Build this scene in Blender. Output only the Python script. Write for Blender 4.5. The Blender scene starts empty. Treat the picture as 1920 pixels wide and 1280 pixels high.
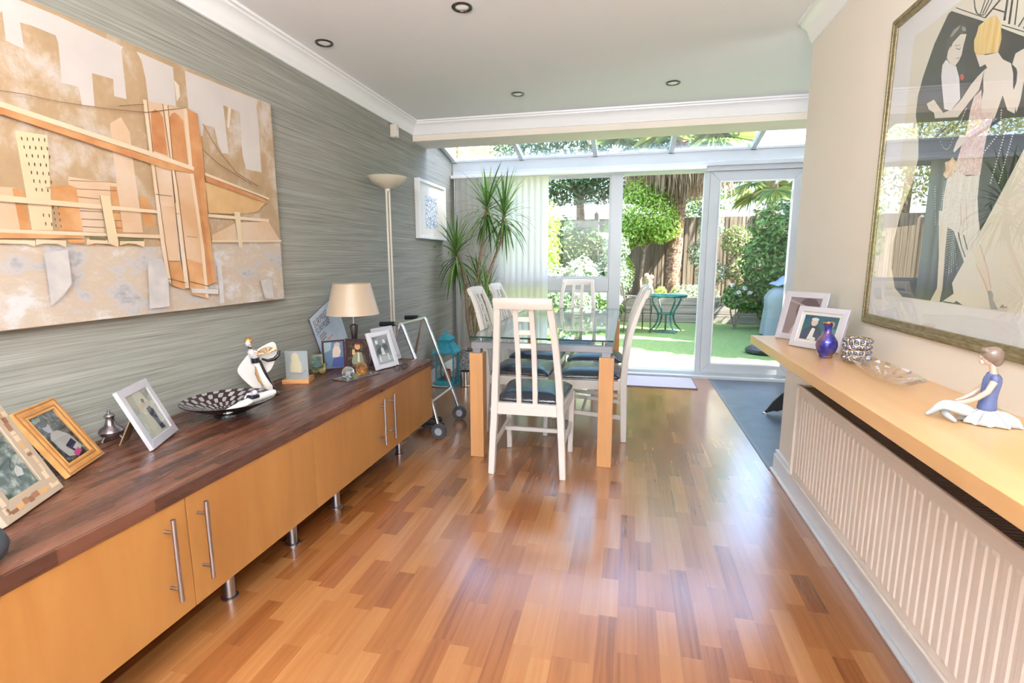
import bpy, bmesh, math, random
from mathutils import Vector, Matrix
PI = math.pi
R = math.radians
scene = bpy.context.scene
C = scene.collection

# ---------------------------------------------------------------- camera
def look_axes(yaw, pitch, roll):
    fwd = Vector((-math.sin(yaw)*math.cos(pitch), math.cos(yaw)*math.cos(pitch), -math.sin(pitch)))
    right = Vector((math.cos(yaw), math.sin(yaw), 0)); up = right.cross(fwd)
    c, s = math.cos(roll), math.sin(roll)
    return c*right+s*up, -s*right+c*up, fwd
cr, cu, cf = look_axes(.2238, .159, -.0026)
cam = bpy.data.objects.new('camera', bpy.data.cameras.new('camera'))
C.objects.link(cam)
m = Matrix((cr, cu, -cf)).transposed().to_4x4(); m.translation = Vector((0, 0, 1.2237))
cam.matrix_world = m
cam.data.sensor_width = 36; cam.data.lens = 956.27/1920*36
cam.data.clip_start = .02; cam.data.clip_end = 300
scene.camera = cam
# ---------------------------------------------------------------- sky, sun, exposure
scene.view_settings.view_transform = 'Standard'; scene.view_settings.look = 'None'
scene.view_settings.exposure = 0.80; scene.view_settings.gamma = 1.0
scene.view_settings.use_curve_mapping = False
w = bpy.data.worlds.new('sky'); scene.world = w; w.use_nodes = True
wn = w.node_tree.nodes; bg = wn['Background']
sky = wn.new('ShaderNodeTexSky'); sky.sky_type = 'NISHITA'; sky.sun_disc = False
sky.sun_elevation = R(52); sky.sun_rotation = R(100); sky.air_density = 1.0; sky.dust_density = 1.5; sky.ozone_density = 1.0
w.node_tree.links.new(sky.outputs[0], bg.inputs[0]); bg.inputs[1].default_value = SKY_STRENGTH = 1.05
sun = bpy.data.objects.new('sun', bpy.data.lights.new('sun', 'SUN')); C.objects.link(sun)
sun.data.energy = 26.0; sun.data.angle = R(.6); sun.data.color = (1, .96, .88)
sun.rotation_euler = Vector((-.62, .14, -.77)).to_track_quat('-Z', 'Y').to_euler()
def area(name, loc, direction, sx, sy, power, color):
    o = bpy.data.objects.new(name, bpy.data.lights.new(name, 'AREA')); C.objects.link(o)
    o.data.shape = 'RECTANGLE'; o.data.size = sx; o.data.size_y = sy; o.data.energy = power; o.data.color = color
    o.location = loc; o.rotation_euler = Vector(direction).to_track_quat('-Z', 'Y').to_euler()
    return o
# fill light added behind the camera, in the unseen rear wall's opening
area('rear_fill', (-.5, -2.72, 1.35), (0, 1, -.05), 2.4, 1.7, 10, (.95, .98, 1))
# area light without a fitting, added behind the camera to brighten the ceiling
area('ceiling_fill', (-.20, -.95, 1.75), (.06, .20, 1), .9, .9, 190, (.93, .96, 1))
area('kitchen_fill', (4.2, 1.6, 1.4), (-1, .1, -.05), 1.6, 1.2, 50, (.95, .98, 1))  # area light added on the unseen kitchen side, no window modelled there

# ---------------------------------------------------------------- helpers
class MB:
    def __init__(s): s.bm = bmesh.new(); s.mi = 0
    def _f(s, vs):
        try: f = s.bm.faces.new(vs); f.material_index = s.mi; return f
        except ValueError: return None
    def hexa(s, p):
        v = [s.bm.verts.new(q) for q in p]
        for i in ((0,3,2,1),(4,5,6,7),(0,1,5,4),(1,2,6,5),(2,3,7,6),(3,0,4,7)): s._f([v[k] for k in i])
        return s
    def box(s, x0, x1, y0, y1, z0, z1):
        x0, x1 = min(x0, x1), max(x0, x1); y0, y1 = min(y0, y1), max(y0, y1); z0, z1 = min(z0, z1), max(z0, z1)
        return s.hexa([(x0,y0,z0),(x1,y0,z0),(x1,y1,z0),(x0,y1,z0),(x0,y0,z1),(x1,y0,z1),(x1,y1,z1),(x0,y1,z1)])
    def bar(s, a, b, w, h, wb=None, hb=None, side=None):
        a, b = Vector(a), Vector(b); d = (b-a).normalized()
        sd = Vector(side) if side else (Vector((0,0,1)).cross(d) if abs(d.z) < .9 else Vector((1,0,0)))
        sd = (sd - d*sd.dot(d)).normalized(); up = d.cross(sd)
        wb = w if wb is None else wb; hb = h if hb is None else hb
        p = [a-sd*w/2-up*h/2, a+sd*w/2-up*h/2, a+sd*w/2+up*h/2, a-sd*w/2+up*h/2,
             b-sd*wb/2-up*hb/2, b+sd*wb/2-up*hb/2, b+sd*wb/2+up*hb/2, b-sd*wb/2+up*hb/2]
        return s.hexa(p)
    def sweep(s, pts, wh, side):
        """rectangular section carried along pts; wh list of (w,h)"""
        side = Vector(side); rings = []
        n = len(pts); pts = [Vector(p) for p in pts]
        for i, p in enumerate(pts):
            d = (pts[min(i+1, n-1)]-pts[max(i-1, 0)]).normalized()
            sd = (side-d*side.dot(d)).normalized(); up = d.cross(sd); w, h = wh[i] if isinstance(wh, list) else wh
            rings.append([s.bm.verts.new(p+sd*a*w/2+up*b*h/2) for a, b in ((-1,-1),(1,-1),(1,1),(-1,1))])
        for a, b in zip(rings, rings[1:]):
            for k in range(4): s._f([a[k], a[(k+1)%4], b[(k+1)%4], b[k]])
        s._f(rings[0][::-1]); s._f(rings[-1]); return s
    def tube(s, pts, r, seg=10, caps=True, closed=False):
        pts = [Vector(p) for p in pts]; n = len(pts); rings = []
        ref = None
        for i, p in enumerate(pts):
            if closed: d = (pts[(i+1)%n]-pts[i-1]).normalized()
            else: d = (pts[min(i+1, n-1)]-pts[max(i-1, 0)]).normalized()
            if ref is None: ref = Vector((0,0,1)) if abs(d.z) < .9 else Vector((1,0,0))
            u = (ref-d*ref.dot(d)).normalized(); v = d.cross(u); ref = u
            rr = r[i] if isinstance(r, (list, tuple)) else r
            rings.append([s.bm.verts.new(p+(u*math.cos(t)+v*math.sin(t))*rr) for t in [2*PI*k/seg for k in range(seg)]])
        pr = list(zip(rings, rings[1:]))
        if closed: pr.append((rings[-1], rings[0]))
        for a, b in pr:
            for k in range(seg): s._f([a[k], a[(k+1)%seg], b[(k+1)%seg], b[k]])
        if caps and not closed: s._f(rings[0][::-1]); s._f(rings[-1])
        return s
    def lathe(s, prof, c=(0,0,0), seg=28, sx=1, sy=1, M=None):
        c = Vector(c); rings = []
        for r, z in prof:
            if r <= 1e-6: q = Vector((0,0,z)); rings.append([s.bm.verts.new(c+(M@q if M else q))])
            else:
                ring = []
                for k in range(seg):
                    t = 2*PI*k/seg; q = Vector((r*math.cos(t)*sx, r*math.sin(t)*sy, z)); ring.append(s.bm.verts.new(c+(M@q if M else q)))
                rings.append(ring)
        for a, b in zip(rings, rings[1:]):
            if len(a) == 1 and len(b) == 1: continue
            for k in range(seg):
                k2 = (k+1) % seg
                if len(a) == 1: s._f([a[0], b[k2], b[k]])
                elif len(b) == 1: s._f([a[k], a[k2], b[0]])
                else: s._f([a[k], a[k2], b[k2], b[k]])
        return s
    def ball(s, c, r, seg=16, sx=1, sy=1, sz=1, M=None):
        n = max(6, seg//2)
        return s.lathe([(r*math.sin(PI*i/n), -r*sz*math.cos(PI*i/n)) for i in range(n+1)], c, seg, sx, sy, M)
    def prism(s, poly, axis, a, b):
        """poly of 2D points extruded along axis from a to b"""
        def P(u, v, t):
            return {'x': (t, u, v), 'y': (u, t, v), 'z': (u, v, t)}[axis]
        lo = [s.bm.verts.new(P(u, v, a)) for u, v in poly]; hi = [s.bm.verts.new(P(u, v, b)) for u, v in poly]
        n = len(poly); f1 = s._f(lo[::-1]); f2 = s._f(hi)
        for k in range(n): s._f([lo[k], lo[(k+1)%n], hi[(k+1)%n], hi[k]])
        if n > 4:
            for f in (f1, f2):
                if f: f.normal_update()
            bmesh.ops.triangulate(s.bm, faces=[f for f in (f1, f2) if f])
        return s
    def poly(s, pts):
        f = s._f([s.bm.verts.new(p) for p in pts])
        if f: f.normal_update()
        if f and len(pts) > 4:
            mi = f.material_index
            for g in bmesh.ops.triangulate(s.bm, faces=[f])['faces']: g.material_index = mi
        return s
    def frame(s, x0, x1, z0, z1, y0, y1, w, w2=None):
        """rectangular picture-like frame in the XZ plane, mitred"""
        w2 = w if w2 is None else w2
        o = [(x0,z0),(x1,z0),(x1,z1),(x0,z1)]; i = [(x0+w,z0+w2),(x1-w,z0+w2),(x1-w,z1-w2),(x0+w,z1-w2)]
        for k in range(4):
            a, b, c_, d = o[k], o[(k+1)%4], i[(k+1)%4], i[k]
            s.hexa([(a[0],y0,a[1]),(b[0],y0,b[1]),(c_[0],y0,c_[1]),(d[0],y0,d[1]),(a[0],y1,a[1]),(b[0],y1,b[1]),(c_[0],y1,c_[1]),(d[0],y1,d[1])])
        return s
    def build(s, name, mats, parent=None, world=False, smooth=40, bevel=0, sub=0, solid=0):
        bm = s.bm
        bmesh.ops.recalc_face_normals(bm, faces=bm.faces[:])
        if world and parent:
            mw = Matrix.Identity(4); q = parent
            while q: mw = q.matrix_basis @ mw; q = q.parent
            bm.transform(mw.inverted())
        me = bpy.data.meshes.new(name); bm.to_mesh(me); bm.free()
        for mt in (mats if isinstance(mats, (list, tuple)) else [mats]): me.materials.append(mt)
        if smooth:
            me.polygons.foreach_set('use_smooth', [True]*len(me.polygons)); me.set_sharp_from_angle(angle=R(smooth))
        o = bpy.data.objects.new(name, me); C.objects.link(o)
        if parent: o.parent = parent
        if bevel:
            b = o.modifiers.new('bevel', 'BEVEL'); b.width = bevel; b.segments = 2; b.limit_method = 'ANGLE'; b.angle_limit = R(50)
        if sub:
            b = o.modifiers.new('sub', 'SUBSURF'); b.levels = sub; b.render_levels = sub
        return o
def thing(name, label, cat, loc=(0,0,0), rz=0, group=None):
    o = bpy.data.objects.new(name, None); C.objects.link(o); o.empty_display_size = .05
    o.location = loc; o.rotation_euler = (0, 0, rz); o['label'] = label; o['category'] = cat
    if group: o['group'] = group
    o.matrix_basis = Matrix.Translation(Vector(loc)) @ Matrix.Rotation(rz, 4, 'Z')
    return o
def tag(o, label, cat, group=None, kind=None):
    o['label'] = label; o['category'] = cat
    if group: o['group'] = group
    if kind: o['kind'] = kind
    return o
def struct(o): o['kind'] = 'structure'; return o
def dup(root, loc, rz, label, group=None):
    r = root.copy(); C.objects.link(r); r.location = loc; r.rotation_euler = (0, 0, rz); r['label'] = label
    if group: r['group'] = group
    for ch in list(root.children):
        c = ch.copy(); C.objects.link(c); c.parent = r
        for g in list(ch.children):
            d = g.copy(); C.objects.link(d); d.parent = c
    return r

# ---------------------------------------------------------------- materials
def new_mat(name):
    mt = bpy.data.materials.new(name); mt.use_nodes = True; nt = mt.node_tree
    return mt, nt, nt.nodes['Principled BSDF']
def setp(p, **k):
    for a, v in k.items():
        n = {'rough': 'Roughness', 'metal': 'Metallic', 'spec': 'Specular IOR Level', 'coat': 'Coat Weight', 'trans': 'Transmission Weight', 'ior': 'IOR', 'sss': 'Subsurface Weight', 'emit': 'Emission Strength', 'alpha': 'Alpha', 'sheen': 'Sheen Weight'}[a]
        p.inputs[n].default_value = v
def M_(name, col, **k):
    mt, nt, p = new_mat(name); p.inputs['Base Color'].default_value = (*col, 1); setp(p, **k); return mt
def N(nt, t, **k):
    n = nt.nodes.new(t)
    for a, v in k.items():
        if a in n.inputs: n.inputs[a].default_value = v
        else: setattr(n, a, v)
    return n
def coords(nt, scale=(1,1,1), rot=(0,0,0), out='Object'):
    tc = N(nt, 'ShaderNodeTexCoord'); mp = N(nt, 'ShaderNodeMapping')
    mp.inputs['Scale'].default_value = scale; mp.inputs['Rotation'].default_value = rot
    nt.links.new(tc.outputs[out], mp.inputs[0]); return mp.outputs[0]
def ramp(nt, fac, stops):
    r = N(nt, 'ShaderNodeValToRGB'); cr_ = r.color_ramp
    while len(cr_.elements) > 1: cr_.elements.remove(cr_.elements[-1])
    cr_.elements[0].position = stops[0][0]; cr_.elements[0].color = (*stops[0][1], 1)
    for p, c in stops[1:]:
        e = cr_.elements.new(p); e.color = (*c, 1)
    nt.links.new(fac, r.inputs[0]); return r.outputs[0]
def bump(nt, p, h, strength=.2, dist=.01):
    b = N(nt, 'ShaderNodeBump'); b.inputs['Strength'].default_value = strength; b.inputs['Distance'].default_value = dist
    nt.links.new(h, b.inputs['Height']); nt.links.new(b.outputs[0], p.inputs['Normal'])
def NM(name, stops, scale=(1,1,1), ns=5, detail=4, rough_n=.5, bmp=0, bdist=.01, distort=0, **k):
    """noise coloured material"""
    mt, nt, p = new_mat(name); v = coords(nt, scale)
    n = N(nt, 'ShaderNodeTexNoise', Scale=ns, Detail=detail, Roughness=rough_n, Distortion=distort); nt.links.new(v, n.inputs['Vector'])
    nt.links.new(ramp(nt, n.outputs[0], stops), p.inputs['Base Color'])
    if bmp: bump(nt, p, n.outputs[0], bmp, bdist)
    setp(p, **k); return mt
def math_(nt, op, a, b=None):
    n = N(nt, 'ShaderNodeMath', operation=op)
    for i, q in enumerate((a, b)):
        if q is None: continue
        if isinstance(q, (int, float)): n.inputs[i].default_value = q
        else: nt.links.new(q, n.inputs[i])
    return n.outputs[0]
def planks(name, wid, length, stops, grain=.25, rough=.3, gap=.0012, seam=(.25,.12,.06), coat=0, bmp=.1, seamstr=.6, along='y', spec=.5, gs=34, dist=.7):
    """random-length strips running along y (or x)"""
    mt, nt, p = new_mat(name); tc = N(nt, 'ShaderNodeTexCoord'); sp = N(nt, 'ShaderNodeSeparateXYZ')
    nt.links.new(tc.outputs['Object'], sp.inputs[0])
    X, Y = sp.outputs[0], sp.outputs[1]; Zc = sp.outputs[2]
    if along == 'x': X, Y = Y, X
    xs = math_(nt, 'DIVIDE', X, wid); col = math_(nt, 'FLOOR', xs)
    wn_ = N(nt, 'ShaderNodeTexWhiteNoise', noise_dimensions='1D'); nt.links.new(col, wn_.inputs['W'])
    ys = math_(nt, 'ADD', math_(nt, 'DIVIDE', Y, length), math_(nt, 'MULTIPLY', wn_.outputs['Value'], 17.3))
    # irregular lengths: warp by a slow sine
    ys = math_(nt, 'ADD', ys, math_(nt, 'MULTIPLY', math_(nt, 'SINE', math_(nt, 'MULTIPLY', ys, 2.1)), .28))
    row = math_(nt, 'FLOOR', ys)
    cb = N(nt, 'ShaderNodeCombineXYZ'); nt.links.new(col, cb.inputs[0]); nt.links.new(row, cb.inputs[1])
    w2 = N(nt, 'ShaderNodeTexWhiteNoise', noise_dimensions='2D'); nt.links.new(cb.outputs[0], w2.inputs['Vector'])
    # grain
    off = N(nt, 'ShaderNodeCombineXYZ')
    nt.links.new(math_(nt, 'MULTIPLY', X, gs), off.inputs[0])
    nt.links.new(math_(nt, 'ADD', math_(nt, 'MULTIPLY', Y, 2.0), math_(nt, 'MULTIPLY', w2.outputs['Value'], 40)), off.inputs[1])
    nt.links.new(math_(nt, 'ADD', math_(nt, 'MULTIPLY', Zc, 42), math_(nt, 'MULTIPLY', w2.outputs['Value'], 13)), off.inputs[2])
    g = N(nt, 'ShaderNodeTexNoise', Scale=1.0, Detail=5, Roughness=.6, Distortion=dist); nt.links.new(off.outputs[0], g.inputs['Vector'])
    fac = math_(nt, 'ADD', math_(nt, 'MULTIPLY', w2.outputs['Value'], 1-grain), math_(nt, 'MULTIPLY', math_(nt, 'SUBTRACT', math_(nt, 'MULTIPLY', g.outputs[0], 2.4), .7), grain))
    colr = ramp(nt, fac, stops)
    fx = math_(nt, 'ABSOLUTE', math_(nt, 'SUBTRACT', math_(nt, 'FRACT', xs), .5)); fy = math_(nt, 'ABSOLUTE', math_(nt, 'SUBTRACT', math_(nt, 'FRACT', ys), .5))
    sx = math_(nt, 'GREATER_THAN', fx, .5-gap/wid); sy = math_(nt, 'GREATER_THAN', fy, .5-gap/length)
    sm = math_(nt, 'MULTIPLY', math_(nt, 'MAXIMUM', sx, sy), seamstr)
    mx = N(nt, 'ShaderNodeMix', data_type='RGBA'); nt.links.new(sm, mx.inputs[0]); nt.links.new(colr, mx.inputs[6]); mx.inputs[7].default_value = (*seam, 1)
    nt.links.new(mx.outputs[2], p.inputs['Base Color'])
    setp(p, rough=rough, coat=coat, spec=spec)
    rr = math_(nt, 'ADD', math_(nt, 'MULTIPLY', g.outputs[0], .12), rough-.05); nt.links.new(rr, p.inputs['Roughness'])
    bump(nt, p, math_(nt, 'SUBTRACT', math_(nt, 'MULTIPLY', g.outputs[0], .25), sm), bmp, .0015)
    return mt
def glass(name, tint=(1,1,1), rough=0, ior=1.45, gl=1.0):
    mt = bpy.data.materials.new(name); mt.use_nodes = True; nt = mt.node_tree; nt.nodes.clear()
    out = N(nt, 'ShaderNodeOutputMaterial'); mix = N(nt, 'ShaderNodeMixShader'); t = N(nt, 'ShaderNodeBsdfTransparent'); g = N(nt, 'ShaderNodeBsdfGlossy')
    t.inputs[0].default_value = (*tint, 1); g.inputs['Roughness'].default_value = rough; g.inputs['Color'].default_value = (gl, gl, gl, 1)
    fr = N(nt, 'ShaderNodeFresnel'); geo = N(nt, 'ShaderNodeNewGeometry')
    # same reflectance from either side of the thin pane
    mi_ = N(nt, 'ShaderNodeMix', data_type='FLOAT'); mi_.inputs[2].default_value = ior; mi_.inputs[3].default_value = 1/ior
    nt.links.new(geo.outputs['Backfacing'], mi_.inputs[0]); nt.links.new(mi_.outputs[0], fr.inputs['IOR'])
    nt.links.new(fr.outputs[0], mix.inputs[0]); nt.links.new(t.outputs[0], mix.inputs[1]); nt.links.new(g.outputs[0], mix.inputs[2]); nt.links.new(mix.outputs[0], out.inputs[0])
    return mt
def leafmat(name, stops, trans=.35, rough=.45):
    mt, nt, p = new_mat(name); geo = N(nt, 'ShaderNodeNewGeometry')
    col = ramp(nt, geo.outputs['Random Per Island'], stops); nt.links.new(col, p.inputs['Base Color']); setp(p, rough=rough, spec=.4)
    tr = N(nt, 'ShaderNodeBsdfTranslucent'); nt.links.new(col, tr.inputs[0]); mix = N(nt, 'ShaderNodeMixShader'); mix.inputs[0].default_value = trans
    nt.links.new(p.outputs[0], mix.inputs[1]); nt.links.new(tr.outputs[0], mix.inputs[2]); nt.links.new(mix.outputs[0], nt.nodes['Material Output'].inputs[0])
    return mt
M = {}
# grasscloth wallpaper: long horizontal threads with broken darker ones, faint panel seams
mt, nt, p = new_mat('grasscloth')
v1 = coords(nt, (1, 1.3, 150)); n1 = N(nt, 'ShaderNodeTexNoise', Scale=1.0, Detail=5, Roughness=.65, Distortion=.5); nt.links.new(v1, n1.inputs['Vector'])
v2 = coords(nt, (1, 4, 480)); n2 = N(nt, 'ShaderNodeTexNoise', Scale=1.0, Detail=3, Roughness=.6); nt.links.new(v2, n2.inputs['Vector'])
v3 = coords(nt, (1, .9, 60)); n3 = N(nt, 'ShaderNodeTexNoise', Scale=1.0, Detail=3, Roughness=.6); nt.links.new(v3, n3.inputs['Vector'])
f = math_(nt, 'ADD', math_(nt, 'ADD', math_(nt, 'MULTIPLY', n1.outputs[0], .5), math_(nt, 'MULTIPLY', n2.outputs[0], .3)), math_(nt, 'MULTIPLY', n3.outputs[0], .2))
nt.links.new(ramp(nt, f, [(.34, (.14,.135,.112)), (.43, (.235,.232,.20)), (.52, (.31,.308,.272)), (.63, (.41,.405,.365))]), p.inputs['Base Color'])
bump(nt, p, f, .35, .002); setp(p, rough=.75, spec=.25); M['wallpaper'] = mt
M['cream_wall'] = NM('cream_wall_paint', [(.3, (.80,.73,.635)), (.7, (.82,.75,.655))], ns=3, rough=.7, spec=.2)
M['white_ceiling'] = M_('ceiling_paint', (.83,.84,.85), rough=.9, spec=.1)
M['white_gloss'] = M_('white_gloss_paint', (.86,.86,.86), rough=.35)
M['upvc'] = M_('white_upvc', (.56,.585,.615), rough=.3)
M['floor'] = planks('strip_parquet', .0655, .30, [(0, (.13,.040,.012)), (.2, (.25,.080,.022)), (.5, (.32,.118,.033)), (.78, (.375,.155,.048)), (1, (.43,.20,.072))], grain=.30, gs=55, dist=.35, rough=.22, gap=.0006, seam=(.22,.09,.04), seamstr=.35, coat=1.0, bmp=.03, spec=.6)
M['floor'].node_tree.nodes['Principled BSDF'].inputs['Coat IOR'].default_value = 1.72
M['floor'].node_tree.nodes['Principled BSDF'].inputs['Coat Roughness'].default_value = .20
M['walnut'] = planks('walnut_worktop', .030, .36, [(0, (.05,.020,.013)), (.35, (.088,.034,.021)), (.65, (.135,.052,.031)), (1, (.19,.078,.043))], grain=.16, gs=120, dist=.1, rough=.27, gap=.0004, seam=(.06,.025,.015), seamstr=.3, bmp=.03)
def veneer(name, c1, c2, scale, rough=.35, ns=1.0):
    return NM(name, [(.3, c1), (.7, c2)], scale, ns, 4, .55, 0, distort=.6, rough=rough)
M['maple'] = veneer('maple_veneer_doors', (.335,.142,.036), (.395,.185,.052), (9, 9, 1.1))
M['maple_flat'] = veneer('beech_legs', (.50,.235,.08), (.57,.29,.115), (22, 22, 1.5), .4)
M['shelf'] = veneer('birch_shelf', (.57,.325,.14), (.63,.385,.18), (14, 1.6, 14), .28)
M['slate'] = NM('slate_vinyl', [(.3, (.045,.06,.075)), (.7, (.085,.105,.125))], ns=6, detail=8, rough_n=.65, bmp=.1, rough=.33)
M['steel'] = M_('brushed_steel', (.42,.40,.40), rough=.32, metal=1)
M['chrome'] = M_('chrome', (.75,.75,.78), rough=.12, metal=1)
M['alu'] = M_('grey_powder_metal', (.24,.235,.245), rough=.42, metal=.3)
M['white_lacquer'] = M_('ivory_lacquer', (.71,.65,.59), rough=.32)
M['leather'] = NM('black_leather', [(.3, (.014,.018,.032)), (.7, (.022,.028,.046))], ns=160, detail=2, bmp=.12, bdist=.001, rough=.26, spec=1.0)
M['pane'] = glass('window_glass', (.97,.98,.98), ior=1.33); M['picglass'] = glass('picture_glass', (1,1,1), ior=1.5)
M['tableglass'] = glass('table_glass', (.86,.94,.92), ior=1.5, gl=.9); M['glassedge'] = M_('green_glass_edge', (.006,.05,.05), rough=.12)
M['black'] = M_('black_plastic', (.012,.012,.014), rough=.4); M['white'] = M_('white_plastic', (.8,.8,.8), rough=.4)
M['cream_plastic'] = M_('cream_plastic', (.70,.64,.55), rough=.45)
M['silver'] = M_('silver_frame', (.70,.68,.74), rough=.28, metal=.35); M['grey'] = M_('grey_frame', (.58,.55,.55), rough=.3, metal=.2)
M['back'] = M_('frame_back', (.10,.07,.05), rough=.8)
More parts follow.
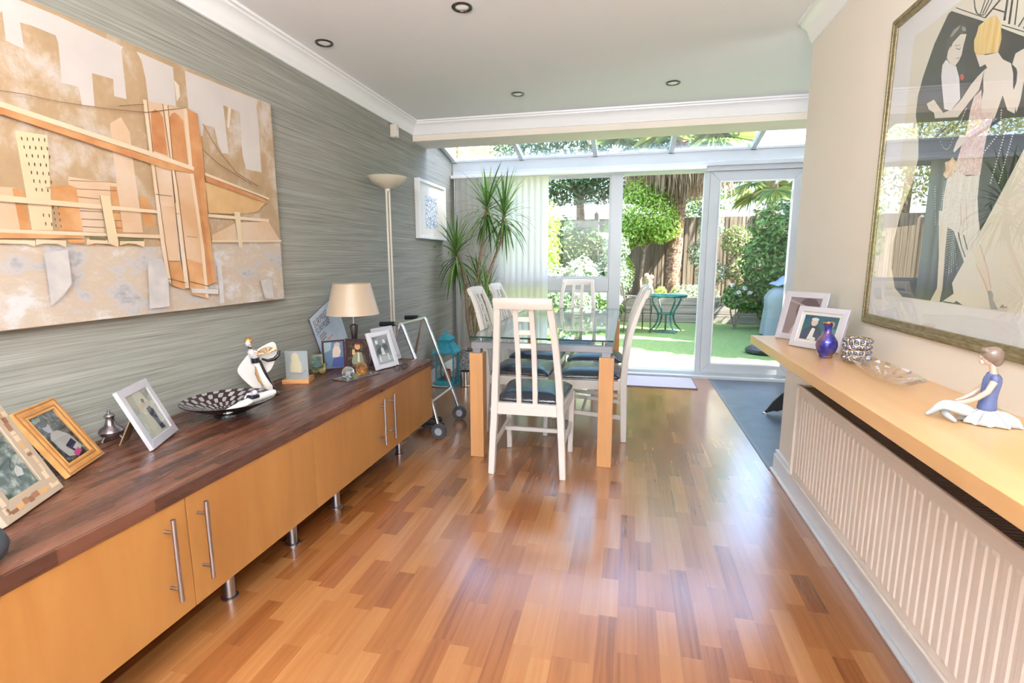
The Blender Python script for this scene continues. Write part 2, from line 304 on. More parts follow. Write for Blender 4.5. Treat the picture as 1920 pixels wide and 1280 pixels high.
CANVAS_ART=[('water',[(1.117,1.281),(1.195,1.283),(1.376,1.272),(1.744,1.28),(2.009,1.308),(2.494,1.325),(2.494,1.013),(1.709,1.013),(1.156,1.013),(1.077,1.013)]),
('sky',[(1.223,2.034),(1.301,2.034),(1.331,2.021),(1.459,2.023),(1.684,2.012),(1.673,1.997),(1.674,1.982),(1.672,1.825),(1.624,1.822),(1.628,1.882),(1.55,1.877),(1.545,1.765),(1.501,1.755),(1.497,1.815),(1.443,1.812),(1.448,1.937),(1.443,1.958),(1.373,1.959),(1.34,1.955),(1.341,1.925),(1.341,1.878),(1.294,1.885),(1.295,1.969),(1.28,1.948),(1.252,1.892),(1.202,1.901)]),
('sky',[(1.736,2.016),(1.899,2.014),(1.895,1.859),(1.849,1.854),(1.765,1.843),(1.764,1.922),(1.754,1.99)]),
('sky',[(1.958,2.021),(2.402,2.03),(2.386,1.992),(2.394,1.891),(2.389,1.818),(2.388,1.673),(2.277,1.67),(2.26,1.736),(2.266,1.935),(2.161,1.938),(2.165,1.838),(2.168,1.723),(2.128,1.718),(2.107,1.754),(2.096,1.824),(2.035,1.821),(2.02,1.767),(2.0,1.772),(1.998,1.854),(1.958,1.867)]),
('patch',[(1.898,1.964),(1.92,1.95),(1.92,1.908),(1.901,1.881)]),
('patch',[(2.191,1.939),(2.21,1.935),(2.186,1.842),(2.173,1.844)]),
('peach',[(1.138,1.435),(1.218,1.446),(1.257,1.448),(1.254,1.321),(1.2,1.318),(1.122,1.314)]),
('orange',[(1.25,1.446),(1.278,1.445),(1.284,1.323),(1.255,1.321)]),
('cream',[(1.281,1.623),(1.373,1.629),(1.349,1.324),(1.288,1.322)]),
('orange',[(1.342,1.46),(1.444,1.485),(1.446,1.324),(1.372,1.323),(1.373,1.397),(1.357,1.4),(1.363,1.458)]),
('peach',[(1.422,1.506),(1.592,1.507),(1.59,1.327),(1.446,1.324),(1.443,1.473),(1.419,1.479)]),
('peach',[(1.594,1.72),(1.64,1.753),(1.669,1.706),(1.668,1.631),(1.676,1.333),(1.593,1.329),(1.591,1.621)]),
('orange',[(1.676,1.472),(1.714,1.472),(1.74,1.361),(1.685,1.358)]),
('orange',[(1.564,1.494),(1.59,1.495),(1.59,1.324),(1.558,1.325)]),
('dark',[(1.423,1.493),(1.587,1.51),(1.587,1.511),(1.423,1.495)]),
('dark',[(1.442,1.468),(1.588,1.479),(1.589,1.481),(1.442,1.47)]),
('dark',[(1.442,1.441),(1.517,1.442),(1.517,1.444),(1.442,1.443)]),
('dark',[(1.444,1.394),(1.589,1.399),(1.589,1.401),(1.444,1.396)]),
('dark',[(1.446,1.367),(1.593,1.371),(1.593,1.373),(1.446,1.369)]),
('dark',[(1.446,1.341),(1.592,1.343),(1.592,1.345),(1.447,1.343)]),
('dark',[(1.294,1.607),(1.297,1.607),(1.297,1.597),(1.294,1.597)]),
('dark',[(1.31,1.609),(1.313,1.609),(1.313,1.599),(1.31,1.599)]),
('dark',[(1.326,1.612),(1.33,1.612),(1.329,1.602),(1.326,1.602)]),
('dark',[(1.343,1.614),(1.347,1.614),(1.346,1.604),(1.343,1.604)]),
('dark',[(1.36,1.617),(1.364,1.617),(1.363,1.606),(1.36,1.606)]),
('dark',[(1.297,1.582),(1.3,1.582),(1.3,1.572),(1.297,1.572)]),
('dark',[(1.313,1.584),(1.317,1.584),(1.316,1.574),(1.313,1.574)]),
('dark',[(1.33,1.587),(1.333,1.586),(1.333,1.576),(1.329,1.576)]),
('dark',[(1.347,1.589),(1.35,1.589),(1.35,1.578),(1.346,1.578)]),
('dark',[(1.364,1.591),(1.367,1.591),(1.367,1.58),(1.364,1.581)]),
('dark',[(1.3,1.557),(1.303,1.557),(1.303,1.547),(1.3,1.547)]),
('dark',[(1.316,1.559),(1.32,1.559),(1.319,1.549),(1.316,1.549)]),
('dark',[(1.333,1.561),(1.336,1.561),(1.336,1.551),(1.333,1.551)]),
('dark',[(1.35,1.563),(1.354,1.563),(1.353,1.552),(1.35,1.553)]),
('dark',[(1.367,1.565),(1.371,1.565),(1.37,1.554),(1.367,1.555)]),
('dark',[(1.303,1.532),(1.306,1.532),(1.306,1.522),(1.303,1.522)]),
('dark',[(1.319,1.534),(1.323,1.533),(1.322,1.523),(1.319,1.523)]),
('dark',[(1.336,1.535),(1.34,1.535),(1.339,1.525),(1.336,1.525)]),
('dark',[(1.353,1.537),(1.357,1.537),(1.356,1.526),(1.353,1.527)]),
('dark',[(1.306,1.507),(1.31,1.506),(1.309,1.496),(1.306,1.496)]),
('dark',[(1.323,1.508),(1.326,1.508),(1.326,1.497),(1.322,1.498)]),
('dark',[(1.34,1.509),(1.343,1.509),(1.343,1.499),(1.339,1.499)]),
('dark',[(1.357,1.511),(1.36,1.511),(1.36,1.5),(1.357,1.5)]),
('dark',[(1.309,1.481),(1.313,1.481),(1.312,1.47),(1.309,1.471)]),
('dark',[(1.326,1.482),(1.329,1.482),(1.329,1.471),(1.326,1.472)]),
('dark',[(1.343,1.483),(1.347,1.483),(1.346,1.472),(1.343,1.473)]),
('dark',[(1.36,1.484),(1.364,1.484),(1.363,1.473),(1.36,1.474)]),
('dark',[(1.312,1.455),(1.316,1.455),(1.315,1.444),(1.312,1.445)]),
('dark',[(1.329,1.456),(1.333,1.455),(1.332,1.445),(1.329,1.446)]),
('dark',[(1.346,1.457),(1.35,1.456),(1.349,1.446),(1.346,1.446)]),
('dark',[(1.353,1.403),(1.357,1.403),(1.356,1.392),(1.353,1.393)]),
('dark',[(1.322,1.376),(1.326,1.375),(1.325,1.365),(1.322,1.365)]),
('dark',[(1.339,1.376),(1.343,1.375),(1.342,1.365),(1.339,1.365)]),
('dark',[(1.325,1.349),(1.329,1.348),(1.328,1.338),(1.325,1.338)]),
('dark',[(1.343,1.349),(1.346,1.348),(1.346,1.338),(1.342,1.338)]),
('dark',[(1.355,1.404),(1.359,1.404),(1.358,1.395),(1.355,1.396)]),
('dark',[(1.37,1.404),(1.374,1.403),(1.373,1.394),(1.371,1.395)]),
('dark',[(1.355,1.384),(1.359,1.384),(1.358,1.375),(1.355,1.376)]),
('dark',[(1.37,1.384),(1.374,1.383),(1.373,1.374),(1.37,1.375)]),
('dark',[(1.355,1.364),(1.358,1.364),(1.358,1.355),(1.355,1.356)]),
('dark',[(1.37,1.363),(1.374,1.363),(1.373,1.354),(1.37,1.354)]),
('dark',[(1.355,1.344),(1.358,1.344),(1.358,1.335),(1.355,1.335)]),
('dark',[(1.37,1.343),(1.373,1.342),(1.373,1.333),(1.37,1.334)]),
('peach',[(2.18,1.405),(2.405,1.425),(2.485,1.328),(2.197,1.318)]),
('peach',[(2.011,1.335),(2.163,1.401),(2.173,1.32),(2.015,1.313)]),
('tan2',[(2.003,1.572),(2.396,1.522),(2.317,1.467),(2.185,1.445),(2.006,1.435)]),
('light',[(1.147,1.421),(1.214,1.421),(1.773,1.424),(1.771,1.412),(1.212,1.402),(1.144,1.401)]),
('orange',[(1.131,1.308),(1.199,1.312),(1.443,1.315),(1.441,1.301),(1.197,1.292),(1.129,1.289)]),
('light',[(1.133,1.318),(1.2,1.32),(1.522,1.323),(1.767,1.327),(1.765,1.313),(1.52,1.311),(1.199,1.309),(1.131,1.308)]),
('light',[(1.162,1.288),(1.287,1.288),(1.284,1.266),(1.262,1.277),(1.181,1.276),(1.159,1.27)]),
('light',[(1.29,1.293),(1.381,1.291),(1.378,1.268),(1.353,1.279),(1.312,1.28),(1.287,1.273)]),
('light',[(1.45,1.299),(1.565,1.298),(1.562,1.273),(1.532,1.284),(1.477,1.285),(1.447,1.277)]),
('light',[(1.571,1.303),(1.672,1.302),(1.668,1.275),(1.635,1.287),(1.602,1.289),(1.568,1.28)]),
('orange',[(1.384,1.296),(1.445,1.297),(1.434,1.284),(1.393,1.283)]),
('green',[(1.46,1.306),(1.519,1.304),(1.518,1.296),(1.459,1.297)]),
('green',[(1.566,1.305),(1.67,1.309),(1.668,1.299),(1.565,1.296)]),
('cream',[(1.516,1.455),(1.552,1.457),(1.564,1.29),(1.525,1.289)]),
('dark',[(1.515,1.455),(1.524,1.289),(1.526,1.289),(1.517,1.455)]),
('light',[(2.002,1.431),(2.406,1.438),(2.405,1.423),(2.001,1.417)]),
('light',[(2.009,1.315),(2.493,1.333),(2.493,1.322),(2.008,1.305)]),
('cream',[(2.162,1.455),(2.2,1.456),(2.197,1.289),(2.173,1.288)]),
('peach',[(1.749,1.843),(1.823,1.847),(1.93,1.86),(1.921,1.61),(1.753,1.62)]),
('rust',[(1.761,1.796),(1.77,1.808),(1.784,1.818),(1.802,1.813),(1.816,1.796),(1.819,1.648),(1.752,1.654)]),
('rust',[(1.847,1.804),(1.858,1.819),(1.872,1.83),(1.894,1.823),(1.915,1.808),(1.919,1.626),(1.84,1.638)]),
('peach',[(1.755,1.596),(1.828,1.599),(1.828,1.434),(1.827,1.285),(1.757,1.284)]),
('peach2',[(1.765,1.445),(1.822,1.446),(1.827,1.223),(1.832,1.137),(1.774,1.15),(1.76,1.312)]),
('peach2',[(1.849,1.592),(1.927,1.598),(1.955,1.114),(1.864,1.133)]),
('orange',[(1.769,1.223),(1.827,1.222),(1.837,1.137),(1.774,1.15)]),
('orange',[(1.857,1.232),(1.943,1.209),(1.952,1.113),(1.864,1.133)]),
('orange',[(1.774,1.148),(1.835,1.137),(1.835,1.099),(1.771,1.124)]),
('orange',[(1.864,1.132),(1.954,1.111),(1.953,1.054),(1.86,1.079)]),
('rust',[(1.938,1.862),(1.993,1.855),(1.994,1.797),(2.001,1.756),(2.0,1.556),(1.999,1.377),(2.011,1.122),(1.957,1.109),(1.944,1.336),(1.942,1.553),(1.938,1.617)]),
('orange',[(1.993,1.594),(1.999,1.377),(2.011,1.122),(1.992,1.118),(1.972,1.375),(1.965,1.556)]),
('light',[(1.731,1.841),(1.749,1.843),(1.75,1.649),(1.755,1.517),(1.762,1.268),(1.772,1.123),(1.75,1.151),(1.741,1.295),(1.738,1.515),(1.735,1.656)]),
('light',[(1.82,1.848),(1.843,1.851),(1.84,1.641),(1.849,1.529),(1.858,1.105),(1.836,1.106),(1.83,1.462),(1.827,1.643)]),
('light',[(1.919,1.861),(1.938,1.862),(1.938,1.617),(1.943,1.542),(1.959,1.267),(1.957,1.054),(1.94,1.062),(1.941,1.313),(1.924,1.551),(1.92,1.649)]),
('brownline',[(1.748,1.842),(1.749,1.649),(1.752,1.65),(1.751,1.843)]),
('brownline',[(1.749,1.649),(1.753,1.517),(1.756,1.517),(1.752,1.65)]),
('brownline',[(1.753,1.517),(1.761,1.268),(1.764,1.268),(1.756,1.517)]),
('brownline',[(1.761,1.268),(1.77,1.123),(1.774,1.123),(1.764,1.268)]),
('brownline',[(1.842,1.85),(1.838,1.641),(1.841,1.642),(1.845,1.851)]),
('brownline',[(1.838,1.641),(1.847,1.529),(1.851,1.53),(1.841,1.642)]),
('brownline',[(1.847,1.529),(1.856,1.105),(1.86,1.105),(1.851,1.53)]),
('brownline',[(1.817,1.847),(1.826,1.643),(1.829,1.644),(1.82,1.849)]),
('brownline',[(1.826,1.643),(1.828,1.462),(1.832,1.463),(1.829,1.644)]),
('brownline',[(1.741,1.485),(1.817,1.486),(1.818,1.488),(1.742,1.487)]),
('brownline',[(1.824,1.417),(1.845,1.417),(1.846,1.419),(1.825,1.419)]),
('brownline',[(1.75,1.149),(1.841,1.128),(1.842,1.13),(1.751,1.152)]),
('brownline',[(1.864,1.132),(1.957,1.108),(1.958,1.111),(1.865,1.134)]),
('brownline',[(1.958,1.108),(2.006,1.123),(2.005,1.125),(1.957,1.111)]),
('brownline',[(1.769,1.221),(1.821,1.219),(1.821,1.221),(1.769,1.223)]),
('brownline',[(1.869,1.325),(1.924,1.323),(1.925,1.325),(1.869,1.327)]),
('rust',[(1.183,1.686),(1.249,1.68),(1.718,1.63),(1.943,1.61),(1.941,1.597),(1.801,1.592),(1.714,1.604),(1.247,1.659),(1.18,1.659)]),
('light',[(1.185,1.698),(1.252,1.696),(1.72,1.651),(1.943,1.625),(1.941,1.609),(1.718,1.632),(1.249,1.68),(1.182,1.68)]),
('rust',[(1.999,1.598),(2.396,1.535),(2.395,1.518),(2.005,1.571)]),
('light',[(2.001,1.61),(2.414,1.547),(2.413,1.538),(1.999,1.599)]),
('brownline',[(1.189,1.717),(1.256,1.728),(1.256,1.73),(1.19,1.719)]),
('brownline',[(1.256,1.728),(1.313,1.736),(1.313,1.738),(1.256,1.73)]),
('brownline',[(1.313,1.736),(1.405,1.741),(1.406,1.743),(1.313,1.738)]),
('brownline',[(1.406,1.741),(1.587,1.765),(1.587,1.767),(1.406,1.743)]),
('brownline',[(1.587,1.765),(1.738,1.793),(1.739,1.796),(1.587,1.767)]),
('brownline',[(1.739,1.793),(1.933,1.864),(1.933,1.866),(1.739,1.796)]),
('brownline',[(1.626,1.786),(1.731,1.821),(1.731,1.823),(1.626,1.789)]),
('brownline',[(2.01,1.818),(2.089,1.721),(2.092,1.723),(2.013,1.82)]),
('brownline',[(2.089,1.721),(2.194,1.636),(2.197,1.639),(2.092,1.723)]),
('brownline',[(2.194,1.636),(2.335,1.595),(2.338,1.598),(2.197,1.639)]),
('brownline',[(1.997,1.707),(2.082,1.661),(2.084,1.664),(1.999,1.71)]),
('brownline',[(2.082,1.661),(2.193,1.626),(2.195,1.629),(2.084,1.664)]),
('brownline',[(2.193,1.626),(2.29,1.597),(2.292,1.6),(2.195,1.629)]),
('pale',[(2.299,1.121),(2.379,1.128),(2.391,1.022),(2.319,1.025)]),
('pale',[(2.021,1.218),(2.046,1.213),(2.042,1.028),(2.017,1.025)]),
('pale',[(1.3,1.247),(1.377,1.262),(1.375,1.146),(1.344,1.11),(1.301,1.077),(1.303,1.185)]),
('pale',[(1.67,1.227),(1.736,1.232),(1.754,1.142),(1.745,1.035),(1.655,1.035)]),
('pale',[(1.863,1.104),(2.012,1.091),(2.01,1.07),(1.866,1.084)])]
POSTER_ART=[('black',[(1.851,1.924),(1.908,1.865),(1.952,1.787),(1.97,1.734),(1.97,1.678),(1.937,1.603),(1.923,1.537),(1.943,1.46),(1.992,1.381),(2.019,1.286),(2.017,1.196),(1.975,1.125),(1.92,1.1),(1.702,1.1),(1.651,1.128),(1.665,1.156),(1.626,1.214),(1.575,1.293),(1.563,1.31),(1.488,1.429),(1.438,1.513),(1.479,1.71),(1.674,1.83),(1.836,1.925)]),
('pline',[(1.815,1.923),(1.673,1.837),(1.672,1.839),(1.814,1.925)]),
('pline',[(1.603,1.792),(1.481,1.721),(1.48,1.723),(1.602,1.794)]),
('pline',[(1.734,1.927),(1.735,1.909),(1.729,1.906),(1.728,1.923)]),
('pline',[(1.735,1.908),(1.727,1.885),(1.721,1.882),(1.729,1.906)]),
('pline',[(1.727,1.884),(1.716,1.868),(1.71,1.867),(1.721,1.883)]),
('pline',[(1.715,1.867),(1.699,1.855),(1.696,1.856),(1.712,1.868)]),
('pline',[(1.697,1.854),(1.679,1.847),(1.681,1.851),(1.698,1.857)]),
('pline',[(1.683,1.894),(1.699,1.858),(1.694,1.856),(1.678,1.892)]),
('pline',[(1.665,1.887),(1.689,1.856),(1.684,1.853),(1.661,1.884)]),
('pline',[(1.65,1.88),(1.68,1.85),(1.676,1.847),(1.646,1.877)]),
('pline',[(1.616,1.865),(1.676,1.842),(1.67,1.837),(1.611,1.86)]),
('pline',[(1.644,1.846),(1.599,1.819),(1.598,1.822),(1.643,1.849)]),
('pline',[(1.598,1.856),(1.6,1.802),(1.591,1.798),(1.59,1.852)]),
('pline',[(1.58,1.847),(1.58,1.786),(1.572,1.782),(1.572,1.843)]),
('pline',[(1.559,1.838),(1.557,1.775),(1.552,1.772),(1.554,1.835)]),
('pline',[(1.519,1.787),(1.543,1.766),(1.538,1.762),(1.514,1.784)]),
('pline',[(1.497,1.778),(1.525,1.755),(1.522,1.752),(1.493,1.775)]),
('white',[(1.833,1.794),(1.778,1.758),(1.755,1.719),(1.738,1.659),(1.777,1.639),(1.811,1.653),(1.837,1.721),(1.848,1.754),(1.849,1.785)]),
('skin',[(1.818,1.826),(1.829,1.815),(1.83,1.796),(1.812,1.777),(1.782,1.759),(1.771,1.765),(1.758,1.78),(1.755,1.802),(1.747,1.829),(1.775,1.84),(1.807,1.831)]),
('hair',[(1.839,1.818),(1.84,1.846),(1.819,1.87),(1.782,1.87),(1.754,1.853),(1.746,1.833),(1.775,1.841),(1.804,1.837),(1.815,1.82),(1.821,1.829),(1.829,1.815)]),
('grey',[(1.829,1.854),(1.81,1.866),(1.781,1.865),(1.791,1.856),(1.815,1.849)]),
('grey',[(1.775,1.859),(1.757,1.85),(1.751,1.838),(1.768,1.845)]),
('pline',[(1.792,1.809),(1.773,1.798),(1.772,1.8),(1.791,1.81)]),
('pline',[(1.771,1.798),(1.766,1.801),(1.768,1.803),(1.774,1.8)]),
('pline',[(1.795,1.816),(1.768,1.809),(1.769,1.81),(1.795,1.818)]),
('pline',[(1.78,1.777),(1.767,1.776),(1.768,1.778),(1.781,1.779)]),
('pline',[(1.83,1.795),(1.813,1.777),(1.811,1.777),(1.828,1.795)]),
('pline',[(1.812,1.777),(1.783,1.759),(1.782,1.759),(1.812,1.777)]),
('pline',[(1.781,1.758),(1.77,1.765),(1.772,1.766),(1.783,1.76)]),
('navy',[(1.854,1.774),(1.886,1.761),(1.917,1.745),(1.947,1.719),(1.872,1.697),(1.825,1.684),(1.843,1.735)]),
('navy',[(1.769,1.755),(1.733,1.738),(1.726,1.724),(1.756,1.724)]),
('red',[(1.751,1.727),(1.738,1.724),(1.732,1.712),(1.742,1.708),(1.751,1.718)]),
('skin',[(1.647,1.705),(1.671,1.697),(1.698,1.683),(1.731,1.657),(1.769,1.641),(1.813,1.643),(1.854,1.679),(1.872,1.696),(1.911,1.695),(1.896,1.675),(1.863,1.656),(1.854,1.638),(1.738,1.612),(1.689,1.643),(1.659,1.659)]),
('skin',[(1.696,1.762),(1.668,1.718),(1.647,1.718),(1.637,1.706),(1.647,1.705),(1.648,1.685),(1.639,1.649),(1.643,1.628),(1.633,1.583),(1.581,1.569),(1.572,1.591),(1.562,1.618),(1.537,1.577),(1.51,1.562),(1.51,1.59),(1.529,1.627),(1.535,1.659),(1.548,1.686),(1.58,1.706),(1.602,1.73),(1.648,1.74)]),
('skin',[(1.505,1.705),(1.537,1.704),(1.543,1.682),(1.526,1.667),(1.521,1.657),(1.519,1.634),(1.525,1.619),(1.505,1.563),(1.497,1.587),(1.493,1.649)]),
('gold',[(1.702,1.769),(1.709,1.799),(1.702,1.809),(1.696,1.829),(1.657,1.833),(1.629,1.826),(1.607,1.799),(1.596,1.759),(1.602,1.73),(1.648,1.743),(1.675,1.75),(1.687,1.754)]),
('pink',[(1.675,1.648),(1.648,1.657),(1.633,1.583),(1.684,1.595),(1.684,1.621)]),
('pink',[(1.686,1.611),(1.635,1.598),(1.584,1.584),(1.591,1.556),(1.601,1.536),(1.605,1.492),(1.606,1.437),(1.711,1.454),(1.721,1.48),(1.713,1.498),(1.703,1.528),(1.692,1.549),(1.687,1.579)]),
('skin',[(1.714,1.559),(1.688,1.551),(1.683,1.543),(1.704,1.53),(1.718,1.524),(1.733,1.517),(1.739,1.523),(1.729,1.545)]),
('skirt',[(1.714,1.464),(1.661,1.442),(1.608,1.438),(1.606,1.406),(1.604,1.378),(1.583,1.307),(1.752,1.317),(1.758,1.395),(1.752,1.448)]),
('skirt',[(1.772,1.361),(1.597,1.346),(1.576,1.294),(1.566,1.262),(1.572,1.211),(1.6,1.243),(1.624,1.214),(1.687,1.299),(1.719,1.312),(1.716,1.245),(1.705,1.139),(1.729,1.138),(1.743,1.228)]),
('paper',[(1.624,1.214),(1.579,1.243),(1.504,1.138),(1.518,1.137),(1.57,1.201),(1.596,1.158),(1.661,1.155)]),
('skin2',[(1.756,1.332),(1.72,1.312),(1.716,1.245),(1.705,1.139),(1.711,1.1),(1.758,1.1),(1.732,1.138),(1.743,1.228)]),
('skin2',[(1.596,1.25),(1.566,1.262),(1.526,1.196),(1.503,1.146),(1.513,1.137),(1.571,1.205)]),
('grey',[(1.514,1.142),(1.504,1.146),(1.493,1.138),(1.49,1.123),(1.47,1.103),(1.471,1.1),(1.495,1.1)]),
('black',[(1.7,1.104),(1.644,1.103),(1.634,1.109),(1.604,1.1),(1.689,1.1)]),
('flower',[(1.75,1.498),(1.739,1.506),(1.717,1.489),(1.716,1.467),(1.732,1.452),(1.758,1.451),(1.774,1.464),(1.763,1.475),(1.772,1.497)]),
('black',[(1.669,1.295),(1.647,1.257),(1.642,1.258),(1.664,1.295)]),
('black',[(1.647,1.257),(1.623,1.227),(1.619,1.228),(1.643,1.258)]),
('black',[(1.644,1.287),(1.618,1.246),(1.614,1.247),(1.639,1.287)]),
('rose',[(1.654,1.311),(1.672,1.373),(1.674,1.374),(1.657,1.311)]),
('rose',[(1.631,1.31),(1.651,1.383),(1.653,1.383),(1.633,1.31)]),
('rose',[(1.576,1.211),(1.529,1.161),(1.527,1.162),(1.574,1.211)]),
('rose',[(1.529,1.161),(1.512,1.137),(1.51,1.137),(1.527,1.162)]),
('rose',[(1.569,1.258),(1.527,1.196),(1.525,1.196),(1.567,1.259)]),
('rose',[(1.527,1.196),(1.504,1.15),(1.502,1.15),(1.525,1.196)]),
('white',[(1.505,1.528),(1.5,1.527),(1.5,1.524),(1.504,1.525)]),
('white',[(1.506,1.523),(1.502,1.522),(1.501,1.519),(1.505,1.52)]),
('white',[(1.507,1.517),(1.503,1.516),(1.502,1.513),(1.507,1.514)]),
('white',[(1.509,1.512),(1.504,1.511),(1.504,1.508),(1.508,1.509)]),
('white',[(1.51,1.506),(1.505,1.505),(1.505,1.502),(1.509,1.503)]),
('white',[(1.511,1.501),(1.507,1.5),(1.506,1.497),(1.51,1.497)]),
('white',[(1.512,1.495),(1.508,1.494),(1.507,1.491),(1.512,1.492)]),
('white',[(1.514,1.489),(1.509,1.488),(1.509,1.485),(1.513,1.486)]),
('white',[(1.515,1.484),(1.511,1.483),(1.51,1.48),(1.514,1.481)]),
('white',[(1.516,1.478),(1.512,1.477),(1.511,1.474),(1.516,1.475)]),
('white',[(1.518,1.472),(1.513,1.471),(1.512,1.468),(1.517,1.469)]),
('white',[(1.519,1.467),(1.514,1.466),(1.514,1.463),(1.518,1.464)]),
('white',[(1.52,1.461),(1.516,1.46),(1.515,1.457),(1.52,1.458)]),
('white',[(1.522,1.455),(1.517,1.454),(1.516,1.451),(1.521,1.452)]),
('white',[(1.523,1.449),(1.518,1.449),(1.518,1.446),(1.522,1.446)]),
('white',[(1.524,1.444),(1.52,1.443),(1.519,1.44),(1.524,1.441)]),
('white',[(1.525,1.438),(1.521,1.437),(1.52,1.434),(1.525,1.435)]),
('white',[(1.527,1.432),(1.522,1.431),(1.522,1.428),(1.526,1.429)]),
('white',[(1.528,1.426),(1.524,1.425),(1.523,1.422),(1.528,1.423)]),
('white',[(1.53,1.42),(1.525,1.42),(1.524,1.417),(1.529,1.417)]),
('white',[(1.531,1.414),(1.526,1.414),(1.526,1.411),(1.53,1.411)]),
('white',[(1.532,1.409),(1.528,1.408),(1.527,1.405),(1.532,1.405)]),
('white',[(1.536,1.529),(1.531,1.528),(1.53,1.525),(1.535,1.526)]),
('white',[(1.537,1.523),(1.532,1.522),(1.532,1.519),(1.536,1.52)]),
('white',[(1.538,1.517),(1.534,1.516),(1.533,1.513),(1.538,1.514)]),
('white',[(1.54,1.511),(1.535,1.51),(1.534,1.507),(1.539,1.508)]),
('white',[(1.541,1.505),(1.537,1.504),(1.536,1.501),(1.541,1.502)]),
('white',[(1.543,1.499),(1.538,1.498),(1.537,1.495),(1.542,1.496)]),
('white',[(1.544,1.493),(1.539,1.492),(1.539,1.489),(1.543,1.49)]),
('white',[(1.545,1.487),(1.541,1.486),(1.54,1.483),(1.545,1.484)]),
('white',[(1.547,1.481),(1.542,1.48),(1.541,1.477),(1.546,1.478)]),
('white',[(1.548,1.475),(1.544,1.474),(1.543,1.471),(1.548,1.472)]),
('white',[(1.55,1.469),(1.545,1.468),(1.544,1.465),(1.549,1.466)]),
('white',[(1.551,1.463),(1.546,1.462),(1.546,1.459),(1.55,1.46)]),
('white',[(1.553,1.457),(1.548,1.456),(1.547,1.453),(1.552,1.453)]),
('white',[(1.554,1.45),(1.549,1.45),(1.549,1.446),(1.553,1.447)]),
('white',[(1.556,1.444),(1.551,1.443),(1.55,1.44),(1.555,1.441)]),
('white',[(1.557,1.438),(1.552,1.437),(1.551,1.434),(1.556,1.435)]),
('white',[(1.558,1.432),(1.554,1.431),(1.553,1.428),(1.558,1.429)]),
('white',[(1.56,1.425),(1.555,1.425),(1.554,1.422),(1.559,1.422)]),
('white',[(1.561,1.419),(1.557,1.418),(1.556,1.415),(1.561,1.416)]),
('white',[(1.563,1.413),(1.558,1.412),(1.557,1.409),(1.562,1.41)]),
('white',[(1.555,1.532),(1.55,1.53),(1.55,1.527),(1.555,1.528)]),
('white',[(1.561,1.527),(1.556,1.526),(1.555,1.523),(1.56,1.524)]),
('white',[(1.566,1.523),(1.561,1.522),(1.561,1.519),(1.565,1.52)]),
('white',[(1.572,1.519),(1.567,1.518),(1.566,1.515),(1.571,1.516)]),
('white',[(1.577,1.515),(1.572,1.514),(1.572,1.511),(1.577,1.512)]),
('white',[(1.583,1.511),(1.578,1.51),(1.577,1.507),(1.582,1.508)]),
('white',[(1.589,1.507),(1.584,1.506),(1.583,1.503),(1.588,1.504)]),
('white',[(1.594,1.503),(1.589,1.502),(1.589,1.498),(1.594,1.499)]),
('white',[(1.6,1.498),(1.595,1.497),(1.595,1.494),(1.6,1.495)]),
('white',[(1.606,1.494),(1.601,1.493),(1.6,1.49),(1.605,1.491)]),
('white',[(1.829,1.591),(1.825,1.59),(1.824,1.588),(1.828,1.589)]),
('white',[(1.819,1.576),(1.815,1.575),(1.815,1.573),(1.819,1.574)]),
('white',[(1.81,1.563),(1.806,1.563),(1.806,1.561),(1.809,1.561)]),
('white',[(1.801,1.553),(1.798,1.552),(1.797,1.55),(1.801,1.551)]),
('white',[(1.793,1.545),(1.79,1.544),(1.789,1.542),(1.793,1.543)]),
('white',[(1.786,1.539),(1.782,1.539),(1.782,1.537),(1.785,1.537)]),
('white',[(1.779,1.536),(1.775,1.535),(1.775,1.533),(1.778,1.534)]),
('white',[(1.772,1.534),(1.769,1.534),(1.768,1.532),(1.772,1.532)]),
('white',[(1.767,1.535),(1.763,1.534),(1.762,1.532),(1.766,1.533)]),
('white',[(1.761,1.538),(1.757,1.537),(1.757,1.535),(1.761,1.536)]),
('white',[(1.756,1.543),(1.753,1.542),(1.752,1.54),(1.756,1.54)]),
('white',[(1.752,1.549),(1.748,1.549),(1.748,1.547),(1.751,1.547)]),
('white',[(1.748,1.558),(1.744,1.558),(1.744,1.555),(1.747,1.556)]),
('white',[(1.744,1.569),(1.741,1.568),(1.74,1.566),(1.744,1.567)]),
('white',[(1.705,1.627),(1.7,1.626),(1.7,1.623),(1.705,1.624)]),
('white',[(1.708,1.623),(1.703,1.622),(1.702,1.619),(1.707,1.62)]),
('white',[(1.71,1.619),(1.705,1.617),(1.705,1.614),(1.71,1.616)]),
('white',[(1.713,1.614),(1.708,1.613),(1.707,1.61),(1.712,1.611)]),
('white',[(1.715,1.61),(1.71,1.609),(1.709,1.606),(1.714,1.607)]),
('white',[(1.718,1.606),(1.713,1.604),(1.712,1.601),(1.717,1.603)]),
('white',[(1.72,1.601),(1.715,1.6),(1.714,1.597),(1.72,1.598)]),
('white',[(1.723,1.597),(1.718,1.596),(1.717,1.593),(1.722,1.594)]),
('white',[(1.725,1.593),(1.72,1.591),(1.719,1.588),(1.725,1.589)]),
('white',[(1.728,1.588),(1.723,1.587),(1.722,1.584),(1.727,1.585)]),
('white',[(1.73,1.584),(1.725,1.582),(1.725,1.579),(1.73,1.581)]),
('white',[(1.733,1.579),(1.728,1.578),(1.727,1.575),(1.732,1.576)]),
('white',[(1.56,1.584),(1.555,1.583),(1.554,1.58),(1.559,1.581)]),
('white',[(1.559,1.578),(1.554,1.577),(1.554,1.574),(1.558,1.575)]),
('white',[(1.558,1.573),(1.554,1.572),(1.553,1.569),(1.558,1.57)]),
('white',[(1.558,1.567),(1.553,1.566),(1.552,1.563),(1.557,1.564)]),
('white',[(1.557,1.562),(1.552,1.561),(1.551,1.558),(1.556,1.559)]),
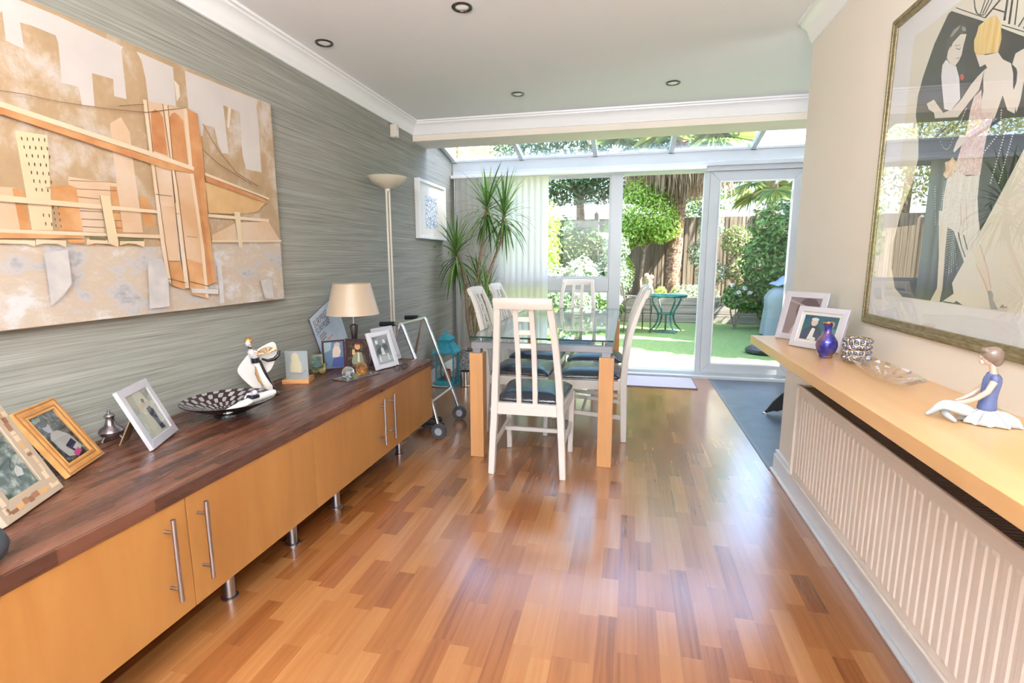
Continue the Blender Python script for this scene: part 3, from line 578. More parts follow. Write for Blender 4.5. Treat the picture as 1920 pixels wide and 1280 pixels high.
('white',[(1.556,1.556),(1.551,1.555),(1.551,1.552),(1.555,1.553)]),
('white',[(1.555,1.551),(1.551,1.55),(1.55,1.547),(1.555,1.548)]),
('white',[(1.554,1.545),(1.55,1.544),(1.549,1.541),(1.554,1.542)]),
('white',[(1.554,1.54),(1.549,1.539),(1.548,1.535),(1.553,1.537)]),
('white',[(1.714,1.309),(1.711,1.309),(1.71,1.307),(1.713,1.307)]),
('white',[(1.713,1.302),(1.71,1.302),(1.71,1.3),(1.713,1.3)]),
('white',[(1.713,1.295),(1.71,1.295),(1.71,1.293),(1.713,1.293)]),
('white',[(1.713,1.288),(1.71,1.288),(1.709,1.286),(1.712,1.286)]),
('white',[(1.713,1.281),(1.709,1.281),(1.709,1.279),(1.712,1.279)]),
('white',[(1.712,1.274),(1.709,1.274),(1.709,1.272),(1.712,1.272)]),
('white',[(1.712,1.267),(1.709,1.267),(1.708,1.265),(1.712,1.265)]),
('white',[(1.712,1.26),(1.709,1.26),(1.708,1.258),(1.711,1.258)]),
('white',[(1.711,1.253),(1.708,1.253),(1.708,1.251),(1.711,1.251)]),
('white',[(1.711,1.246),(1.708,1.246),(1.708,1.244),(1.711,1.244)]),
('white',[(1.711,1.239),(1.708,1.239),(1.707,1.237),(1.71,1.237)]),
('white',[(1.71,1.232),(1.707,1.232),(1.707,1.23),(1.71,1.23)]),
('white',[(1.71,1.225),(1.707,1.225),(1.707,1.223),(1.71,1.223)]),
('white',[(1.71,1.218),(1.707,1.218),(1.706,1.216),(1.709,1.216)]),
('white',[(1.71,1.211),(1.706,1.211),(1.706,1.209),(1.709,1.209)]),
('white',[(1.709,1.204),(1.706,1.204),(1.706,1.202),(1.709,1.202)]),
('white',[(1.709,1.197),(1.706,1.197),(1.705,1.195),(1.709,1.195)]),
('white',[(1.709,1.19),(1.706,1.19),(1.705,1.188),(1.708,1.188)]),
('white',[(1.708,1.183),(1.705,1.183),(1.705,1.181),(1.708,1.181)]),
('white',[(1.708,1.175),(1.705,1.176),(1.705,1.174),(1.708,1.174)]),
('white',[(1.709,1.308),(1.706,1.308),(1.706,1.306),(1.709,1.307)]),
('white',[(1.708,1.302),(1.705,1.302),(1.705,1.3),(1.708,1.3)]),
('white',[(1.708,1.295),(1.705,1.295),(1.704,1.293),(1.707,1.293)]),
('white',[(1.707,1.288),(1.704,1.288),(1.703,1.286),(1.707,1.286)]),
('white',[(1.706,1.282),(1.703,1.281),(1.703,1.28),(1.706,1.28)]),
('white',[(1.706,1.275),(1.703,1.275),(1.702,1.273),(1.705,1.273)]),
('white',[(1.705,1.268),(1.702,1.268),(1.701,1.266),(1.705,1.266)]),
('white',[(1.704,1.261),(1.701,1.261),(1.701,1.259),(1.704,1.259)]),
('white',[(1.704,1.255),(1.7,1.254),(1.7,1.253),(1.703,1.253)]),
('white',[(1.703,1.248),(1.7,1.248),(1.699,1.246),(1.702,1.246)]),
('white',[(1.702,1.241),(1.699,1.241),(1.699,1.239),(1.702,1.239)]),
('white',[(1.701,1.234),(1.698,1.234),(1.698,1.232),(1.701,1.232)]),
('white',[(1.701,1.227),(1.698,1.227),(1.697,1.226),(1.7,1.226)]),
('white',[(1.7,1.221),(1.697,1.221),(1.697,1.219),(1.7,1.219)]),
('white',[(1.699,1.214),(1.696,1.214),(1.696,1.212),(1.699,1.212)]),
('white',[(1.699,1.207),(1.696,1.207),(1.695,1.205),(1.698,1.205)]),
('white',[(1.698,1.2),(1.695,1.2),(1.695,1.199),(1.698,1.199)]),
('white',[(1.697,1.194),(1.694,1.194),(1.694,1.192),(1.697,1.192)]),
('white',[(1.697,1.187),(1.694,1.187),(1.693,1.185),(1.696,1.185)]),
('white',[(1.696,1.18),(1.693,1.18),(1.693,1.178),(1.696,1.178)]),
('white',[(1.704,1.308),(1.701,1.308),(1.701,1.306),(1.704,1.306)]),
('white',[(1.703,1.302),(1.7,1.301),(1.7,1.3),(1.703,1.3)]),
('white',[(1.702,1.295),(1.699,1.295),(1.699,1.293),(1.702,1.293)]),
('white',[(1.701,1.289),(1.698,1.289),(1.698,1.287),(1.701,1.287)]),
('white',[(1.7,1.282),(1.697,1.282),(1.697,1.28),(1.7,1.28)]),
('white',[(1.699,1.276),(1.696,1.276),(1.696,1.274),(1.699,1.274)]),
('white',[(1.698,1.269),(1.695,1.269),(1.694,1.267),(1.698,1.267)]),
('white',[(1.697,1.263),(1.694,1.263),(1.693,1.261),(1.696,1.261)]),
('white',[(1.696,1.256),(1.693,1.256),(1.692,1.254),(1.695,1.254)]),
('white',[(1.695,1.25),(1.692,1.25),(1.691,1.248),(1.694,1.248)]),
('white',[(1.694,1.243),(1.691,1.243),(1.69,1.241),(1.693,1.241)]),
('white',[(1.693,1.237),(1.69,1.237),(1.689,1.235),(1.692,1.235)]),
('white',[(1.692,1.23),(1.688,1.23),(1.688,1.228),(1.691,1.228)]),
('white',[(1.69,1.224),(1.687,1.224),(1.687,1.222),(1.69,1.222)]),
('white',[(1.689,1.217),(1.686,1.217),(1.686,1.215),(1.689,1.215)]),
('white',[(1.688,1.211),(1.685,1.211),(1.685,1.209),(1.688,1.209)]),
('white',[(1.687,1.204),(1.684,1.204),(1.684,1.202),(1.687,1.202)]),
('white',[(1.686,1.198),(1.683,1.198),(1.683,1.196),(1.686,1.196)]),
('white',[(1.685,1.191),(1.682,1.191),(1.682,1.189),(1.685,1.189)]),
('white',[(1.684,1.185),(1.681,1.185),(1.681,1.183),(1.684,1.183)]),
('white',[(1.7,1.308),(1.697,1.308),(1.696,1.306),(1.699,1.306)]),
('white',[(1.698,1.302),(1.695,1.301),(1.695,1.3),(1.698,1.3)]),
('white',[(1.697,1.295),(1.694,1.295),(1.693,1.293),(1.696,1.294)]),
('white',[(1.695,1.289),(1.692,1.289),(1.692,1.287),(1.695,1.287)]),
('white',[(1.694,1.283),(1.691,1.283),(1.69,1.281),(1.693,1.281)]),
('white',[(1.692,1.276),(1.689,1.276),(1.689,1.275),(1.692,1.275)]),
('white',[(1.691,1.27),(1.688,1.27),(1.688,1.268),(1.691,1.268)]),
('white',[(1.69,1.264),(1.687,1.264),(1.686,1.262),(1.689,1.262)]),
('white',[(1.688,1.258),(1.685,1.258),(1.685,1.256),(1.688,1.256)]),
('white',[(1.687,1.251),(1.684,1.251),(1.683,1.25),(1.686,1.25)]),
('white',[(1.685,1.245),(1.682,1.245),(1.682,1.243),(1.685,1.243)]),
('white',[(1.684,1.239),(1.681,1.239),(1.68,1.237),(1.683,1.237)]),
('white',[(1.682,1.233),(1.679,1.233),(1.679,1.231),(1.682,1.231)]),
('white',[(1.681,1.226),(1.678,1.226),(1.678,1.225),(1.681,1.225)]),
('white',[(1.679,1.22),(1.676,1.22),(1.676,1.218),(1.679,1.218)]),
('white',[(1.678,1.214),(1.675,1.214),(1.675,1.212),(1.678,1.212)]),
('white',[(1.677,1.208),(1.674,1.208),(1.673,1.206),(1.676,1.206)]),
('white',[(1.675,1.201),(1.672,1.201),(1.672,1.2),(1.675,1.2)]),
('white',[(1.674,1.195),(1.671,1.195),(1.67,1.193),(1.673,1.193)]),
('white',[(1.672,1.189),(1.669,1.189),(1.669,1.187),(1.672,1.187)]),
('white',[(1.695,1.308),(1.692,1.307),(1.692,1.306),(1.695,1.306)]),
('white',[(1.693,1.302),(1.69,1.301),(1.69,1.3),(1.693,1.3)]),
('white',[(1.691,1.295),(1.688,1.295),(1.688,1.294),(1.691,1.294)]),
('white',[(1.69,1.289),(1.687,1.289),(1.686,1.287),(1.689,1.288)]),
('white',[(1.688,1.283),(1.685,1.283),(1.684,1.281),(1.687,1.282)]),
('white',[(1.686,1.277),(1.683,1.277),(1.683,1.275),(1.686,1.276)]),
('white',[(1.684,1.271),(1.681,1.271),(1.681,1.269),(1.684,1.269)]),
('white',[(1.682,1.265),(1.679,1.265),(1.679,1.263),(1.682,1.263)]),
('white',[(1.68,1.259),(1.678,1.259),(1.677,1.257),(1.68,1.257)]),
('white',[(1.679,1.253),(1.676,1.253),(1.675,1.251),(1.678,1.251)]),
('white',[(1.677,1.247),(1.674,1.247),(1.674,1.245),(1.676,1.245)]),
('white',[(1.675,1.241),(1.672,1.241),(1.672,1.239),(1.675,1.239)]),
('white',[(1.673,1.235),(1.67,1.235),(1.67,1.233),(1.673,1.233)]),
('white',[(1.671,1.229),(1.669,1.229),(1.668,1.227),(1.671,1.227)]),
('white',[(1.67,1.223),(1.667,1.223),(1.666,1.221),(1.669,1.221)]),
('white',[(1.668,1.217),(1.665,1.217),(1.665,1.215),(1.668,1.215)]),
('white',[(1.666,1.211),(1.663,1.211),(1.663,1.209),(1.666,1.209)]),
('white',[(1.664,1.205),(1.661,1.205),(1.661,1.204),(1.664,1.203)]),
('white',[(1.663,1.199),(1.66,1.199),(1.659,1.198),(1.662,1.198)]),
('white',[(1.661,1.193),(1.658,1.193),(1.657,1.192),(1.66,1.192)]),
('white',[(1.69,1.307),(1.687,1.307),(1.687,1.305),(1.69,1.306)]),
('white',[(1.688,1.301),(1.685,1.301),(1.685,1.3),(1.688,1.3)]),
('white',[(1.686,1.296),(1.683,1.295),(1.683,1.294),(1.686,1.294)]),
('white',[(1.684,1.29),(1.681,1.29),(1.68,1.288),(1.683,1.288)]),
('white',[(1.682,1.284),(1.679,1.284),(1.678,1.282),(1.681,1.282)]),
('white',[(1.679,1.278),(1.676,1.278),(1.676,1.276),(1.679,1.276)]),
('white',[(1.677,1.272),(1.674,1.272),(1.674,1.27),(1.677,1.271)]),
('white',[(1.675,1.267),(1.672,1.266),(1.672,1.265),(1.675,1.265)]),
('white',[(1.673,1.261),(1.67,1.261),(1.67,1.259),(1.673,1.259)]),
('white',[(1.671,1.255),(1.668,1.255),(1.667,1.253),(1.67,1.253)]),
('white',[(1.669,1.249),(1.666,1.249),(1.665,1.247),(1.668,1.247)]),
('white',[(1.666,1.243),(1.664,1.243),(1.663,1.242),(1.666,1.242)]),
('white',[(1.664,1.238),(1.661,1.238),(1.661,1.236),(1.664,1.236)]),
('white',[(1.662,1.232),(1.659,1.232),(1.659,1.23),(1.662,1.23)]),
('white',[(1.66,1.226),(1.657,1.226),(1.657,1.224),(1.66,1.224)]),
('white',[(1.658,1.22),(1.655,1.22),(1.655,1.219),(1.658,1.219)]),
('white',[(1.656,1.215),(1.653,1.215),(1.653,1.213),(1.655,1.213)]),
('white',[(1.654,1.209),(1.651,1.209),(1.65,1.207),(1.653,1.207)]),
('white',[(1.652,1.203),(1.649,1.203),(1.648,1.202),(1.651,1.202)]),
('white',[(1.649,1.198),(1.647,1.198),(1.646,1.196),(1.649,1.196)]),
('white',[(1.806,1.436),(1.802,1.435),(1.802,1.433),(1.805,1.434)]),
('white',[(1.804,1.428),(1.8,1.428),(1.8,1.426),(1.804,1.426)]),
('white',[(1.802,1.421),(1.798,1.42),(1.798,1.418),(1.802,1.419)]),
('white',[(1.801,1.413),(1.797,1.413),(1.796,1.411),(1.8,1.411)]),
('white',[(1.799,1.406),(1.795,1.406),(1.794,1.403),(1.798,1.404)]),
('white',[(1.797,1.399),(1.793,1.398),(1.793,1.396),(1.796,1.397)]),
('white',[(1.795,1.391),(1.791,1.391),(1.791,1.389),(1.795,1.389)]),
('white',[(1.793,1.384),(1.789,1.384),(1.789,1.381),(1.793,1.382)]),
('white',[(1.792,1.377),(1.788,1.376),(1.787,1.374),(1.791,1.374)]),
('white',[(1.79,1.369),(1.786,1.369),(1.785,1.367),(1.789,1.367)]),
('white',[(1.788,1.362),(1.784,1.361),(1.784,1.359),(1.787,1.36)]),
('white',[(1.786,1.354),(1.782,1.354),(1.782,1.352),(1.786,1.352)]),
('white',[(1.784,1.347),(1.781,1.347),(1.78,1.345),(1.784,1.345)]),
('white',[(1.783,1.34),(1.779,1.339),(1.778,1.337),(1.782,1.338)]),
('white',[(1.781,1.332),(1.777,1.332),(1.776,1.33),(1.78,1.33)]),
('white',[(1.779,1.325),(1.775,1.325),(1.775,1.323),(1.778,1.323)]),
('white',[(1.758,1.442),(1.753,1.442),(1.753,1.439),(1.757,1.44)]),
('white',[(1.758,1.436),(1.753,1.436),(1.753,1.433),(1.757,1.434)]),
('white',[(1.758,1.43),(1.754,1.429),(1.753,1.427),(1.758,1.427)]),
('white',[(1.759,1.424),(1.754,1.423),(1.753,1.421),(1.758,1.421)]),
('white',[(1.759,1.418),(1.754,1.417),(1.754,1.415),(1.758,1.415)]),
('white',[(1.759,1.412),(1.755,1.411),(1.754,1.408),(1.759,1.409)]),
('white',[(1.759,1.405),(1.755,1.405),(1.754,1.402),(1.759,1.403)]),
('white',[(1.76,1.399),(1.755,1.399),(1.755,1.396),(1.759,1.397)]),
('white',[(1.76,1.393),(1.755,1.393),(1.755,1.39),(1.759,1.39)]),
('white',[(1.76,1.387),(1.756,1.386),(1.755,1.384),(1.76,1.384)]),
('white',[(1.761,1.381),(1.756,1.38),(1.755,1.378),(1.76,1.378)]),
('white',[(1.761,1.374),(1.756,1.374),(1.756,1.371),(1.76,1.372)]),
('white',[(1.761,1.368),(1.756,1.368),(1.756,1.365),(1.76,1.366)]),
('white',[(1.761,1.362),(1.757,1.362),(1.756,1.359),(1.761,1.359)]),
('white',[(1.762,1.356),(1.757,1.355),(1.756,1.353),(1.761,1.353)]),
('white',[(1.762,1.349),(1.757,1.349),(1.757,1.346),(1.761,1.347)]),
('white',[(1.762,1.343),(1.758,1.343),(1.757,1.34),(1.762,1.341)]),
('white',[(1.762,1.337),(1.758,1.337),(1.757,1.334),(1.762,1.334)]),
('white',[(1.763,1.331),(1.758,1.33),(1.758,1.328),(1.762,1.328)]),
('white',[(1.763,1.324),(1.758,1.324),(1.758,1.321),(1.762,1.322)]),
('rose',[(1.628,1.501),(1.626,1.501),(1.625,1.5),(1.628,1.5)]),
('rose',[(1.613,1.473),(1.611,1.473),(1.61,1.472),(1.613,1.472)]),
('rose',[(1.614,1.482),(1.611,1.481),(1.611,1.48),(1.613,1.48)]),
('rose',[(1.64,1.59),(1.637,1.59),(1.637,1.588),(1.639,1.589)]),
('rose',[(1.645,1.457),(1.642,1.457),(1.642,1.455),(1.644,1.456)]),
('rose',[(1.698,1.472),(1.695,1.472),(1.695,1.47),(1.697,1.471)]),
('rose',[(1.672,1.533),(1.67,1.533),(1.67,1.531),(1.672,1.532)]),
('rose',[(1.642,1.516),(1.64,1.515),(1.639,1.514),(1.642,1.514)]),
('rose',[(1.664,1.599),(1.661,1.598),(1.661,1.597),(1.663,1.597)]),
('rose',[(1.604,1.546),(1.601,1.545),(1.601,1.544),(1.603,1.544)]),
('rose',[(1.689,1.492),(1.687,1.491),(1.686,1.49),(1.689,1.49)]),
('rose',[(1.692,1.487),(1.69,1.487),(1.689,1.485),(1.692,1.486)]),
('rose',[(1.688,1.514),(1.686,1.514),(1.686,1.512),(1.688,1.513)]),
('rose',[(1.601,1.584),(1.599,1.584),(1.599,1.582),(1.601,1.583)]),
('rose',[(1.669,1.571),(1.666,1.571),(1.666,1.569),(1.668,1.57)]),
('rose',[(1.624,1.448),(1.622,1.448),(1.621,1.446),(1.624,1.446)]),
('rose',[(1.6,1.543),(1.598,1.543),(1.597,1.542),(1.599,1.542)]),
('rose',[(1.632,1.514),(1.63,1.514),(1.629,1.513),(1.632,1.513)]),
('rose',[(1.6,1.555),(1.598,1.555),(1.597,1.553),(1.599,1.554)]),
('rose',[(1.608,1.488),(1.606,1.487),(1.606,1.486),(1.608,1.486)]),
('rose',[(1.678,1.47),(1.676,1.47),(1.675,1.468),(1.678,1.469)]),
('rose',[(1.678,1.551),(1.675,1.55),(1.675,1.549),(1.677,1.549)]),
('rose',[(1.682,1.584),(1.68,1.583),(1.679,1.582),(1.682,1.582)]),
('rose',[(1.633,1.549),(1.631,1.549),(1.631,1.547),(1.633,1.548)]),
('rose',[(1.619,1.589),(1.617,1.588),(1.617,1.587),(1.619,1.587)]),
('rose',[(1.663,1.551),(1.66,1.55),(1.66,1.549),(1.662,1.549)]),
('rose',[(1.658,1.478),(1.656,1.478),(1.655,1.476),(1.658,1.477)]),
('rose',[(1.645,1.55),(1.643,1.55),(1.643,1.548),(1.645,1.549)]),
('rose',[(1.698,1.503),(1.696,1.502),(1.695,1.501),(1.698,1.501)]),
('rose',[(1.709,1.463),(1.707,1.462),(1.706,1.461),(1.709,1.461)]),
('rose',[(1.621,1.482),(1.619,1.481),(1.619,1.48),(1.621,1.48)]),
('rose',[(1.609,1.584),(1.607,1.584),(1.607,1.582),(1.609,1.583)]),
('rose',[(1.637,1.541),(1.635,1.54),(1.635,1.539),(1.637,1.539)]),
('rose',[(1.68,1.604),(1.678,1.603),(1.678,1.602),(1.68,1.602)]),
('rose',[(1.598,1.558),(1.596,1.558),(1.595,1.556),(1.598,1.557)]),
('rose',[(1.616,1.561),(1.614,1.56),(1.614,1.559),(1.616,1.559)]),
('rose',[(1.616,1.454),(1.614,1.454),(1.614,1.453),(1.616,1.453)]),
('rose',[(1.658,1.549),(1.656,1.548),(1.656,1.547),(1.658,1.547)]),
('rose',[(1.622,1.515),(1.62,1.514),(1.62,1.513),(1.622,1.513)]),
('rose',[(1.615,1.573),(1.613,1.572),(1.613,1.571),(1.615,1.571)]),
('rose',[(1.621,1.475),(1.619,1.474),(1.618,1.473),(1.621,1.473)]),
('rose',[(1.596,1.578),(1.593,1.577),(1.593,1.576),(1.595,1.577)]),
('rose',[(1.653,1.585),(1.651,1.584),(1.651,1.583),(1.653,1.583)]),
('rose',[(1.611,1.5),(1.609,1.499),(1.609,1.498),(1.611,1.498)]),
('rose',[(1.604,1.537),(1.602,1.537),(1.602,1.535),(1.604,1.536)]),
('rose',[(1.668,1.521),(1.665,1.52),(1.665,1.519),(1.667,1.519)]),
('rose',[(1.675,1.557),(1.673,1.556),(1.673,1.555),(1.675,1.555)]),
('rose',[(1.672,1.591),(1.67,1.591),(1.669,1.589),(1.672,1.59)]),
('rose',[(1.606,1.487),(1.603,1.487),(1.603,1.486),(1.605,1.486)]),
('rose',[(1.684,1.582),(1.682,1.581),(1.681,1.58),(1.684,1.581)]),
('rose',[(1.657,1.452),(1.655,1.452),(1.654,1.451),(1.657,1.451)]),
('rose',[(1.672,1.543),(1.669,1.542),(1.669,1.541),(1.671,1.541)]),
('rose',[(1.619,1.504),(1.617,1.503),(1.617,1.502),(1.619,1.502)]),
('rose',[(1.655,1.531),(1.652,1.531),(1.652,1.53),(1.654,1.53)]),
('rose',[(1.599,1.576),(1.596,1.576),(1.596,1.574),(1.598,1.575)]),
('rose',[(1.637,1.589),(1.635,1.589),(1.635,1.587),(1.637,1.588)]),
('rose',[(1.694,1.481),(1.692,1.481),(1.691,1.479),(1.694,1.48)]),
('rose',[(1.611,1.482),(1.609,1.482),(1.608,1.481),(1.611,1.481)]),
('rose',[(1.624,1.499),(1.621,1.499),(1.621,1.498),(1.623,1.498)]),
('rose',[(1.645,1.58),(1.642,1.58),(1.642,1.578),(1.644,1.579)]),
('rose',[(1.607,1.565),(1.605,1.565),(1.605,1.563),(1.607,1.564)]),
('rose',[(1.647,1.554),(1.645,1.553),(1.645,1.552),(1.647,1.552)]),
('rose',[(1.626,1.446),(1.624,1.445),(1.624,1.444),(1.626,1.444)]),
('rose',[(1.665,1.455),(1.662,1.455),(1.662,1.453),(1.664,1.454)]),
('rose',[(1.626,1.521),(1.624,1.52),(1.623,1.519),(1.625,1.519)]),
('rose',[(1.668,1.531),(1.666,1.53),(1.665,1.529),(1.668,1.529)]),
('rose',[(1.681,1.545),(1.678,1.544),(1.678,1.543),(1.68,1.543)]),
('rose',[(1.599,1.531),(1.597,1.53),(1.597,1.529),(1.599,1.53)]),
('rose',[(1.647,1.455),(1.645,1.455),(1.644,1.453),(1.647,1.453)]),
('rose',[(1.664,1.527),(1.662,1.526),(1.661,1.525),(1.664,1.526)]),
('rose',[(1.66,1.587),(1.658,1.586),(1.657,1.585),(1.66,1.585)]),
('rose',[(1.62,1.477),(1.617,1.476),(1.617,1.475),(1.619,1.475)]),
('rose',[(1.618,1.537),(1.615,1.537),(1.615,1.535),(1.617,1.536)]),
('rose',[(1.636,1.481),(1.634,1.48),(1.633,1.479),(1.636,1.479)]),
('rose',[(1.627,1.495),(1.625,1.495),(1.625,1.493),(1.627,1.494)]),
('rose',[(1.625,1.539),(1.623,1.538),(1.623,1.537),(1.625,1.537)]),
('rose',[(1.644,1.555),(1.642,1.554),(1.641,1.553),(1.644,1.553)]),
('rose',[(1.636,1.481),(1.634,1.481),(1.634,1.48),(1.636,1.48)]),
('rose',[(1.601,1.543),(1.599,1.543),(1.599,1.541),(1.601,1.542)]),
('rose',[(1.644,1.501),(1.642,1.5),(1.641,1.499),(1.644,1.499)]),
('rose',[(1.632,1.591),(1.629,1.59),(1.629,1.589),(1.631,1.589)]),
('rose',[(1.626,1.555),(1.623,1.554),(1.623,1.553),(1.625,1.554)]),
('rose',[(1.617,1.522),(1.615,1.522),(1.614,1.521),(1.617,1.521)]),
('rose',[(1.623,1.497),(1.621,1.496),(1.621,1.495),(1.623,1.495)]),
('rose',[(1.631,1.542),(1.628,1.542),(1.628,1.54),(1.63,1.541)]),
('rose',[(1.622,1.484),(1.62,1.483),(1.62,1.482),(1.622,1.482)]),
('rose',[(1.612,1.538),(1.61,1.537),(1.609,1.536),(1.612,1.536)]),
('rose',[(1.639,1.467),(1.637,1.467),(1.636,1.465),(1.639,1.466)]),
('rose',[(1.616,1.448),(1.614,1.447),(1.613,1.446),(1.616,1.446)]),
('rose',[(1.646,1.52),(1.643,1.52),(1.643,1.518),(1.645,1.519)]),
('rose2',[(1.633,1.409),(1.631,1.409),(1.63,1.407),(1.632,1.407)]),
('rose2',[(1.68,1.325),(1.678,1.325),(1.678,1.323),(1.68,1.323)]),
('rose2',[(1.647,1.351),(1.645,1.351),(1.645,1.349),(1.647,1.349)]),
('rose2',[(1.725,1.353),(1.723,1.353),(1.723,1.351),(1.725,1.351)]),
('rose2',[(1.666,1.342),(1.664,1.342),(1.664,1.34),(1.666,1.34)]),
('rose2',[(1.689,1.358),(1.687,1.358),(1.686,1.356),(1.688,1.356)]),
('rose2',[(1.64,1.358),(1.638,1.358),(1.638,1.356),(1.64,1.356)]),
('rose2',[(1.647,1.357),(1.645,1.357),(1.645,1.355),(1.647,1.355)]),
('rose2',[(1.728,1.438),(1.725,1.438),(1.725,1.436),(1.727,1.436)]),
('rose2',[(1.657,1.381),(1.655,1.381),(1.655,1.379),(1.657,1.379)]),
('rose2',[(1.653,1.406),(1.651,1.406),(1.65,1.404),(1.652,1.404)]),
('rose2',[(1.745,1.367),(1.743,1.367),(1.742,1.365),(1.744,1.365)]),
('rose2',[(1.717,1.384),(1.715,1.384),(1.715,1.381),(1.717,1.382)]),
('rose2',[(1.732,1.436),(1.729,1.435),(1.729,1.433),(1.731,1.433)]),
('rose2',[(1.724,1.403),(1.722,1.403),(1.721,1.401),(1.724,1.401)]),
('rose2',[(1.746,1.421),(1.744,1.421),(1.743,1.418),(1.746,1.419)]),
('rose2',[(1.695,1.382),(1.693,1.382),(1.692,1.38),(1.694,1.38)]),
('rose2',[(1.665,1.362),(1.663,1.362),(1.663,1.36),(1.665,1.36)]),
('rose2',[(1.624,1.4),(1.622,1.4),(1.622,1.398),(1.624,1.398)]),
('rose2',[(1.692,1.436),(1.69,1.436),(1.689,1.434),(1.691,1.434)]),
('rose2',[(1.691,1.404),(1.689,1.404),(1.688,1.401),(1.69,1.402)]),
('rose2',[(1.634,1.415),(1.632,1.415),(1.631,1.413),(1.633,1.413)]),
('rose2',[(1.746,1.399),(1.744,1.399),(1.743,1.396),(1.746,1.397)]),
('rose2',[(1.737,1.369),(1.735,1.369),(1.734,1.366),(1.736,1.366)]),
('rose2',[(1.701,1.373),(1.699,1.373),(1.698,1.371),(1.7,1.371)]),
('rose2',[(1.616,1.361),(1.614,1.361),(1.614,1.358),(1.616,1.359)]),
('rose2',[(1.689,1.34),(1.687,1.34),(1.686,1.337),(1.688,1.338)]),
('rose2',[(1.658,1.338),(1.656,1.338),(1.655,1.336),(1.657,1.336)]),
('rose2',[(1.73,1.398),(1.728,1.397),(1.727,1.395),(1.729,1.395)]),
('rose2',[(1.669,1.364),(1.667,1.364),(1.666,1.362),(1.668,1.362)]),
('rose2',[(1.614,1.318),(1.612,1.318),(1.612,1.316),(1.614,1.316)]),
('rose2',[(1.699,1.366),(1.697,1.365),(1.696,1.363),(1.698,1.363)]),
('rose2',[(1.751,1.335),(1.749,1.335),(1.748,1.333),(1.751,1.333)]),
('rose2',[(1.669,1.421),(1.667,1.421),(1.667,1.418),(1.669,1.419)]),
('rose2',[(1.73,1.368),(1.728,1.368),(1.727,1.365),(1.729,1.366)]),
('rose2',[(1.625,1.356),(1.623,1.356),(1.622,1.354),(1.624,1.354)]),
('rose2',[(1.688,1.392),(1.686,1.392),(1.685,1.39),(1.687,1.39)]),
('rose2',[(1.708,1.412),(1.706,1.412),(1.705,1.41),(1.708,1.41)]),
('rose2',[(1.694,1.322),(1.692,1.322),(1.692,1.319),(1.694,1.32)]),
('rose2',[(1.621,1.318),(1.619,1.318),(1.619,1.316),(1.621,1.316)]),
('rose2',[(1.712,1.368),(1.71,1.368),(1.71,1.366),(1.712,1.366)]),
('rose2',[(1.678,1.32),(1.676,1.32),(1.675,1.317),(1.677,1.317)]),
('rose2',[(1.704,1.389),(1.702,1.389),(1.701,1.387),(1.703,1.387)]),
('rose2',[(1.678,1.319),(1.676,1.319),(1.676,1.317),(1.678,1.317)]),
('rose2',[(1.681,1.402),(1.679,1.402),(1.679,1.399),(1.681,1.4)]),
('rose2',[(1.662,1.418),(1.66,1.418),(1.659,1.416),(1.661,1.416)]),
('rose2',[(1.708,1.386),(1.705,1.386),(1.705,1.384),(1.707,1.384)]),
('rose2',[(1.633,1.34),(1.631,1.339),(1.631,1.337),(1.632,1.337)]),
('rose2',[(1.674,1.432),(1.672,1.432),(1.672,1.43),(1.674,1.43)]),
('rose2',[(1.62,1.396),(1.618,1.395),(1.617,1.393),(1.619,1.394)]),
('rose2',[(1.714,1.346),(1.712,1.346),(1.712,1.344),(1.714,1.344)]),
('rose2',[(1.728,1.41),(1.726,1.409),(1.725,1.407),(1.728,1.407)]),
('rose2',[(1.707,1.321),(1.705,1.321),(1.704,1.318),(1.706,1.318)]),
('rose2',[(1.681,1.364),(1.679,1.364),(1.679,1.362),(1.681,1.362)]),
('rose2',[(1.663,1.358),(1.661,1.358),(1.661,1.356),(1.663,1.356)]),
('rose2',[(1.733,1.353),(1.731,1.352),(1.731,1.35),(1.733,1.35)]),
('rose2',[(1.706,1.348),(1.704,1.348),(1.703,1.346),(1.706,1.346)]),
('rose2',[(1.701,1.375),(1.699,1.375),(1.699,1.372),(1.701,1.373)]),
('rose2',[(1.674,1.4),(1.672,1.399),(1.672,1.397),(1.674,1.397)]),
('rose2',[(1.698,1.383),(1.696,1.382),(1.695,1.38),(1.697,1.38)]),
('rose2',[(1.665,1.346),(1.663,1.346),(1.662,1.344),(1.664,1.344)]),
('rose2',[(1.714,1.435),(1.712,1.435),(1.711,1.433),(1.713,1.433)]),
('rose2',[(1.622,1.376),(1.62,1.375),(1.619,1.373),(1.621,1.373)]),
('rose2',[(1.671,1.33),(1.669,1.33),(1.668,1.328),(1.67,1.328)]),
('rose2',[(1.641,1.428),(1.639,1.427),(1.638,1.425),(1.64,1.425)]),
('rose2',[(1.668,1.384),(1.665,1.383),(1.665,1.381),(1.667,1.381)]),
('rose2',[(1.659,1.35),(1.657,1.35),(1.657,1.348),(1.659,1.348)]),
('rose2',[(1.622,1.373),(1.62,1.372),(1.62,1.37),(1.622,1.37)]),
('rose2',[(1.693,1.392),(1.691,1.391),(1.691,1.389),(1.693,1.389)]),
('rose2',[(1.721,1.338),(1.719,1.338),(1.719,1.336),(1.721,1.336)]),
('rose2',[(1.633,1.395),(1.632,1.395),(1.631,1.392),(1.633,1.393)]),
('rose2',[(1.633,1.421),(1.631,1.42),(1.631,1.418),(1.633,1.419)]),
('rose2',[(1.687,1.354),(1.685,1.354),(1.685,1.352),(1.687,1.352)]),
('rose2',[(1.64,1.397),(1.638,1.396),(1.638,1.394),(1.64,1.395)]),
('rose2',[(1.729,1.332),(1.727,1.332),(1.727,1.329),(1.729,1.329)]),
('rose2',[(1.671,1.378),(1.669,1.378),(1.669,1.376),(1.671,1.376)]),
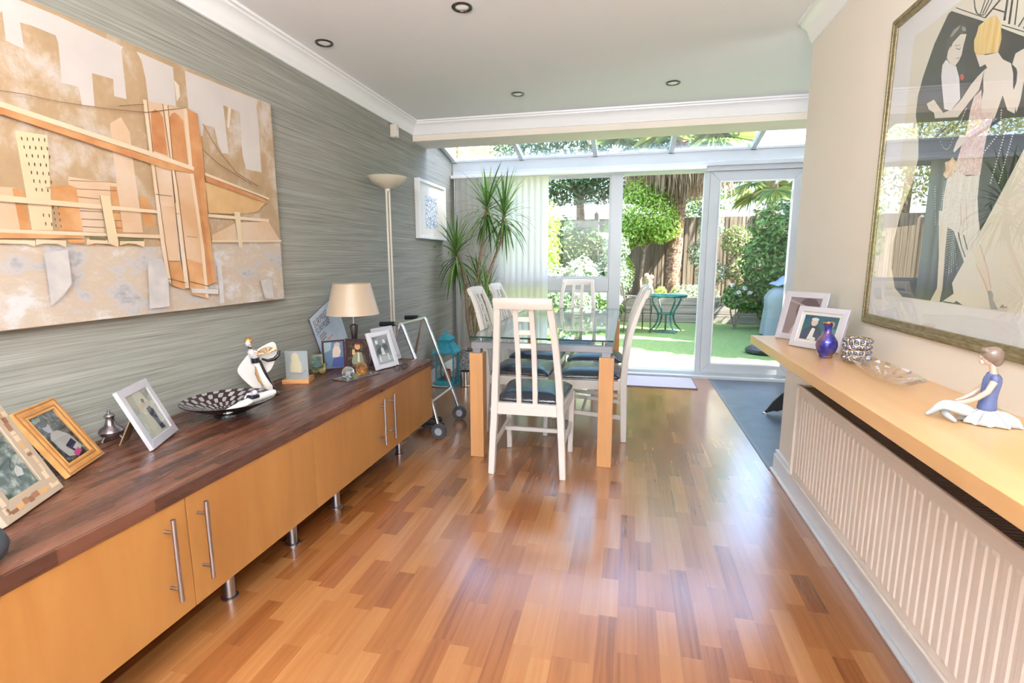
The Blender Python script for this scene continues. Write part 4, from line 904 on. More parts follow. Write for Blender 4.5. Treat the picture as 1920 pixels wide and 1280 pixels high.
('rose2',[(1.702,1.379),(1.7,1.379),(1.699,1.377),(1.702,1.377)]),
('rose2',[(1.667,1.415),(1.665,1.415),(1.664,1.413),(1.666,1.413)]),
('rose2',[(1.741,1.345),(1.739,1.345),(1.738,1.342),(1.74,1.342)]),
('rose2',[(1.635,1.402),(1.633,1.402),(1.633,1.4),(1.634,1.4)]),
('sign',[(1.456,1.109),(1.447,1.116),(1.442,1.11),(1.432,1.112),(1.431,1.108),(1.454,1.106)])]
# ================================================================ SETTING
YE, ZC = 5.56, 2.42          # garden front plane, ceiling height
def sb(name, mat, *boxes, bevel=0):
    b = MB()
    for q in boxes: b.box(*q)
    return struct(b.build(name, mat, smooth=0, bevel=bevel))
sb('floor', M['floor'], (-1.913, .85, -2.8, 5.5, -.1, 0))
sb('floor_kitchen', M['slate'], (.862, 4.3, 3.1, 5.5, -.1, 0), (1.0, 4.3, -.5, 3.1, -.1, 0))
sb('trim_1', M_('grey_floor_trim', (.12,.135,.15), rough=.4), (.838, .862, 3.1, 5.47, -.05, .004))
sb('wall_left', M['wallpaper'], (-2.1, -1.913, -2.8, 5.56, -.1, ZC), )
# gable piece of the left wall above the eaves, under the glass roof
b = MB(); b.prism([(4.6, ZC), (5.0, 2.42), (4.78, 2.49), (4.6, 2.49)], 'x', -2.1, -1.913); struct(b.build('wall_left_gable', M['wallpaper'], smooth=0))
sb('ceiling', M['white_ceiling'], (-2.1, 4.3, -2.8, 4.45, ZC, ZC+.15))
sb('wall_right', M['cream_wall'], (.885, 1.0, -2.8, 3.1, -.1, ZC))
sb('wall_back', M['cream_wall'], (-2.1, -1.75, -2.9, -2.8, -.1, ZC), (.75, 1.0, -2.9, -2.8, -.1, ZC), (-1.75, .75, -2.9, -2.8, -.1, .45), (-1.75, .75, -2.9, -2.8, 2.25, ZC))
sb('wall_kitchen', M['cream_wall'], (4.3, 4.4, -.5, 5.6, -.1, ZC), (1.0, 4.3, -.6, -.5, -.1, ZC))
# downstand beam, upper storey of the house above it
sb('wall_beam', M['cream_wall'], (-1.913, 4.3, 4.447, 4.766, 2.263, 2.6))
BR = NM('house_render', [(.3, (.55,.50,.44)), (.7, (.62,.57,.5))], ns=4, rough=.9)
sb('wall_upper_storey', BR, (-2.6, 4.8, 4.46, 4.78, 2.6, 6.6), (-2.6, 4.8, -3, 4.46, 6.5, 6.6))
# coving
def coving(name, axis, a, b, at, zc, sgn, end=False):
    prof = [(0, -.108), (.010, -.106), (.012, -.096), (.020, -.086), (.026, -.066), (.036, -.045), (.052, -.030), (.064, -.024), (.066, -.014), (.082, -.012), (.084, 0), (0, 0)]
    m_ = MB(); m_.prism([(at+sgn*u, zc+v) for u, v in prof], axis, a, b)
    return struct(m_.build(name, M['white_gloss'], smooth=50))
b = MB()
coving('trim_2', 'y', -2.8, 4.447, -1.913, ZC, 1)
coving('trim_3', 'x', -1.913, 4.3, 4.447, ZC, -1)
# the coving on the wall nib, with its profiled free end
coving('trim_4', 'y', -2.8, 3.1, .885, ZC, -1)
# skirtings
def skirt(name, boxes):
    m_ = MB()
    for x0, x1, y0, y1 in boxes:
        m_.box(x0, x1, y0, y1, 0, .100); cx = .3
        ex = .006
        if abs(x1-x0) < abs(y1-y0): m_.box(x0+(ex if x0 > 0 else 0), x1-(ex if x0 < 0 else 0), y0, y1-(ex if y1 < 3.2 and x0 > 0 else 0), .100, .127)
        else: m_.box(x0+(.0), x1, y0, y1-ex, .100, .127)
    return struct(m_.build(name, M['white_gloss'], smooth=0, bevel=.003))
skirt('baseboard_left', [(-1.913, -1.893, 3.2, 5.44)])
skirt('baseboard_right', [(.863, .885, -2.8, 3.122), (.885, 1.0, 3.1, 3.122)])
sb('trim_5', M['white_gloss'], (.846, .863, .2, 3.12, 0, .016), bevel=.004)
# eaves beam and door frame of the garden front
sb('wall_garden_front', M['upvc'], (-1.913, 4.3, 5.50, 5.66, 2.135, 2.275), (1.62, 4.3, 5.52, 5.66, -.1, 2.135), (-1.913, -1.47, 5.53, 5.72, -.1, 2.135), bevel=.004)
sb('trim_6', M['upvc'], (-1.90, 1.66, 5.465, 5.50, 2.120, 2.160), (-1.913, 1.66, 5.485, 5.56, 2.262, 2.285), bevel=.003)
# glass lean-to roof above the doors
gr = struct(MB().hexa([(-1.9, 4.766, 2.463), (4.3, 4.766, 2.463), (4.3, 5.70, 2.262), (-1.9, 5.70, 2.262), (-1.9, 4.766, 2.475), (4.3, 4.766, 2.475), (4.3, 5.70, 2.274), (-1.9, 5.70, 2.274)]).build('window_1', M['pane'], smooth=0))
for k, x in enumerate((-1.885, -1.144, -.372, .371, 1.124, 1.88, 2.63, 3.4)):
    MB().bar((x, 4.766, 2.44), (x, 5.62, 2.262), .045, .05).build('glazing_bar', M['upvc'], gr, smooth=0, bevel=.004)
    MB().box(x-.024, x+.024, 5.50, 5.512, 2.255, 2.30).build('bracket', M['alu'], gr, smooth=0)
# window 2: the fixed window on the left with a transom, and its posts
wf = struct(MB().box(-1.47, -.087, 5.50, 5.62, 2.075, 2.135).box(-.206, -.087, 5.50, 5.62, .06, 2.075).box(-1.47, -1.40, 5.51, 5.61, .06, 2.075)
            .box(-1.40, -.206, 5.51, 5.61, .89, 1.03).box(-1.40, -.206, 5.51, 5.61, .03, .10).build('window_2', M['upvc'], smooth=0, bevel=.004))
MB().box(-1.40, -.206, 5.555, 5.567, 1.03, 2.075).build('pane', M['pane'], wf, smooth=0)
MB().box(-1.40, -.206, 5.555, 5.567, .10, .89).build('pane', M['pane'], wf, smooth=0)
MB().frame(-1.40, -.206, 1.03, 2.075, 5.53, 5.545, .018).frame(-1.40, -.206, .10, .89, 5.53, 5.545, .018).build('bead', M['upvc'], wf, smooth=0)
# door 1: sliding door standing at the right of its opening
sb('trim_7', M['upvc'], (-.087, 1.62, 5.50, 5.62, 2.075, 2.135), (1.60, 1.66, 5.50, 5.62, 0, 2.075), bevel=.003)
sb('trim_8', M['upvc'], (-1.47, 1.62, 5.47, 5.545, -.02, .028), (-1.47, 1.62, 5.545, 5.68, -.02, .058), bevel=.004)
dr = struct(MB().frame(.752, 1.605, .055, 2.075, 5.525, 5.585, .095, .095).build('door_1', M['upvc'], smooth=0, bevel=.006))
MB().box(.86, 1.50, 5.55, 5.562, .16, 1.97).build('pane', M['pane'], dr, smooth=0)
MB().frame(.845, 1.512, .148, 1.982, 5.519, 5.53, .014).build('bead', M['white'], dr, smooth=0)
MB().box(.700, .752, 5.53, 5.60, .055, 2.075).build('meeting_stile', M['upvc'], dr, smooth=0, bevel=.003)

# ================================================================ CEILING AND WALL FITTINGS
def downlight(x, y, label, tilt=0):
    t = thing('downlight', label, 'downlight', (x, y, ZC), 0, 'downlights in the ceiling')
    MB().lathe([(.050, 0), (.050, -.004), (.046, -.007), (.036, -.006), (.033, .0)], seg=32).build('trim_ring', M_('dark_chrome', (.16,.15,.15), rough=.2, metal=1), t)
    MB().lathe([(.034, -.001), (.030, -.004), (.012, -.0045), (0, -.0045)], seg=24).build('lamp_face', M['lampface'], t)
    return t
M['lampface'] = M_('lamp_face', (.9,.88,.88), rough=.5)
downlight(-1.698, 2.763, 'steel downlight closest to the grey wallpapered wall').children
downlight(-.822, 2.549, 'steel downlight at the top edge of the photo, above the room middle')
downlight(-.835, 3.881, 'small far downlight in the ceiling above the dining table')
downlight(.253, 3.891, 'small far downlight in the ceiling closest to the right wall nib')
tt = thing('wall_sensor', 'small cream alarm sensor box high on the grey wall under the coving', 'sensor', (-1.913, 4.02, 2.2))
MB().box(0, .055, -.030, .030, 0, .10).build('housing', M['cream_plastic'], tt, bevel=.008)
MB().box(.040, .0565, -.018, .018, .015, .055).build('lens', M['white'], tt, bevel=.003)

# vertical blind
bl = thing('vertical_blind', 'cream vertical louvre blind drawn to the left side of the garden window', 'blind', (-1.33, 5.43, 0))
MB().box(-1.905, .70, 5.405, 5.455, 2.085, 2.118).build('head_rail', M['white'], bl, world=True, bevel=.004)
mt, nt, p = new_mat('blind_fabric'); p.inputs['Base Color'].default_value = (.78,.76,.72,1); setp(p, rough=.8)
tr = N(nt, 'ShaderNodeBsdfTranslucent'); tr.inputs[0].default_value = (.93,.91,.88,1); mx = N(nt, 'ShaderNodeMixShader'); mx.inputs[0].default_value = .72
nt.links.new(p.outputs[0], mx.inputs[1]); nt.links.new(tr.outputs[0], mx.inputs[2]); nt.links.new(mx.outputs[0], nt.nodes['Material Output'].inputs[0]); M['blind'] = mt
xs = -1.84; k = 0
while xs < -.86:
    a = R(14 if k % 4 else 22); w_ = .089; dx, dy = math.cos(a)*w_/2, math.sin(a)*w_/2; cx = xs+.03
    pts = []
    for u in (-1, -.5, 0, .5, 1):
        pts.append((cx+dx*u, 5.43+dy*u+.006*(1-u*u)))
    m_ = MB(); m_.prism(pts+[(x, y+.0012) for x, y in pts[::-1]], 'z', .10, 2.085)
    m_.build('slat', M['blind'], bl, world=True, smooth=60)
    xs += .066; k += 1
MB().tube([(-1.86, 5.40, 2.09), (-1.862, 5.395, 1.2), (-1.86, 5.40, .9)], .0025, 6).build('cord', M['white'], bl, world=True)

# ================================================================ ART ON THE WALLS
def layered(name, items, mats, plane, parent, step=.00012, sgn=1):
    m_ = MB(); order = list(mats)
    for i, (k, pts) in enumerate(items):
        m_.mi = order.index(k); x = plane+sgn*step*(i+1)
        m_.poly([(x, y, z) for y, z in pts])
    o = m_.build(name, [mats[k] for k in order], parent, world=True, smooth=0)
    return o
CM = {
 'water': NM('paint_water', [(.34, (.33,.32,.33)), (.42, (.47,.45,.45)), (.48, (.50,.40,.30)), (.54, (.52,.44,.36)), (.62, (.62,.60,.60))], (1,1.1,1.8), 4.5, 9, .68, distort=.15, rough=.6),
 'sky': NM('paint_sky', [(.3, (.53,.48,.45)), (.7, (.57,.525,.495))], ns=6, rough=.6),
 'patch': M_('paint_patch', (.62,.55,.45), rough=.6), 'peach': NM('paint_peach', [(.35, (.56,.38,.24)), (.65, (.62,.48,.36))], ns=7, rough=.6),
 'peach2': NM('paint_peach_deep', [(.35, (.54,.32,.165)), (.65, (.61,.43,.29))], ns=5, rough=.6),
 'orange': NM('paint_orange', [(.35, (.45,.20,.07)), (.65, (.60,.33,.15))], ns=9, rough=.6), 'rust': NM('paint_rust', [(.35, (.40,.15,.05)), (.65, (.55,.28,.12))], ns=9, detail=8, rough=.6),
 'cream': M_('paint_cream', (.63,.52,.33), rough=.6), 'dark': M_('paint_dark', (.12,.075,.05), rough=.6), 'tan2': NM('paint_tan', [(.3, (.50,.30,.12)), (.7, (.58,.40,.20))], ns=9, rough=.6),
 'light': NM('wood_strip_pale', [(.3, (.64,.48,.31)), (.7, (.69,.56,.41))], ns=4, rough=.5), 'green': M_('paint_green', (.15,.14,.06), rough=.6),
 'brownline': M_('paint_brown_line', (.17,.08,.04), rough=.6), 'pale': NM('paint_pale', [(.38, (.46,.44,.44)), (.5, (.54,.51,.48)), (.62, (.60,.58,.57))], ns=9, detail=8, rough=.6)}
cv = thing('canvas_painting', 'large tan and white canvas painting of a suspension bridge on the grey wall', 'painting', (-1.90, 1.71, 1.523))
MB().box(-1.911, -1.870, .92, 2.50, 1.010, 2.037).build('canvas', NM('paint_ground', [(.34, (.36,.24,.13)), (.50, (.41,.285,.165)), (.57, (.46,.36,.26)), (.66, (.54,.48,.43))], (1,1.2,1), 5, 10, .68, distort=.1, rough=.6), cv, world=True, smooth=0, bevel=.003)
layered('painted_bridge', CANVAS_ART, CM, -1.870, cv)
# white framed small picture by the window
wp = thing('framed_picture', 'small white box frame with grey doodle print, on grey wall beside the tall plant', 'picture', (-1.913, 4.80, 1.42))
MB().box(-1.912, -1.885, 4.46, 5.13, 1.435, 1.94).build('backing', M['white'], wp, world=True, smooth=0)
b = MB(); b.frame(4.445, 5.145, 1.42, 1.955, 0, .045, .028)
b.bm.transform(Matrix(((0,1,0,-1.912),(1,0,0,0),(0,0,1,0),(0,0,0,1)))); b.build('frame', M['white_gloss'], wp, world=True, smooth=0, bevel=.003)
MB().box(-1.885, -1.883, 4.47, 5.12, 1.445, 1.93).build('mount', M_('ivory_mount', (.74,.70,.62), rough=.8), wp, world=True, smooth=0)
mt, nt, p = new_mat('doodle_print'); v = coords(nt, (1,1,1)); vo = N(nt, 'ShaderNodeTexVoronoi', Scale=26, feature='DISTANCE_TO_EDGE'); nt.links.new(v, vo.inputs['Vector'])
nt.links.new(ramp(nt, vo.outputs[0], [(.0, (.18,.22,.27)), (.07, (.45,.5,.55)), (.14, (.75,.78,.80))]), p.inputs['Base Color'])
MB().box(-1.8829, -1.8822, 4.62, 4.93, 1.52, 1.82).build('print', mt, wp, world=True, smooth=0)
# art deco print in the gold frame
PM = {'black': M_('print_black', (.035,.034,.034), rough=.6), 'pline': M_('print_line', (.05,.05,.05), rough=.6), 'white': M_('print_white', (.78,.78,.80), rough=.6),
 'skin': M_('print_skin', (.74,.69,.61), rough=.6), 'skin2': M_('print_skin_shade', (.72,.66,.52), rough=.6), 'hair': M_('print_hair', (.07,.07,.065), rough=.6), 'navy': M_('print_navy', (.045,.055,.075), rough=.6),
 'red': M_('print_red', (.62,.06,.04), rough=.6), 'gold': NM('print_gold', [(.35, (.68,.42,.08)), (.65, (.80,.66,.32))], (1,60,4), 1, rough=.6), 'pink': NM('print_pink', [(.4, (.66,.47,.44)), (.6, (.76,.68,.62))], ns=110, rough=.6),
 'skirt': NM('print_skirt', [(.4, (.68,.64,.57)), (.6, (.77,.75,.69))], (1,120,10), 1, rough=.6), 'paper': M_('print_paper', (.74,.71,.60), rough=.6), 'grey': M_('print_grey', (.35,.36,.34), rough=.6),
 'flower': NM('print_flower', [(.4, (.70,.42,.25)), (.6, (.78,.66,.50))], ns=60, rough=.6), 'rose': M_('print_rose', (.60,.25,.27), rough=.6), 'rose2': M_('print_rose_pale', (.66,.50,.47), rough=.6), 'sign': M_('print_sign', (.3,.26,.2), rough=.6)}
dp = thing('framed_poster', 'large gold framed print of a dancing couple on the cream wall', 'picture', (.885, 1.70, .99))
b = MB(); b.frame(1.238, 2.189, .986, 2.043, .0, -.010, .036).frame(1.242, 2.185, .990, 2.039, -.010, -.013, .014)
T_ = Matrix(((0,1,0,.885),(1,0,0,0),(0,0,1,0),(0,0,0,1)))
b.bm.transform(Matrix(((0,1,0,.8838),(1,0,0,0),(0,0,1,0),(0,0,0,1))))
b.build('frame', NM('gilt_frame', [(.35, (.21,.165,.08)), (.65, (.38,.31,.18))], (1,3,12), 12, 6, .6, .1, .001, rough=.42, metal=.6), dp, world=True, smooth=0, bevel=.002)
MB().box(.880, .8838, 1.26, 2.167, 1.011, 2.022).build('mount', M_('white_mount', (.80,.80,.81), rough=.7), dp, world=True, smooth=0)
MB().box(.8788, .880, 1.391, 2.036, 1.098, 1.934).build('paper', PM['paper'], dp, world=True, smooth=0)
layered('print', POSTER_ART, PM, .8787, dp, .00001, -1)
MB().box(.8752, .8758, 1.272, 2.155, 1.020, 2.009).build('glass', M['picglass'], dp, world=True, smooth=0)
# ================================================================ RADIATOR AND SHELF
rd = thing('radiator', 'white ribbed panel radiator under the birch shelf on the right wall', 'radiator', (.72, 1.4, .29))
y0, y1, z0, z1 = .30, 2.335, .29, .695
b = MB(); prof = []
# pressed front panel: flutes along y
n = int((y1-y0-.06)/.033); ys = y0+.03
pts = [(y0, 0)]
for k in range(n):
    a = ys+k*(y1-y0-.06)/n; d_ = (y1-y0-.06)/n
    pts += [(a+d_*.10, 0), (a+d_*.24, .006), (a+d_*.66, .006), (a+d_*.80, 0)]
pts.append((y1, 0))
zl = [(z0, 0), (z0+.028, 0), (z0+.036, 1), (z1-.050, 1), (z1-.042, 0), (z1, 0)]
grid = [[b.bm.verts.new((.7165+.008-u*f_*.5, y, z)) for y, u in pts] for z, f_ in zl]
for ra, rb in zip(grid, grid[1:]):
    for i in range(len(ra)-1): b._f([ra[i], ra[i+1], rb[i+1], rb[i]])
b.build('front_panel', M['rad'] if 'rad' in M else M.setdefault('rad', M_('radiator_enamel', (.66,.58,.50), rough=.32)), rd, world=True, smooth=0)
b = MB(); b.box(.715, .724, y0, y1, z1-.006, z1+.004).box(.715, .724, y0, y1, z0-.004, z0+.003).box(.715, .80, y1-.004, y1+.006, z0, z1).box(.715, .80, y0-.006, y0, z0, z1).box(.795, .80, y0, y1, z0, z1)
b.build('casing', M['rad'], rd, world=True, smooth=0, bevel=.002)
b = MB()
for k in range(int((y1-y0-.02)/.014)):
    y = y0+.012+k*.014; b.box(.728, .793, y, y+.0045, z1-.008, z1-.002)
b.box(.7245, .729, y0, y1, z1-.012, z1+.001).box(.791, .795, y0, y1, z1-.012, z1+.001)
g_ = b.build('top_grille', M_('grille_brown', (.15,.105,.075), rough=.5), rd, world=True, smooth=0); g_['kind'] = 'stuff'
for y in (.5, 2.05): MB().box(.80, .8845, y, y+.04, .32, .66).build('bracket', M['white_gloss'], rd, world=True, smooth=0)
sh = MB().box(.577, .8845, .30, 2.605, .827, .8653).build('wall_shelf', M['shelf'], smooth=0, bevel=.0015)
tag(sh, 'long thick birch shelf above the radiator on the right wall', 'shelf')

# ================================================================ DINING TABLE
tb = thing('dining_table', 'glass topped dining table with beech legs and grey metal frame', 'table', (-.508, 3.91, 0))
X0, X1, Y0, Y1 = -.936, -.067, 2.932, 4.885
for x in (X0, X1-.085):
    for y in (Y0, Y1-.085):
        MB().box(x, x+.085, y, y+.085, 0, .662).build('leg', M['maple_flat'], tb, world=True, smooth=0, bevel=.003)
b = MB()
for y in (Y0+.008, Y1-.058): b.box(X0+.01, X1-.01, y, y+.05, .69, .728)
for x in (X0+.01, X1-.06): b.box(x, x+.05, Y0+.058, Y1-.058, .69, .728)
for x in (X0+.02, X1-.07):
    for y in (Y0+.0085, Y1-.0585): b.box(x, x+.05, y, y+.05, .662, .69)
b.build('metal_frame', M['alu'], tb, world=True, smooth=0, bevel=.002)
for x in (X0+.06, X1-.06):
    for y in (Y0+.06, Y1-.06):
        MB().lathe([(0, .728), (.014, .728), (.014, .756), (0, .756)], (x, y, 0), 16).build('glass_support', M['chrome'], tb, world=True)
gt = MB(); gt.box(X0+.004, X1-.006, Y0, Y1, .7562, .7660)
go = gt.build('glass_top', [M['tableglass'], M['glassedge']], tb, world=True, smooth=0)
for f_ in go.data.polygons: f_.material_index = 0 if abs(f_.normal.z) > .5 else 1

# ================================================================ CHAIRS
def make_chair(label):
    t = thing('dining_chair', label, 'chair', (0, 0, 0), 0, 'ivory dining chairs around the glass table')
    W = M['white_lacquer']
    # origin under the seat centre; back at -y (rear posts y=-.22), front at +y
    for s in (-1, 1):
        pts = [(s*.207, -.235, 0), (s*.198, -.228, .2), (s*.187, -.222, .40), (s*.180, -.232, .55), (s*.165, -.262, .74), (s*.150, -.310, .90), (s*.138, -.352, 1.0)]
        MB().sweep(pts, [(.036,.036), (.038,.040), (.040,.045), (.038,.042), (.036,.036), (.036,.030), (.036,.026)], (1, 0, 0)).build('back_post', W, t, smooth=60, bevel=.004)
        MB().sweep([(s*.200, .200, 0), (s*.205, .208, .40)], [(.030,.030), (.036,.036)], (1, 0, 0)).build('leg', W, t, smooth=0, bevel=.004)
        MB().bar((s*.192, -.20, .385), (s*.205, .19, .385), .022, .062).build('side_rail', W, t, smooth=0, bevel=.003)
        MB().bar((s*.196, -.21, .165), (s*.203, .195, .195), .018, .026).build('stretcher', W, t, smooth=0, bevel=.003)
    MB().bar((-.198, .05, .182), (.198, .05, .182), .018, .026).build('stretcher', W, t, smooth=0, bevel=.003)
    MB().bar((-.17, -.222, .392), (.17, -.222, .392), .028, .068).build('rear_rail', W, t, smooth=0, bevel=.003)
    MB().bar((-.19, .205, .388), (.19, .205, .388), .024, .058).build('front_rail', W, t, smooth=0, bevel=.003)
    # shaped top rail, rounded and slightly crowned, curved in plan
    b = MB(); rings = []
    n = 12
    for i in range(n+1):
        u = -1+2*i/n; x = u*.157; yc = -.345-.018*(1-u*u); top = 1.030-.004*u*u; bot = .968
        prof = [(-.014, bot), (.012, bot), (.014, bot+.02), (.012, top-.008), (.004, top), (-.010, top-.002), (-.017, top-.012), (-.018, bot+.02)]
        rings.append([b.bm.verts.new((x, yc+a-(z-bot)*.30, z)) for a, z in prof])
    for ra, rb in zip(rings, rings[1:]):
        for k in range(8): b._f([ra[k], ra[(k+1)%8], rb[(k+1)%8], rb[k]])
    b._f(rings[0]); b._f(rings[-1][::-1])
    b.build('top_rail', W, t, smooth=45, bevel=.002)
    for s in (-1, 1):
        pts = [(s*.046, -.222, .42), (s*.046, -.236, .55), (s*.045, -.266, .74), (s*.044, -.318, .90), (s*.043, -.350, .975)]
        MB().sweep(pts, [(.028,.016)]*5, (1, 0, 0)).build('slat', W, t, smooth=50, bevel=.002)
    for z, y in ((.912, -.322), (.838, -.297), (.762, -.273)):
        MB().bar((-.035, y, z), (.035, y, z), .014, .026).build('cross_bar', W, t, smooth=0, bevel=.002)
    # cushion: domed leather pad
    b = MB(); nx, ny = 14, 14; g = []
    def half(y): return .190+.028*(y+.20)/.42
    for i in range(ny+1):
        v = -1+2*i/ny; y = .012+v*.222; row = []
        for j in range(nx+1):
            u = -1+2*j/nx; hw = half(y)
            e = max(abs(u), abs(v)); z = .436+.050*(1-e**5)*(1-.25*(u*u+v*v)/2)**.5*1.0
            cx = u*hw*(1-.02*v*v*(abs(u)**6)); row.append(b.bm.verts.new((cx, y-(.010*v*abs(u)**6), z)))
        g.append(row)
    for ra, rb in zip(g, g[1:]):
        for j in range(nx): b._f([ra[j], ra[j+1], rb[j+1], rb[j]])
    # skirt and underside
    edge = [g[0][j] for j in range(nx+1)]+[g[i][nx] for i in range(1, ny+1)]+[g[ny][j] for j in range(nx-1, -1, -1)]+[g[i][0] for i in range(ny-1, 0, -1)]
    low = [b.bm.verts.new((v_.co.x, v_.co.y, .416)) for v_ in edge]; ne = len(edge)
    for k in range(ne): b._f([edge[k], low[k], low[(k+1)%ne], edge[(k+1)%ne]])
    b._f(low)
    b.build('seat', M['leather'], t, smooth=60, bevel=0, sub=1)
    return t
ch = make_chair('ivory chair closest to the camera, its ladder back towards the room')
ch.location = (-.533, 2.947, 0)
G_ = 'ivory dining chairs around the glass table'
dup(ch, (-.738, 3.615, 0), R(-90), 'ivory chair on the left long side of the table, the closer one', G_)
dup(ch, (-.738, 4.185, 0), R(-90), 'ivory chair on the left long side of the table, farther, beside the tall plant', G_)
dup(ch, (-.235, 3.605, 0), R(90), 'ivory chair on the right long side of the table, seen side-on, the closer one', G_)
dup(ch, (-.235, 4.165, 0), R(90), 'ivory chair on the right long side of the table, mostly hidden behind the closer one', G_)
dup(ch, (-.492, 4.80, 0), R(180), 'ivory chair at the far end of the table, against the window', G_)

# ================================================================ SIDEBOARD
def cabinet(label, y0, ym, y1, hinge):
    t = thing('sideboard_cabinet', label, 'sideboard', (-1.60, (y0+y1)/2, 0), 0, 'low maple cabinets along the grey wall')
    MB().box(-1.905, -1.306, y0+.001, y1-.001, .162, .520).build('body', M['maple'], t, world=True, smooth=0, bevel=.001)
    for a, b_, hy in ((y0, ym, ym-.078), (ym, y1, ym+.040)):
        d = MB().box(-1.304, -1.283, a+.0015, b_-.0015, .160, .519).build('door', M['maple'], t, world=True, smooth=0, bevel=.001)
        b = MB(); b.tube([(-1.248, hy, .236), (-1.248, hy, .492)], .0065, 14)
        for z in (.275, .452): b.tube([(-1.283, hy, z), (-1.248, hy, z)], .0045, 8)
        b.build('handle', M['steel'], d, world=True, smooth=50)
    for y in ((1.434, 2.14) if hinge else (2.873,)):
        for x in (-1.395, -1.84):
            b = MB(); b.lathe([(0, 0), (.030, 0), (.030, .006), (.0205, .009), (.0205, .157), (.028, .158), (.028, .1615), (0, .1615)], (x, y if not (hinge and y > 2) else 1.80, 0), 20)
            b.build('leg', M['steel'], t, world=True, smooth=40)
    return t
cabinet('maple cabinet at the photo\'s lower left with two long steel bar handles', .54, 1.188, 1.836, True)
c2 = cabinet('maple cabinet at the far right end of the sideboard, two steel bar handles', 1.8365, 2.497, 3.172, False)
for x in (-1.395, -1.84):
    MB().lathe([(0, 0), (.030, 0), (.030, .006), (.0205, .009), (.0205, .157), (.028, .158), (.028, .1615), (0, .1615)], (x, 2.142, 0), 20).build('leg', M['steel'], c2, world=True, smooth=40)
t = thing('sideboard_cabinet', 'maple cabinet cut off by the left edge of the photo, no handle in view', 'sideboard', (-1.60, -.1, 0), 0, 'low maple cabinets along the grey wall')
MB().box(-1.905, -1.306, -.75, .538, .162, .520).build('body', M['maple'], t, world=True, smooth=0)
MB().box(-1.304, -1.283, -.75, .5385, .160, .519).build('door', M['maple'], t, world=True, smooth=0)
for y in (-.6, .45): MB().lathe([(0, 0), (.030, 0), (.030, .006), (.0205, .009), (.0205, .1615), (0, .1615)], (-1.395, y, 0), 20).build('leg', M['steel'], t, world=True, smooth=40)
wt = MB().box(-1.9125, -1.278, -.76, 3.182, .521, .560).build('worktop', M['walnut'], smooth=0, bevel=.001)
tag(wt, 'long dark walnut block worktop lying over the maple cabinets', 'worktop')
# ================================================================ FLOOR THINGS
def rug():
    b = MB(); b.box(-.14, .668, 4.985, 5.455, .0008, .009)
    o = b.build('doormat', NM('mat_fibre', [(.35, (.40,.36,.37)), (.65, (.50,.46,.465))], ns=300, detail=2, bmp=.4, bdist=.002, rough=.95), smooth=0, bevel=.002)
    tag(o, 'pale lilac grey doormat on the wood floor inside the open door', 'mat')
    b = MB(); b.box(-.145, .673, 4.980, 4.990, .0006, .0105).box(-.145, .673, 5.449, 5.459, .0006, .0105).box(.664, .673, 4.980, 5.459, .0006, .0105).box(-.145, -.136, 4.980, 5.459, .0006, .0105)
    b.build('binding', M_('mat_binding', (.16,.13,.14), rough=.9), o, smooth=0)
rug()
# floor lamp (uplighter) behind the sideboard's end
ul = thing('floor_lamp', 'tall cream uplighter floor lamp with twin pole and bowl shade', 'floor lamp', (-1.735, 3.55, 0))
b = MB(); b.lathe([(0, 0), (.13, 0), (.135, .008), (.13, .018), (.05, .026), (.02, .034), (0, .034)], seg=36); b.build('base', M['cream_plastic'], ul)
for s in (-1, 1): MB().tube([(s*.004, s*.015, .03), (s*.004, s*.015, 1.72)], .0075, 12).build('pole', M['cream_plastic'], ul)
MB().lathe([(0, 1.715), (.018, 1.716), (.022, 1.735), (.05, 1.745), (.09, 1.762), (.122, 1.785), (.140, 1.812), (.143, 1.818), (.138, 1.815), (.118, 1.790), (.086, 1.768), (0, 1.752)], seg=40).build('bowl_shade', M_('uplighter_bowl', (.60,.55,.44), rough=.4), ul)
# wheeled walking frame
wk = thing('walking_frame', 'chrome wheeled walking frame standing past the sideboard end', 'walking frame', (-1.42, 3.42, 0))
def side(yf, yw):
    b = MB(); b.tube([(-1.252, yw, .075), (-1.30, yf, .24), (-1.50, yf, .772), (-1.512, yf, .788), (-1.53, yf, .790), (-1.60, yf, .790), (-1.66, yf, .785)], .0115, 12); b.build('front_tube', M['chrome'], wk, world=True)
    MB().tube([(-1.525, yf, .785), (-1.60, yf, .5), (-1.72, yf, .012)], .0115, 12).build('leg', M['chrome'], wk, world=True)
    MB().tube([(-1.56, yf, .790), (-1.67, yf, .785)], .0165, 12).build('grip', M['black'], wk, world=True)
    MB().tube([(-1.722, yf, 0), (-1.712, yf, .04)], .016, 12).build('ferrule', M['black'], wk, world=True)
    MB().tube([(-1.33, yf, .25), (-1.66, yf, .25)], .0095, 10).build('side_tube', M['chrome'], wk, world=True)
    Mx = Matrix.Rotation(PI/2, 4, 'X')
    wh = MB(); wh.lathe([(0, -.016), (.030, -.016), (.033, -.014), (.040, -.016), (.051, -.016), (.054, -.010), (.054, .010), (.051, .016), (.040, .016), (.033, .014), (.030, .016), (0, .016)], (-1.245, yw-.012, .054), 28, M=Mx)
    o = wh.build('wheel', M_('wheel_rubber', (.045,.045,.05), rough=.5), wk, world=True, smooth=35)
    MB().lathe([(0, -.018), (.026, -.018), (.028, -.014), (.028, .014), (.026, .018), (0, .018)], (-1.245, yw-.012, .054), 20, M=Mx).build('hub', M_('wheel_hub', (.32,.31,.32), rough=.4), o, world=True, smooth=35)
side(3.22, 3.20); side(3.63, 3.645)
MB().tube([(-1.515, 3.22, .789), (-1.515, 3.63, .789)], .0115, 12).tube([(-1.305, 3.22, .25), (-1.305, 3.63, .25)], .0115, 12).build('cross_tube', M['chrome'], wk, world=True)
